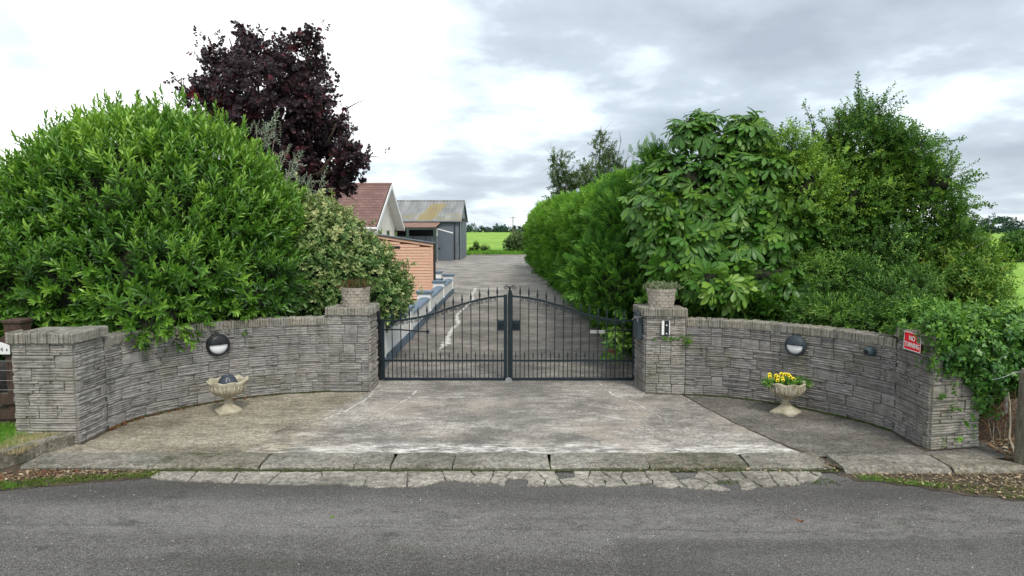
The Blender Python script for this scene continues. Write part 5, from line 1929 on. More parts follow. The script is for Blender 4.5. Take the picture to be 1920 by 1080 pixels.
def spear(m, x, z, y, s=1.0):
    m.lathe([(0.008, 0), (0.014 * s, 0.012 * s), (0.009 * s, 0.022 * s), (0.017 * s, 0.055 * s), (0.008 * s, 0.12 * s), (0.001, 0.165 * s)], (x, y, z), 6, cap0=True)


def spiral(cx, cz, r, turns, sgn, y, start=0):
    pts = []
    k = int(16 * turns)
    for i in range(k + 1):
        t = i / k
        a = start + sgn * 2 * math.pi * turns * t
        rr = r * (1 - 0.78 * t)
        pts.append((cx + math.cos(a) * rr, y, cz + math.sin(a) * rr))
    return pts


def make_leaf(sign, label):
    """sign -1: leaf left of the centre; 1: right"""
    xo = gxp(717.5) if sign < 0 else gxp(1189.5)
    xi = gxp(949.5) if sign < 0 else gxp(957.5)
    g = empty('gate_leaf', (xo, YG, 0), label, 'gate', 'leaves of the double metal gate')
    lo_, hi_ = min(xo, xi), max(xo, xi)
    z0, z1 = gz(713.5), gz(708)
    m = MB(); m.box(lo_ + 0.02, hi_ - 0.02, YG - 0.02, YG + 0.02, z0, z1); bevel(m.build('bottom_rail', M['gate'], g), 0.004)
    zm = gz(676)
    m = MB(); m.box(lo_ + 0.02, hi_ - 0.02, YG - 0.012, YG + 0.012, zm - 0.017, zm + 0.017); bevel(m.build('middle_rail', M['gate'], g), 0.003)
    # curved top rail
    k = 40
    vs, fs = [], []
    for i in range(k + 1):
        x = lo_ + (hi_ - lo_) * i / k
        z = rail_z(x)
        vs += [(x, YG - 0.015, z - 0.015), (x, YG + 0.015, z - 0.015), (x, YG + 0.015, z + 0.015), (x, YG - 0.015, z + 0.015)]
    for i in range(k):
        for q in range(4):
            fs.append((i * 4 + q, i * 4 + (q + 1) % 4, (i + 1) * 4 + (q + 1) % 4, (i + 1) * 4 + q))
    m = MB(); m.add(vs, fs); m.build('top_rail', M['gate'], g)
    # stiles
    s0 = -0.028 if sign > 0 else -0.022
    m = MB(); m.box(xo - 0.03, xo + 0.03, YG - 0.03, YG + 0.03, 0.02, rail_z(xo) + 0.035); bevel(m.build('hinge_stile', M['gate'], g), 0.005)
    m = MB()
    if sign < 0: m.box(xi - 0.045, xi + 0.012, YG - 0.02, YG + 0.03, z0, gz(552)); 
    else: m.box(xi - 0.012, xi + 0.035, YG - 0.02, YG + 0.03, z0, gz(552))
    bevel(m.build('meeting_stile', M['gate'], g), 0.005)
    # bars
    pitch = 16.42
    for i in range(13):
        px = 735.5 + pitch * i if sign < 0 else 975.2 + 16.2 * i
        x = gxp(px)
        m = MB()
        zt = rail_z(x) + 0.02
        m.tube([(x, YG, z1 - 0.005), (x, YG, zt)], 0.0085, 8)
        spear(m, x, zt, YG, 1.05)
        o = m.build('bar', M['gate'], g, False)
    for i in range(14):
        px = 735.5 - pitch / 2 + pitch * i if sign < 0 else 967.2 + 16.2 * i
        if i == 14: continue
        x = gxp(px)
        m = MB()
        m.tube([(x, YG, z1 - 0.005), (x, YG, zm + 0.05)], 0.0065, 6)
        spear(m, x, zm + 0.045, YG, 0.72)
        m.build('dog_bar', M['gate'], g)
    # scrolls beneath the top rail
    for i in range(1, 13):
        px = (735.5 + pitch * (i - 0.5)) if sign < 0 else (975.2 + 16.2 * (i - 0.5))
        x = gxp(px)
        m = MB()
        zr = rail_z(x) - 0.05
        for sg in (-1, 1):
            cx = x + sg * 0.032
            dzr = rail_z(cx) - rail_z(x)
            m.tube(spiral(cx, zr + dzr, 0.030, 1.4, -sg, YG, math.pi / 2), 0.005, 5)
        m.tube([(x - 0.05, YG, rail_z(x - 0.05) - 0.018), (x, YG, rail_z(x) - 0.022), (x + 0.05, YG, rail_z(x + 0.05) - 0.018)], 0.0035, 5)
        m.build('scroll', M['gate'], g)
    # lock plaque
    x0, x1 = (gxp(932.5), gxp(946)) if sign < 0 else (gxp(961), gxp(975.5))
    za, zb_ = gz(621), gz(599)
    m = MB()
    m.box(x0, x1, YG - 0.012, YG + 0.012, za + 0.02, zb_ - 0.025)
    for q in range(5):
        xx = x0 + (x1 - x0) * (q + 0.5) / 5
        m.box(xx - 0.009, xx + 0.009, YG - 0.010, YG + 0.010, zb_ - 0.027, zb_ - (0.0 if q % 2 == 0 else 0.012))
        m.box(xx - 0.009, xx + 0.009, YG - 0.010, YG + 0.010, za + (0.0 if q % 2 else 0.01), za + 0.022)
    pq = m.build('lock_plaque', M['gate'], g)
    m = MB()
    cx, cz = (x0 + x1) / 2, (za + zb_) / 2 - 0.01
    m.tube([(cx + 0.045 * math.cos(a), YG - 0.018, cz + 0.045 * math.sin(a)) for a in [2 * math.pi * q / 20 for q in range(21)]], 0.009, 6)
    m.tube([(cx - 0.02, YG - 0.018, cz), (cx + 0.02, YG - 0.018, cz)], 0.012, 6)
    m.build('ring', M['gate'], pq)
    return g


gL = make_leaf(-1, 'dark blue-grey steel gate leaf hinged beside the heather planter pier')
gR = make_leaf(1, 'dark blue-grey steel gate leaf hinged beside the intercom pier')
# centre cover strip with finial, on the right-hand leaf
m = MB()
x0, x1 = gxp(952), gxp(961)
m.box(x0, x1, YG - 0.045, YG - 0.022, gz(712), gz(551))
vs = [(x0, YG - 0.045, gz(551)), (x1, YG - 0.045, gz(551)), (x1 - 0.02, YG - 0.045, gz(544)), (x0 + 0.02, YG - 0.045, gz(544))]
m.add(vs + [(a, YG - 0.022, c) for a, _, c in vs], [(0, 1, 2, 3), (1, 5, 6, 2), (3, 2, 6, 7), (0, 3, 7, 4), (5, 4, 7, 6)])
st = m.build('cover_strip', M['gate'], gR)
bevel(st, 0.003)
for py in (592, 632, 668):
    MB().lathe([(0.014, 0), (0.012, 0.006), (0.0, 0.009)], (gxp(955), YG - 0.045, gz(py)), 10, mat=Matrix.Rotation(math.pi / 2, 3, 'X')).build('bolt', M['gate'], st)
m = MB()
xf_ = gxp(956)
m.lathe([(0.016, 0), (0.02, 0.01), (0.012, 0.03), (0.026, 0.045), (0.026, 0.06), (0.010, 0.075), (0, 0.078)], (xf_, YG - 0.034, gz(545)), 10)
for sg in (-1, 1):
    pts = spiral(xf_ + sg * 0.075, gz(538.5), 0.036, 1.35, sg, YG - 0.034, math.pi / 2 - sg * 0.0)
    m.tube([(xf_, YG - 0.034, gz(542)), (xf_ + sg * 0.03, YG - 0.034, gz(536.5))] + pts, 0.0055, 6)
m.build('finial', M['gate'], gR, True)
# steel drop-bolt plate at the foot
m = MB()
x0, x1 = gxp(947.3), gxp(959.8)
xm = (x0 + x1) / 2
pts = [(x0, 0.0), (x1, 0.0)] + [(xm + math.cos(a) * (x1 - x0) / 2, 0.035 + math.sin(a) * 0.05) for a in [math.pi * q / 10 for q in range(11)]]
vs = [(a, YG - 0.16, c) for a, c in pts]
m.add(vs + [(a, YG - 0.15, c) for a, _, c in vs], [tuple(range(len(pts))), tuple(range(2 * len(pts) - 1, len(pts) - 1, -1))] +
      [(i, (i + 1) % len(pts), len(pts) + (i + 1) % len(pts), len(pts) + i) for i in range(len(pts))])
m.box(x0, x1, YG - 0.15, YG - 0.04, 0.0, 0.012)
e = empty('gate_stop', (xm, YG - 0.1, 0), 'small galvanised gate stop on the concrete below the meeting leaves', 'gate stop')
m.build('plate', M['steel'], e)
# hinge posts, opener arms
for sgn, px, lab in [(-1, 709, 'dark steel hinge post bolted to the heather planter pier'), (1, 1196.5, 'dark steel hinge post bolted to the intercom pier')]:
    x = gxp(px)
    e = empty('hinge_post', (x, YG + 0.06, 0), lab, 'gate post', 'gate hinge posts')
    m = MB(); m.box(x - 0.035, x + 0.035, YG + 0.01, YG + 0.08, 0.0, gz(582)); bevel(m.build('post', M['black'], e), 0.005)
    for zz in (0.28, 0.62, 1.02):
        m = MB(); m.lathe([(0.024, -0.05), (0.024, 0.05)], (x - sgn * 0.05, YG + 0.02, zz), 10, cap0=True, cap1=True)
        m.box(min(x, x - sgn * 0.09), max(x, x - sgn * 0.09), YG + 0.0, YG + 0.03, zz - 0.012, zz + 0.012)
        m.build('hinge', M['black'], e)
e = empty('gate_opener', tuple(W(712, 619, 11.75)), 'thin black gate opener arm fixed to the leaf beside the heather planter pier', 'gate opener', 'gate opener arms')
MB().tube([W(712, 618, 11.75), W(748, 618, 11.8), W(802, 622, 11.66)], 0.012, 8).build('arm', M['black'], e)
m = MB(); p = W(802, 622, 11.66); m.box(p.x - 0.02, p.x + 0.02, YG + 0.015, p.y + 0.02, p.z - 0.03, p.z + 0.03); m.build('bracket', M['black'], e)
e = empty('gate_opener', tuple(W(1189, 617, 11.75)), 'black gate opener arm with a grey plate fixed to the leaf beside the intercom pier', 'gate opener', 'gate opener arms')
MB().tube([W(1194, 617, 11.75), W(1150, 620, 11.75), W(1128, 622, 11.7)], 0.012, 8).build('arm', M['black'], e)
m = MB(); p = W(1106, 625, 11.66); q = W(1134, 619, 11.66); m.box(p.x, q.x, 11.655, 11.675, p.z, q.z); m.build('plate', M['steel'], e)

# opener / letter box on the side of the intercom pier
pA = W(1200, 610, 11.05)
e = empty('letter_box', (2.02, 10.98, 0.9), 'black rounded box with a pale strap on the gate-side face of the intercom pier', 'letter box')
m = MB()
x0, x1 = W(1189.5, 600, 11.0).x, W(1209, 600, 11.0).x - 0.035
za, zb_ = W(1200, 633, 10.98).z, W(1200, 583, 10.98).z
prof = [(0.0, 1), (0.03, 1.0), (0.5, 1.0), (0.9, 1.0), (0.97, 0.93), (1.0, 0.75)]
cx, cy, hx, hy = (x0 + x1) / 2, 10.98, (x1 - x0) / 2, 0.16
ringv = [(math.copysign(abs(math.cos(a)) ** 0.5, math.cos(a)), math.copysign(abs(math.sin(a)) ** 0.5, math.sin(a))) for a in [2 * math.pi * (k + .5) / 20 for k in range(20)]]
vs = []
for t, s in prof:
    for a, c in ringv: vs.append((cx + a * hx * s, cy + c * hy * s, za + (zb_ - za) * t))
fs = [(j * 20 + k, j * 20 + (k + 1) % 20, (j + 1) * 20 + (k + 1) % 20, (j + 1) * 20 + k) for j in range(5) for k in range(20)] + [tuple(range(19, -1, -1)), tuple(range(100, 120))]
m.add(vs, fs)
bx_ = m.build('body', M['slate_plastic'], e)
zz = W(1200, 594, 10.82).z
m = MB()
vs = []
for t in (zz - 0.006, zz + 0.006):
    for a, c in ringv: vs.append((cx + a * (hx + 0.003), cy + c * (hy + 0.003), t))
m.add(vs, [(k, (k + 1) % 20, 20 + (k + 1) % 20, 20 + k) for k in range(20)])
m.build('strap', M['steel'], e)
MB().tube([W(1185, 600, 10.85), W(1190, 594, 10.82), W(1196, 598, 10.81), W(1195, 604, 10.81)], 0.006, 6).build('latch', M['steel'], e)

# intercom
pf0, pf1 = Vector((2.13, 10.735)), Vector((2.728, 10.64))
tdir = (pf1 - pf0).normalized()
ang_f = math.atan2(tdir.y, tdir.x)
c3 = W(1248.8, 614, 10.67)
e = empty('intercom', (c3.x, 10.64, c3.z), 'black and silver intercom panel on the front of the gate pier with pale planter', 'intercom')
e.rotation_euler = (0, 0, ang_f)
def loc_box(name, mat, parent, x0, x1, y0, y1, z0, z1, bev=0.003):
    m = MB(); m.box(x0, x1, y0, y1, z0, z1)
    o = link(name, m.mesh(name, mat), parent)
    if bev: bevel(o, bev)
    return o
loc_box('panel', M['black'], e, -0.035, 0.035, -0.045, 0.03, -0.108, 0.108)
loc_box('side_trim', M['white_gloss'], e, -0.074, -0.037, -0.05, 0.03, -0.108, 0.108)
loc_box('side_trim', M['white_gloss'], e, 0.037, 0.05, -0.05, 0.03, -0.108, 0.108)
mm = MB(); mm.lathe([(0.012, 0), (0.011, 0.004), (0.0, 0.006)], (0, -0.046, 0.045), 12, mat=Matrix.Rotation(math.pi / 2, 3, 'X'))
link('camera_lens', mm.mesh('camera_lens', M['white_gloss']), e)
loc_box('call_button', M['white_gloss'], e, -0.012, 0.012, -0.05, -0.045, -0.092, -0.078, 0)
mm = MB()
for q in range(5):
    mm.box(-0.02, 0.02, -0.048, -0.045, -0.05 + q * 0.012, -0.046 + q * 0.012)
link('speaker_grille', mm.mesh('speaker_grille', M['slate_plastic']), e)


# round bulkhead lamps
def bulkhead(px, py, Pt, nrm, label, shade_mat, r=0.165):
    p = Vector((Pt[0], Pt[1], W(px, py, Pt[1]).z))
    e = empty('bulkhead_light', tuple(p), label, 'wall light', 'round bulkhead lights on the curved walls')
    a = math.atan2(nrm[1], nrm[0]) + math.pi / 2
    e.rotation_euler = (0, 0, a)
    RX = Matrix.Rotation(math.pi / 2, 3, 'X')
    m = MB(); m.lathe([(r, -0.02), (r, 0.045), (r * 0.97, 0.06), (r * 0.82, 0.068), (r * 0.80, 0.05)], (0, 0, 0), 40, mat=RX)
    link('housing', m.mesh('housing', shade_mat, smooth=True), e)
    m = MB(); m.lathe([(r * 0.82, 0.045), (r * 0.7, 0.072), (r * 0.4, 0.088), (0.001, 0.094)], (0, 0, 0), 40, mat=RX)
    link('diffuser', m.mesh('diffuser', M['opal'], smooth=True), e)
    m = MB()
    prof = [(r * 0.9, 0.055), (r * 0.84, 0.078), (r * 0.6, 0.098), (r * 0.3, 0.108), (0.0005, 0.112)]
    vs = []
    K = 20
    for rr, d in prof:
        for k in range(K + 1):
            th_ = math.pi * k / K
            vs.append((rr * math.cos(th_), -d, rr * math.sin(th_) + 0.008))
    fs = [(j * (K + 1) + k, j * (K + 1) + k + 1, (j + 1) * (K + 1) + k + 1, (j + 1) * (K + 1) + k) for j in range(4) for k in range(K)]
    m.add(vs, fs)
    o = link('eyelid_shade', m.mesh('eyelid_shade', shade_mat, smooth=True), e)
    sm_ = o.modifiers.new('thick', 'SOLIDIFY'); sm_.thickness = 0.006
    return e


Pl = Path(lw); Pr = Path(rw)
def on_path(Pp, px):
    best = None
    for i in range(400):
        s = Pp.L * i / 399
        q = Pp.at(s)
        d = abs(q.x / q.y * 1280 * (1 / math.cos(PITCH)) * 1.0 - (px - 960))
        # exact projection at z ~1
        v = Vector((q.x, q.y, 0.95 - CH))
        zc = v.y * math.cos(PITCH) - v.z * math.sin(PITCH)
        d = abs(v.x / zc * F - (px - 960))
        if best is None or d < best[0]:
            t = (Pp.at(s + 0.05) - Pp.at(s - 0.05)).normalized()
            best = (d, q, Vector((t.y, -t.x)))
    return best[1], best[2]
q, nn = on_path(Pl, 406)
bulkhead(407, 646, q + nn * 0.045, nn, 'round black half-shaded wall light partly under the laurel leaves', M['black'], 0.168)
q, nn = on_path(Pr, 1495)
bulkhead(1494, 647, q + nn * 0.045, nn, 'round slate-blue half-shaded wall light above the urn of pansies', M['slate_plastic'], 0.150)
# little turned spotlight
q, nn = on_path(Pr, 1641)
p = Vector((q.x + nn.x * 0.05, q.y + nn.y * 0.05, W(1641, 658, q.y).z))
e = empty('spotlight', tuple(p), 'small blue-grey spotlight ball on the right curved wall near the red sign', 'wall light')
m = MB(); m.lathe([(0.052, -0.01), (0.052, 0.02), (0.04, 0.035), (0, 0.038)], p, 20, mat=Matrix.Rotation(math.atan2(nn.y, nn.x) + math.pi / 2, 3, 'Z') @ Matrix.Rotation(math.pi / 2, 3, 'X'))
m.build('base', M['blue_plastic'], e, True)
dv = (Vector((nn.x, nn.y, 0)) + Vector((-0.5, -0.3, -0.1))).normalized()
cc = p + Vector((nn.x, nn.y, 0)) * 0.05
MB().tube([cc - dv * 0.06, cc - dv * 0.045, cc + dv * 0.0, cc + dv * 0.05, cc + dv * 0.075], [0.025, 0.05, 0.062, 0.056, 0.046], 18).build('head', M['blue_plastic'], e, True)
MB().tube([cc + dv * 0.072, cc + dv * 0.078], [0.036, 0.036], 14).build('lens', M['black'], e)

# red sign NO TURNING on the side of the ivy pier
# plate lies against the pier's side face (x ~ 4.93), facing -x
def text(body, width, height, mat, parent, loc, name='lettering', off=0.0):
    cu = bpy.data.curves.new(name, 'FONT')
    cu.body = body
    cu.size = 0.1
    cu.align_x = 'CENTER'
    cu.align_y = 'CENTER'
    cu.extrude = 0.001
    cu.offset = off
    t = bpy.data.objects.new('tmp', cu)
    COL.objects.link(t)
    dg = bpy.context.evaluated_depsgraph_get()
    me = bpy.data.meshes.new_from_object(t.evaluated_get(dg))
    bpy.data.objects.remove(t)
    co = np.empty(len(me.vertices) * 3, dtype=np.float32)
    me.vertices.foreach_get('co', co)
    co = co.reshape(-1, 3)
    mn, mx = co.min(0), co.max(0)
    q = np.empty_like(co)
    q[:, 0] = (co[:, 0] - (mn[0] + mx[0]) / 2) / (mx[0] - mn[0]) * width
    q[:, 2] = (co[:, 1] - (mn[1] + mx[1]) / 2) / (mx[1] - mn[1]) * height
    q[:, 1] = -co[:, 2]
    me.vertices.foreach_set('co', q.ravel())
    me.materials.clear()
    me.materials.append(mat)
    me.update()
    return link(name, me, parent, loc)


A = Vector(W(1696.5, 640, 8.52)); 
side = (Vector((4.935, 7.894)) - Vector((4.957, 8.646))).normalized()
def on_side(px):
    best = None
    for i in range(300):
        s = 0.8 * i / 299
        q = Vector((4.90, 8.66)) + side * s
        v = Vector((q.x, q.y, 1.15 - CH))
        zc = v.y * math.cos(PITCH) - v.z * math.sin(PITCH)
        d = abs(v.x / zc * F - (px - 960))
        if best is None or d < best[0]: best = (d, q)
    return best[1]
qa, qb = on_side(1697), on_side(1728)
mid = (qa + qb) / 2
wd = (qb - qa).length
zt, zb_ = W(1697, 620, qa.y).z, W(1697, 653, qa.y).z
hh = zt - zb_
e = empty('warning_sign', (mid.x - 0.012, mid.y, (zt + zb_) / 2), 'red sign with white capital letters on the side of the ivy-covered pier', 'sign')
e.rotation_euler = (0, 0, math.atan2(side.y, side.x))
loc_box('sign_plate', M['red_sign'], e, -wd / 2, wd / 2, -0.004, 0.004, -hh / 2, hh / 2, 0)
m = MB()
bw = 0.008
m.box(-wd / 2 - 0.004, wd / 2 + 0.004, -0.006, -0.0045, hh / 2 - bw, hh / 2); m.box(-wd / 2 - 0.004, wd / 2 + 0.004, -0.006, -0.0045, -hh / 2, -hh / 2 + bw)
m.box(-wd / 2 - 0.004, -wd / 2 + bw, -0.006, -0.0045, -hh / 2 + bw, hh / 2 - bw); m.box(wd / 2 - bw, wd / 2 + 0.004, -0.006, -0.0045, -hh / 2 + bw, hh / 2 - bw)
link('border', m.mesh('border', M['white_paint']), e)
text('NO', wd * 0.36, hh * 0.27, M['white_paint'], e, (0.0, -0.0065, hh * 0.19), off=0.002)
text('TURNING', wd * 0.88, hh * 0.27, M['white_paint'], e, (0, -0.0065, -hh * 0.19), off=0.002)


# ------------------------------------------------------------------ urns and planters
def urn(px, py, label, flare, k=1.0, rot=0.0):
    g = G(px, py)
    e = empty('garden_urn', tuple(g), label, 'urn', 'cast stone urns before the curved walls')
    e.rotation_euler = (0, 0, rot)
    # square foot
    m = MB()
    prof = [(0.155, 0), (0.16, 0.025), (0.15, 0.035), (0.10, 0.075), (0.065, 0.105), (0.058, 0.125)]
    ringn = 32
    vs = []
    for j, (r, z) in enumerate(prof):
        sq = 1 - j / (len(prof) - 1)
        for q in range(ringn):
            a = 2 * math.pi * q / ringn
            sc = 1 / max(abs(math.cos(a)), abs(math.sin(a)))
            rr = r * (1 + (min(sc, 1.38) - 1) * sq ** 0.7)
            vs.append((rr * math.cos(a), rr * math.sin(a), z))
    fs = [(j * ringn + q, j * ringn + (q + 1) % ringn, (j + 1) * ringn + (q + 1) % ringn, (j + 1) * ringn + q) for j in range(len(prof) - 1) for q in range(ringn)]
    fs.append(tuple(range(ringn - 1, -1, -1)))
    m.add(vs, fs)
    link('foot', m.mesh('foot', M['urn'], smooth=False), e)
    m = MB()
    m.lathe([(0.058, 0.120), (0.066, 0.130), (0.066, 0.14), (0.052, 0.15), (0.048, 0.18), (0.055, 0.20), (0.078, 0.215)], (0, 0, 0), 24)
    link('stem', m.mesh('stem', M['urn'], smooth=True), e)
    # bowl with leaf relief
    R0 = 0.225
    bp = [(0.07, 0.212), (0.115, 0.225), (0.165, 0.255), (0.20, 0.295), (0.218, 0.335), (R0, 0.375), (R0 + 0.01 + flare, 0.405 + flare * 0.4), (R0 - 0.005 + flare, 0.418 + flare * .4), (R0 - 0.03, 0.40), (R0 - 0.05, 0.34), (0.12, 0.29), (0.001, 0.28)]

    def fn(j, th_, r, z):
        if j <= 5:
            w = math.sin(math.pi * min(1, j / 5.0)) * 0.9 + 0.1
            rel = 0.020 * w * (abs(math.cos(th_ * 4)) ** 0.6 - 0.5) + 0.008 * w * math.cos(th_ * 24 + j * 1.2)
            return r + rel, z
        if j in (6, 7):
            c_ = 0.5 + 0.5 * math.cos(th_ * 8)
            return r + 0.012 * c_ + flare * 0.5 * c_, z + 0.018 * c_ + (flare * 0.6) * c_ * (abs(math.cos(th_)) ** 2)
        return r, z
    m = MB(); m.lathe(bp, (0, 0, 0), 96, fn)
    link('bowl', m.mesh('bowl', M['urn'], smooth=True), e)
    # raised acanthus leaves
    m = MB()
    for q in range(8):
        a0 = 2 * math.pi * q / 8 + math.pi / 8
        for side_ in (-1, 0, 1):
            pts = []
            for t in [0, .25, .5, .75, 1]:
                zz = 0.245 + 0.135 * t
                rr = np.interp(zz, [x[1] for x in bp[:6]], [x[0] for x in bp[:6]]) + 0.006
                aa = a0 + side_ * (0.05 + 0.20 * math.sin(t * 2.2))
                pts.append((rr * math.cos(aa), rr * math.sin(aa), zz))
            m.tube(pts, [0.005, 0.012, 0.015, 0.012, 0.006], 6)
    link('leaf_relief', m.mesh('leaf_relief', M['urn'], smooth=True), e)
    e.scale = (k, k, k)
    return e


u1 = urn(429, 772, 'cream cast stone urn holding an upturned dark pot in front of the left wall', 0.014, 1.08, 0.6)
e = empty('dark_pot', tuple(Vector(u1.location) + Vector((0.0, 0, 0.33 * 1.12))), 'dark blue-grey ribbed pot upturned inside the cream urn', 'pot')
def rib(j, th_, r, z): return (r + 0.003 * math.cos(th_ * 22) if j < 4 else r, z)
MB().lathe([(0.135, 0.0), (0.135, 0.02), (0.13, 0.06), (0.105, 0.115), (0.085, 0.135), (0.08, 0.155), (0.066, 0.157), (0.06, 0.145), (0.001, 0.144)], tuple(Vector(e.location)), 88, rib).build('pot_body', M['dark_pot'], e, True)
m = MB()
for q in range(30):
    a = 2 * math.pi * q / 30
    m.tube([(e.location.x + 0.137 * math.cos(a), e.location.y + 0.137 * math.sin(a), e.location.z + 0.03), (e.location.x + 0.09 * math.cos(a), e.location.y + 0.09 * math.sin(a), e.location.z + 0.13)], 0.004, 4)
m.build('ribs', M['dark_pot'], e)

u2 = urn(1473, 774, 'cream cast stone urn planted with yellow pansies in front of the right wall', 0.004, 1.06, 0.78)
m = MB(); m.lathe([(0.001, 0.385), (0.19, 0.38), (0.20, 0.34)], (0, 0, 0), 24)
link('soil', m.mesh('soil', M['soil']), u2)
top = Vector(u2.location) + Vector((0, 0, 0.38 * 1.06))
e = empty('pansy_plant', tuple(top), 'clump of yellow pansies with dark faces growing in the right urn', 'flowers')
P = np.array([(top.x + random.gauss(0, .11), top.y + random.gauss(0, .09), top.z + random.uniform(0, .06)) for _ in range(130)] +
             [(top.x + sg * random.uniform(.15, .33), top.y + random.gauss(-.02, .05), top.z + random.uniform(-.04, .05)) for sg in (-1, 1, -1) for _ in range(26)])
pl = [shoot(7, 0.07, 0.04, 0.02, (90, 30), 'simple', droop=0.1) for _ in range(4)]
foliage('foliage', M['ivy'], pl, P, rng.normal(0, .5, P.shape) + np.array([0, -.2, .8]), U(.7, 1.1, len(P)), U(.2, .8, len(P)), e)
fpx = [(1443, 702), (1443.5, 706.5), (1455, 704), (1454, 708), (1459, 707), (1464.5, 701), (1470.5, 702), (1479, 703), (1482, 706.5), (1487.5, 710), (1468, 713), (1467, 709), (1475, 702), (1458, 713)]
for (a, c) in fpx:
    p = W(a, c, top.y - 0.13 + random.uniform(-.03, .08))
    m = MB()
    for q in range(5):
        th_ = math.pi / 2 + 2 * math.pi * q / 5
        cx_, cz_ = 0.013 * math.cos(th_), 0.013 * math.sin(th_)
        vs = [(cx_, -0.004 - 0.0006 * q, cz_)] + [(cx_ + 0.0145 * math.cos(b_), -0.0006 * q, cz_ + 0.0145 * math.sin(b_)) for b_ in [2 * math.pi * w_ / 8 for w_ in range(8)]]
        m.add([(p.x + x_, p.y + y_, p.z + z_) for x_, y_, z_ in vs], [(0, 1 + w_, 1 + (w_ + 1) % 8) for w_ in range(8)])
    m.cur = 1
    for (dx_, dz_) in ((-0.007, -0.004), (0.007, -0.004), (0, -0.011), (0, 0.002)):
        vs = [(p.x + dx_, p.y - 0.011, p.z + dz_)] + [(p.x + dx_ + 0.006 * math.cos(b_), p.y - 0.008, p.z + dz_ + 0.007 * math.sin(b_)) for b_ in [2 * math.pi * w_ / 6 for w_ in range(6)]]
        m.add(vs, [(0, 1 + w_, 1 + (w_ + 1) % 6) for w_ in range(6)])
    fo = m.build('flower', [M['petal'], M['petal_dark']], e)


def planter(cx, cy, z, r0, r1, h, label, plant_label, style):
    e = empty('planter', (cx, cy, z), label, 'planter', 'planters on the gate piers')
    m = MB(); m.lathe([(r0 - 0.012, 0), (r1 - 0.018, h - 0.01), (r1 - 0.045, h - 0.01), (r1 - 0.05, h - 0.05), (0.001, h - 0.055)], (cx, cy, z), 32, cap0=True)
    m.build('body', M['planter'], e, False)
    rows = 6
    rb = random.Random(4)
    for j in range(rows):
        nb = 13
        za, zb2 = z + h * j / rows + 0.002, z + h * (j + 1) / rows - 0.002
        if j == rows - 1: zb2 += 0.004
        for q in range(nb):
            a0 = 2 * math.pi * (q + 0.5 * (j % 2)) / nb + 0.012 + rb.uniform(-.01, .01)
            a1 = 2 * math.pi * (q + 1 + 0.5 * (j % 2)) / nb - 0.012
            pr = rb.uniform(0.008, 0.022)
            vs = []
            for (zq, tq) in ((za, j / rows), (zb2, (j + 1) / rows)):
                rr = r0 + (r1 - r0) * tq - 0.008
                for k in range(4):
                    a = a0 + (a1 - a0) * k / 3
                    o_ = pr * (0.5 if k in (0, 3) else 1)
                    vs.append((cx + (rr + o_) * math.cos(a), cy + (rr + o_) * math.sin(a), zq))
                for k in range(4):
                    a = a0 + (a1 - a0) * k / 3
                    vs.append((cx + (rr - 0.006) * math.cos(a), cy + (rr - 0.006) * math.sin(a), zq))
            fs = [(k, k + 1, 8 + k + 1, 8 + k) for k in range(3)] + [(8 + k, 8 + k + 1, 12 + k + 1, 12 + k) for k in range(3)] + \
                 [(k + 1, k, 4 + k, 4 + k + 1) for k in range(3)] + [(0, 8, 12, 4), (3, 7, 15, 11)]
            MB().add(vs, fs).build('brick', M['planter'], e)
    m = MB(); m.lathe([(0.001, 0.012), (r1 - 0.055, 0.0)], (cx, cy, z + h - 0.03), 24); m.build('soil', M['soil'], e)
    zt = z + h - 0.02
    t = empty('potted_plant', (cx, cy, zt), plant_label, 'potted plant')
    n = 260
    P = np.stack([cx + rng.normal(0, r1 * 0.5, n), cy + rng.normal(0, r1 * .42, n), zt + U(0, .05, n)], 1)
    if style == 'sedum':
        sl_ = [shoot(10, 0.075, 0.028, 0.008, (75, 20), 'simple') for _ in range(4)]
        foliage('foliage', M['sedum'], sl_, P, rng.normal(0, .55, P.shape) + UPV, U(.7, 1.3, n), U(0, 1, n), t)
    else:
        sl_ = [shoot(12, 0.10, 0.02, 0.005, (65, 20), 'simple') for _ in range(4)]
        hm = n // 2
        foliage('foliage', M['pear'], sl_, P[:hm], rng.normal(0, .6, P[:hm].shape) + UPV, U(.7, 1.4, hm), U(0, 1, hm), t)
        foliage('dry_shoots', M['litter_red'], sl_, P[hm:], rng.normal(0, .6, P[hm:].shape) + UPV, U(.7, 1.4, n - hm), U(0, .6, n - hm), t)


pzc = pz + 0.118
planter(-2.56, 11.13, pzc, 0.205, 0.235, 0.30, 'round pale cast brick planter on the pier beside the oleaster', 'low heathery plant with reddish dry shoots in the left pier planter', 'heather')
planter(2.415, 11.0, pzc, 0.195, 0.23, 0.29, 'round pale cast brick planter on top of the intercom pier', 'low grey-green sedum growing in the planter above the intercom', 'sedum')

# weeds growing from the intercom pier joint
wd_ = empty('wall_weed', tuple(W(1280, 634, 10.62)), 'green weed trailing along a joint of the intercom pier', 'weed')
P = np.array([tuple(W(random.uniform(1226, 1284), 635 + random.gauss(0, 1.5), 10.69 - (0.1 * (0.5)))) for _ in range(36)] + [tuple(W(1288 + random.gauss(0, 4), 640 + random.gauss(0, 5), 10.58)) for _ in range(26)])
foliage('foliage', M['grassblade'], pl, P, rng.normal(0, .5, P.shape) + np.array([0, -.5, 0]), U(.4, .9, len(P)), U(.1, .7, len(P)), wd_)

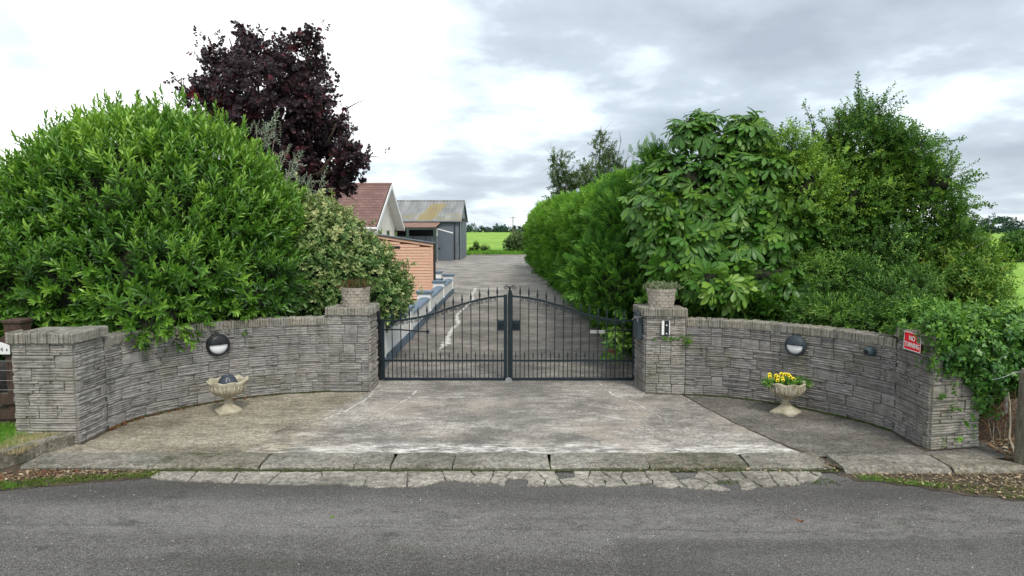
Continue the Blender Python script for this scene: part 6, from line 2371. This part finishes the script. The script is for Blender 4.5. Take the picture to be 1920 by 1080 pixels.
# ------------------------------------------------------------------ low white wall with blue caps
lwx = -2.42
e = empty('low_white_wall', (lwx - 0.15, 20, 0), 'low white garden wall with blue-grey caps along the left of the drive', 'garden wall')
piers_y = [12.6, 16.2, 20.1, 24.1, 27.7]
for i, y in enumerate(piers_y):
    hgt_ = 0.72 if i else 0.86
    m = MB(); m.box(lwx - 0.36, lwx + 0.03, y - 0.19, y + 0.19, 0.2, hgt_); pr_ = m.build('pier', M['white'], e)
    m = MB(); m.box(lwx - 0.40, lwx + 0.07, y - 0.23, y + 0.23, hgt_, hgt_ + 0.07); bevel(m.build('cap', M['blue_paint'], e), 0.012)
    m = MB(); m.box(lwx - 0.38, lwx + 0.045, y - 0.205, y + 0.205, -0.02, 0.2); m.build('plinth', M['blue_paint'], e)
    if i < len(piers_y) - 1:
        y1_ = piers_y[i + 1] - 0.19
        ph_ = 0.68 if i == 0 else 0.56
        m = MB(); m.box(lwx - 0.28, lwx, y + 0.19, y1_, 0.2, ph_); m.build('panel', M['white'], e)
        m = MB(); m.box(lwx - 0.29, lwx + 0.015, y + 0.205, y1_ - 0.015, -0.02, 0.2); m.build('plinth', M['blue_paint'], e)
        # rounded cap
        m = MB()
        vs = []
        for yy in (y + 0.19, y1_):
            for q in range(9):
                a = math.pi * q / 8
                vs.append((lwx - 0.14 + math.cos(a) * 0.165, yy, ph_ + math.sin(a) * 0.06))
        m.add(vs, [(q, q + 1, 9 + q + 1, 9 + q) for q in range(8)] + [tuple(range(9)), tuple(range(17, 8, -1)), (0, 9, 17, 8)])
        m.build('cap', M['blue_paint'], e)
m = MB(); m.box(-3.9, -2.78, 27.75, 28.0, -0.02, 0.52); m.build('panel', M['white'], e)
m = MB(); m.box(-3.9, -2.80, 27.70, 28.05, 0.52, 0.60); bevel(m.build('cap', M['blue_paint'], e), 0.02)
x_ = W(821, 512, 31.0).x
m = MB(); m.box(x_ - 0.17, x_ + 0.17, 30.8, 31.2, -0.02, 0.62); m.build('pier', M['white'], e)
m = MB(); m.box(x_ - 0.2, x_ + 0.2, 30.75, 31.25, 0.62, 0.70); m.build('cap', M['blue_paint'], e)

# ------------------------------------------------------------------ orange timber shed
e = empty('timber_shed', (-4.0, 25.6, 0), 'orange timber garden shed with horizontal boards behind the low white wall', 'shed')
YS = 25.4
xr = W(812, 500, YS).x
xl = xr - 2.6
zr, zl = W(812, 457, YS).z, W(705, 441, YS).z
def roof_at(x): return zr + (zl - zr) * (xr - x) / (xr - W(705, 441, YS).x)
m = MB(); m.prism([(xl, YS + 0.04), (xr - 0.02, YS + 0.04), (xr - 0.02, YS + 0.8), (xl, YS + 0.8)], 0, [roof_at(xl) - .05, zr - .05, zr - .05, roof_at(xl) - .05]); m.build('frame', m_plain('shed_frame_timber', (0.30, 0.14, 0.08), 0.8, 0.2, 5), e)
nb, hb_ = 21, 0.108
for i in range(nb + 3):
    z0_ = i * hb_
    z1_ = z0_ + hb_ - 0.010
    xa, xb = xl, xr - 0.075
    if z1_ > zr - 0.10:
        # clipped by the sloping roof
        need = z1_ + 0.1
        xb = xr - (need - zr) / (zl - zr) * (xr - W(705, 441, YS).x)
        if xb < xl + 0.2: continue
        xb = min(xb, xr - 0.075)
    m = MB()
    vs = [(xa, YS + 0.035, z0_), (xb, YS + 0.035, z0_), (xb, YS - 0.002, z0_), (xa, YS - 0.002, z0_), (xa, YS + 0.035, z1_), (xb, YS + 0.035, z1_), (xb, YS + 0.016, z1_), (xa, YS + 0.016, z1_)]
    m.add(vs, [(3, 2, 1, 0), (4, 5, 6, 7), (3, 7, 6, 2), (0, 1, 5, 4), (0, 4, 7, 3), (2, 6, 5, 1)])
    m.build('board', M['orange'], e)
m = MB(); m.box(xr - 0.075, xr, YS - 0.01, YS + 0.06, 0, zr - 0.02); m.build('corner_post', M['orange'], e)
def slope_box(x0, x1, y0, y1, dz0, dz1):
    return [(x0, y0, roof_at(x0) + dz0), (x1, y0, roof_at(x1) + dz0), (x1, y1, roof_at(x1) + dz0), (x0, y1, roof_at(x0) + dz0), (x0, y0, roof_at(x0) + dz1), (x1, y0, roof_at(x1) + dz1), (x1, y1, roof_at(x1) + dz1), (x0, y1, roof_at(x0) + dz1)]
BF = [(3, 2, 1, 0), (4, 5, 6, 7), (0, 1, 5, 4), (1, 2, 6, 5), (2, 3, 7, 6), (3, 0, 4, 7)]
m = MB(); m.add(slope_box(xl, xr + 0.02, YS - 0.03, YS + 0.0, -0.10, 0.0), BF); m.build('fascia', M['orange'], e)
m = MB(); m.add(slope_box(xl - 0.05, xr + 0.05, YS - 0.07, YS + 0.9, 0.002, 0.03), BF); m.build('roof', M['slate_plastic'], e)
m = MB()
for i in range(19):
    m.box(xr - 0.02, xr + 0.008, YS + 0.07, YS + 0.8, i * hb_, i * hb_ + hb_ - 0.008)
o = m.build('side_boards', M['brown_wood'], e)
p = W(742, 464, YS)
m = MB(); m.box(p.x - 0.16, p.x + 0.16, YS - 0.012, YS + 0.03, p.z - 0.04, p.z + 0.05); m.build('window', M['glass'], e)

# ------------------------------------------------------------------ bungalow
HX, HY0, HY1 = -6.30, 32.0, 40.0
RZ, EZ = W(735.7, 345, 36).z, 2.72
e = empty('bungalow', (-12, 36, 0), 'white bungalow with a brown-red tiled roof and three small gable windows', 'house')
XL = -19.0
m = MB()
inx = HX - 0.45
y0i, y1i = HY0 + 0.35, HY1 - 0.35
def rz_at(y): return RZ - abs(y - 36) / 4.0 * (RZ - EZ)
# front wall, back wall, gable wall (pentagon with openings for three windows)
m.box(XL, inx - 0.25, y0i, y0i + 0.25, 0, EZ - 0.12)
m.build('wall', M['cream'], e)
m = MB(); m.box(XL, inx - 0.25, y1i - 0.25, y1i, 0, EZ - 0.12)
m.build('wall', M['cream'], e)
m = MB()
gp = [(y0i, 0), (y1i, 0), (y1i, rz_at(y1i) - 0.12), (36, RZ - 0.12), (y0i, rz_at(y0i) - 0.12)]
m.add([(inx, y, z) for y, z in gp] + [(inx - 0.25, y, z) for y, z in gp], [(0, 1, 2, 3, 4), (9, 8, 7, 6, 5)] + [(i, 5 + i, 5 + (i + 1) % 5, (i + 1) % 5) for i in range(5)])
gw = m.build('gable_wall', M['cream'], e)
for px in (713, 728, 742.5):
    y = 1280 * abs(inx) / (960 - px) * 1.0
    y = abs(inx) / ((960 - px) / F)
    w_ = 0.32
    m = MB(); m.box(inx - 0.02, inx + 0.02, y - w_, y + w_, 1.2, 2.52)
    for (a, bb_, c_, d_) in ((y - w_ - 0.05, y - w_, 1.15, 2.57), (y + w_, y + w_ + 0.05, 1.15, 2.57)):
        m.box(inx - 0.01, inx + 0.03, a, bb_, c_, d_)
    wf = m.build('window', M['slate_plastic'], e)
    m = MB(); m.box(inx + 0.02, inx + 0.026, y - w_ + 0.04, y + w_ - 0.04, 1.25, 2.47); m.build('pane', M['glass'], wf)
# roof deck + tiles
m = MB()
for s in (-1, 1):
    ye = HY0 if s < 0 else HY1
    a = [(XL, ye, EZ - 0.06), (HX, ye, EZ - 0.06), (HX, 36, RZ - 0.06), (XL, 36, RZ - 0.06)]
    m.add(a + [(x, y, z - 0.06) for x, y, z in a], [(0, 1, 2, 3), (7, 6, 5, 4), (0, 4, 5, 1), (1, 5, 6, 2)])
m.build('roof_deck', M['brown_wood'], e)
sl_len = math.hypot(4.0, RZ - EZ)
rows, tw_ = 16, 0.33
slope = math.atan2(RZ - EZ, 4.0)
gauge = sl_len / rows
m = MB(); m.box(-tw_ / 2 + 0.004, tw_ / 2 - 0.004, 0, gauge * 1.12, 0, 0.016)
tm = m.mesh('tile', M['tile'])
stuffm = MB()
pl = wloc(e)
cnt = 0
for j in range(rows):
    for i in range(38):
        x = HX - 0.06 - tw_ / 2 - i * tw_ - (0.5 * tw_ if j % 2 else 0)
        if x < XL: continue
        t = j * gauge
        y = HY0 - 0.03 + math.cos(slope) * t
        z = EZ - 0.045 + math.sin(slope) * t
        rot = Matrix.Rotation(slope - 0.05, 4, 'X')
        if i == 0 and j % 2:
            link('tile', tm, e, (HX - 0.06 - tw_ * 0.25 - pl.x, y - pl.y, z - pl.z), (slope - 0.05, 0, 0), (0.5, 1, 1))
        if i < 17:
            link('tile', tm, e, (x - pl.x, y - pl.y, z - pl.z), (slope - 0.05, 0, 0))
        else:
            stuffm.box(-tw_ / 2 + 0.004, tw_ / 2 - 0.004, 0, gauge * 1.12, 0, 0.016, Matrix.Translation((x, y, z)) @ rot)
        # half tiles filling the verge on staggered rows
o = stuffm.build('hidden_side_tiles', M['tile'], e); o['kind'] = 'stuff'
m = MB(); m.tube([(XL, 36, RZ - 0.03), (HX + 0.02, 36, RZ - 0.03)], 0.10, 10); m.build('ridge', M['tile'], e)
# barge boards and soffit on the gable
for s, nm in ((-1, 'barge_board'), (1, 'barge_board')):
    ye = HY0 - 0.05 if s < 0 else HY1 + 0.05
    a = [(HX, 36, RZ + 0.0), (HX, ye, EZ - 0.03), (HX, ye, EZ - 0.23), (HX, 36, RZ - 0.22)]
    m = MB(); m.add(a + [(x + 0.03, y, z) for x, y, z in a], [(0, 1, 2, 3), (4, 7, 6, 5), (0, 4, 5, 1), (1, 5, 6, 2), (2, 6, 7, 3)]); m.build(nm, M['white_gloss'], e)
    a = [(HX, 36, RZ - 0.19), (HX, ye, EZ - 0.20), (inx, ye, EZ - 0.20), (inx, 36, RZ - 0.19)]
    m = MB(); m.add(a, [(0, 1, 2, 3)]); m.build('soffit', M['white_gloss'], e)
m = MB(); m.tube([(XL, HY0 - 0.08, EZ - 0.08), (HX, HY0 - 0.08, EZ - 0.08)], 0.06, 8); m.build('gutter', M['white_gloss'], e)
m = MB(); p = Vector((inx, 35.8, W(733, 371, 35.8).z)); m.box(inx, inx + 0.1, 35.7, 35.9, p.z - 0.06, p.z + 0.04); m.tube([(inx + .1, 35.8, p.z), (inx + 0.22, 35.6, p.z + 0.06)], 0.05, 8); m.build('security_light', M['black'], e)

# ------------------------------------------------------------------ barn with lean-to
BX, BY0, BY1 = -4.42, 58.2, 66.5
e = empty('farm_barn', (-10, 62, 0), 'blue-grey clad barn with a mossy corrugated roof at the end of the drive', 'barn')
BXL = -19
be = W(863, 413.5, BY0).z
brz = W(871.5, 377, (BY0 + BY1) / 2).z
ym_ = (BY0 + BY1) / 2
m = MB(); m.box(BXL, BX, BY0, BY0 + 0.15, 0, be - 0.05)
m.build('wall', M['barn'], e)
m = MB(); m.box(BXL, BX, BY1 - 0.15, BY1, 0, be - 0.05)
m.build('wall', M['barn'], e)
# vertical ribs of the cladding
m = MB()
x = BX - 0.1
while x > BXL:
    m.box(x - 0.03, x + 0.03, BY0 - 0.025, BY0 - 0.001, 0, be - 0.08)
    x -= 0.35
o = m.build('cladding_ribs', M['barn'], e); o['kind'] = 'stuff'
m = MB()
gp = [(BY0, 0), (BY1, 0), (BY1, be - .05), (ym_, brz - 0.06), (BY0, be - .05)]
m.add([(BX + 0.002, y, z) for y, z in gp] + [(BX - 0.15, y, z) for y, z in gp], [(0, 1, 2, 3, 4), (9, 8, 7, 6, 5)] + [(i, 5 + i, 5 + (i + 1) % 5, (i + 1) % 5) for i in range(5)])
m.build('gable_wall', M['barn'], e)
m = MB(); m.box(BX + 0.004, BX + 0.06, ym_ - 2.2, ym_ + 2.4, 0.02, 3.35); m.build('sliding_door', m_plain('barn_door_grey', (0.115, 0.135, 0.16), 0.6, 0.1, 1), e)
m = MB(); m.box(BX + 0.01, BX + 0.16, ym_ - 2.6, ym_ + 3.2, 3.38, 3.55); m.build('door_track', M['barn_dark'], e)
def corr(x0, x1, y0, z0, y1, z1, mat, nm, per=0.30, amp=0.03, th_=0.0):
    m = MB()
    k = int((x1 - x0) / per * 4)
    vs = []
    for i in range(k + 1):
        x = x0 + (x1 - x0) * i / k
        d = amp * math.sin(i * math.pi / 2)
        vs += [(x, y0, z0 + d), (x, y1, z1 + d), (x, y1, z1 + d - 0.02), (x, y0, z0 + d - 0.02)]
    fs = []
    for i in range(k):
        for q in range(4):
            fs.append((i * 4 + q, (i + 1) * 4 + q, (i + 1) * 4 + (q + 1) % 4, i * 4 + (q + 1) % 4))
    fs += [(0, 1, 2, 3), (k * 4 + 3, k * 4 + 2, k * 4 + 1, k * 4)]
    m.add(vs, fs)
    return m.build(nm, mat, e, False)
corr(BXL, BX + 0.12, BY0 - 0.2, be - 0.03, ym_, brz, M['barn_roof'], 'roof_sheet')
corr(BXL, BX + 0.12, BY1 + 0.2, be - 0.03, ym_, brz, M['barn_roof'], 'roof_sheet')
m = MB(); m.tube([(BXL, ym_, brz + 0.02), (BX + 0.13, ym_, brz + 0.02)], 0.09, 8); m.build('ridge_cap', M['barn_roof'], e)
for (y_, z_) in ((BY0 - 0.2, be - 0.05), (BY1 + 0.2, be - 0.05)):
    a = [(BX + 0.125, ym_, brz + 0.05), (BX + 0.125, y_, z_ + 0.05), (BX + 0.125, y_, z_ - 0.12), (BX + 0.125, ym_, brz - 0.13)]
    m = MB(); m.add(a + [(x + 0.03, y, z) for x, y, z in a], [(0, 1, 2, 3), (4, 7, 6, 5), (0, 4, 5, 1), (1, 5, 6, 2), (2, 6, 7, 3)]); m.build('verge_trim', M['barn'], e)
m = MB(); m.tube([(BXL, BY0 - 0.25, be - 0.08), (BX, BY0 - 0.25, be - 0.08)], 0.07, 8); m.build('gutter', M['barn'], e)
xd = W(852.8, 450, BY0).x
MB().tube([(xd, BY0 - 0.07, be - 0.1), (xd, BY0 - 0.07, 0.0)], 0.055, 8).build('downpipe', M['slate_plastic'], e)
for pxv in (860,):
    xx = W(pxv, 470, BY0).x
    m = MB(); m.box(xx - 0.02, xx + 0.02, BY0 - 0.06, BY0 - 0.03, 0.15, 1.1); m.build('vent_panel', M['steel'], e)
# lean-to
lx1 = W(826, 414, BY0).x
lx0 = BXL
ly_ = 54.2
le = W(815, 426, ly_).z
e = empty('lean_to', (-9, 56, 0), 'open lean-to with a brown corrugated roof attached in front of the grey barn', 'lean-to')
corr(lx0, lx1, ly_, le, BY0 - 0.05, be - 0.14, M['brown_sheet'], 'roof_sheet', 0.22, 0.025)
m = MB(); m.box(lx0, lx1, ly_ + 0.05, ly_ + 0.15, le - 0.20, le - 0.05); m.build('beam', M['green_steel'], e)
for px in (764, 815):
    x_ = W(px, 440, ly_).x
    m = MB(); m.box(x_ - 0.11, x_ + 0.11, ly_ + 0.02, ly_ + 0.22, 0, le - 0.05); m.build('post', M['green_steel'], e)
m = MB(); m.box(lx0, lx1 - 0.3, BY0 - 0.4, BY0 - 0.3, 0, 2.6); m.build('back_panel', M['barn_dark'], e)
m = MB()
xq = lx0
while xq < lx1 - 0.4:
    m.box(xq, xq + 0.94, ly_ + 1.6, ly_ + 1.66, 0.1, 2.05)
    xq += 1.0
m.build('inner_screen', M['barn'], e)
# leaning side door with pale top edge
e = empty('side_door', (-5.8, 57, 0), 'grey sloping-topped sheet door at the corner of the lean-to', 'door')
yD = 56.6
xa, xb = W(820.5, 450, yD).x, W(848, 450, yD).x
za_, zb_ = W(820.5, 430, yD).z, W(848, 438, yD).z
m = MB(); m.prism([(xa, yD), (xb, yD), (xb, yD + 0.08), (xa, yD + 0.08)], 0.0, [za_, zb_, zb_, za_], True); m.build('door_panel', m_plain('side_door_grey', (0.125, 0.15, 0.18), 0.6, 0.08, 1), e)
m = MB(); m.prism([(xa - 0.05, yD - 0.03), (xb + 0.05, yD - 0.03), (xb + 0.05, yD + 0.12), (xa - 0.05, yD + 0.12)], [za_ + 0.002, zb_ + 0.002, zb_ + 0.002, za_ + 0.002], [za_ + 0.1, zb_ + 0.1, zb_ + 0.1, za_ + 0.1], True); m.build('top_flashing', M['white_gloss'], e)
m = MB(); m.box(xa - 0.08, xa - 0.002, yD - 0.03, yD + 0.1, 0, za_); m.build('frame', M['white_gloss'], e)
m = MB(); m.box(xa + 0.08, xa + 0.2, yD - 0.06, yD, 1.0, 1.08); m.build('handle', M['black'], e)

# ------------------------------------------------------------------ timber fence, left
FY = 8.62
e = empty('timber_fence', (-6.4, FY, 0.1), 'dark brown post and rail fence beside the weathered outer pier', 'fence')
xp0, xp1 = W(19, 640, FY).x, W(50, 640, FY).x
m = MB(); m.box(xp0, xp1, FY - 0.1, FY + 0.1, 0.05, W(35, 607, FY - .1).z); bevel(m.build('post', M['brown_wood'], e), 0.006)
m = MB(); m.box(xp0 - 0.018, xp1 + 0.018, FY - 0.118, FY + 0.118, W(35, 607, FY - .1).z + 0.002, W(35, 600, FY - .1).z); bevel(m.build('post_cap', M['brown_wood'], e), 0.01)
for (a, c) in ((645, 660), (739, 758), (771, 786)):
    m = MB(); m.box(-9.5, xp1 + 0.03, FY - 0.135, FY - 0.102, W(10, c, FY - .12).z, W(10, a, FY - .12).z); bevel(m.build('rail', M['brown_wood'], e), 0.004)
m = MB()
p1, p2, p3 = W(20, 624, FY - .05), W(20, 645, FY - .05), W(-6, 642, FY - .05)
m.add([(p1.x, FY - .12, p1.z), (p2.x, FY - .12, p2.z), (p3.x, FY - .12, p3.z), (p1.x, FY - .05, p1.z), (p2.x, FY - .05, p2.z), (p3.x, FY - .05, p3.z)], [(0, 2, 1), (3, 4, 5), (0, 3, 5, 2), (0, 1, 4, 3), (1, 2, 5, 4)])
m.build('brace', M['brown_wood'], e)
m = MB()
for z_ in (0.95, 0.83, 0.70, 0.58):
    m.tube([(-9.5, FY - 0.14, z_), (xp1 + 0.08, FY - 0.14, z_)], 0.0025, 4)
for k in range(12):
    x_ = xp0 - 0.08 - k * 0.13
    m.tube([(x_ + random.uniform(-.02, .02), FY - 0.145, 0.55), (x_, FY - 0.15, 0.8), (x_ + random.uniform(-.04, .04), FY - 0.145, 1.02)], 0.0022, 4)
o = m.build('wire_netting', M['wire'], e)
# number plate
zc_ = (W(5, 664, FY - .14).z + W(5, 641, FY - .14).z) / 2
x1_ = W(19, 650, FY - .14).x
x0_ = x1_ - 0.30
e = empty('number_sign', ((x0_ + x1_) / 2, FY - 0.14, zc_), 'white house number plate fixed on the top rail of the brown fence', 'sign')
hh = (W(5, 641, FY - .14).z - W(5, 664, FY - .14).z)
m = MB()
K = 16
top_ = [(x0_ + (x1_ - x0_) * k / K, zc_ + hh / 2 * (0.45 + 0.55 * (math.sin(math.pi * k / K) ** 1.2))) for k in range(K + 1)]
pts = [(x1_, zc_ - hh / 2), (x0_, zc_ - hh / 2)] + top_
vs = [(a, FY - 0.150, c) for a, c in pts]
n = len(pts)
m.add(vs + [(a, FY - 0.142, c) for a, c, in pts], [tuple(range(n)), tuple(range(2 * n - 1, n - 1, -1))] + [(i, (i + 1) % n, n + (i + 1) % n, n + i) for i in range(n)])
m.build('plate', M['white_gloss'], e)
p4 = W(3, 655, FY - .15)
text('4', 0.034, 0.055, M['ink'], e, (p4.x - e.location.x, -0.012, p4.z - e.location.z), name='number')
p4 = W(12.8, 656, FY - .15)
text('1', 0.014, 0.030, M['ink'], e, (p4.x - e.location.x, -0.012, p4.z - e.location.z), name='number')
# boulder behind the fence
m = MB(); g = W(8, 752, 9.2)
m.lathe([(0.001, -0.1), (0.18, -0.06), (0.22, 0.02), (0.15, 0.09), (0.001, 0.12)], g, 14, lambda j, t_, r, z: (r * (1 + .12 * math.sin(3 * t_ + j)), z))
tag(m.build('boulder', M['kerb']), 'grey boulder lying behind the lower rails of the brown fence', 'boulder')

# ------------------------------------------------------------------ post at the right edge
g = G(1908, 872)
YP = g.y
xa, xb = W(1903, 780, YP + .1).x + 0.055, W(1903, 780, YP + .1).x + 0.255
e = empty('gate_post', (xa + 0.1, YP, 0), 'thick weathered wooden post at the right edge beside the ivy', 'post')
zt = W(1905, 696, YP).z
m = MB()
for j, (z_, s_) in enumerate([(-0.05, 1.0), (0.4, 0.97), (0.8, 0.98), (zt - 0.04, 0.95), (zt, 0.8)]):
    for k in range(12):
        a = 2 * math.pi * (k + .5) / 12
        rx_ = math.copysign(abs(math.cos(a)) ** 0.6, math.cos(a)) * 0.1 * s_
        ry_ = math.copysign(abs(math.sin(a)) ** 0.6, math.sin(a)) * 0.1 * s_
        m.v.append((xa + 0.1 + rx_ + random.uniform(-.004, .004), YP + 0.1 + ry_, z_))
for j in range(4):
    for k in range(12):
        m.f.append((j * 12 + k, j * 12 + (k + 1) % 12, (j + 1) * 12 + (k + 1) % 12, (j + 1) * 12 + k)); m.mi.append(0)
m.f.append(tuple(48 + k for k in range(12))); m.mi.append(0)
m.build('post', M['post'], e)
MB().tube([W(1860, 712, YP + .05), W(1880, 708, YP - 0.02), W(1898, 700, YP - 0.02), W(1912, 697, YP - 0.02)], 0.003, 5).build('wire', M['wire'], e)
e = empty('metal_pipe', tuple(G(1888, 830)), 'short galvanised pipe standing between ivy and weathered post', 'pipe')
MB().tube([W(1885, 775, 8.25), W(1883, 728, 8.25)], 0.03, 10).build('pipe', M['steel'], e)
e = empty('bare_sapling', tuple(G(1893, 845)), 'pale bare crooked stem just left of the weathered post', 'sapling')
MB().tube([G(1903, 850), W(1892, 822, 8.1), W(1894, 795, 8.1), W(1893, 758, 8.15), W(1890, 735, 8.2)], [0.018, 0.016, 0.013, 0.012, 0.01], 7).build('stem', M['bark_pale'], e, True)
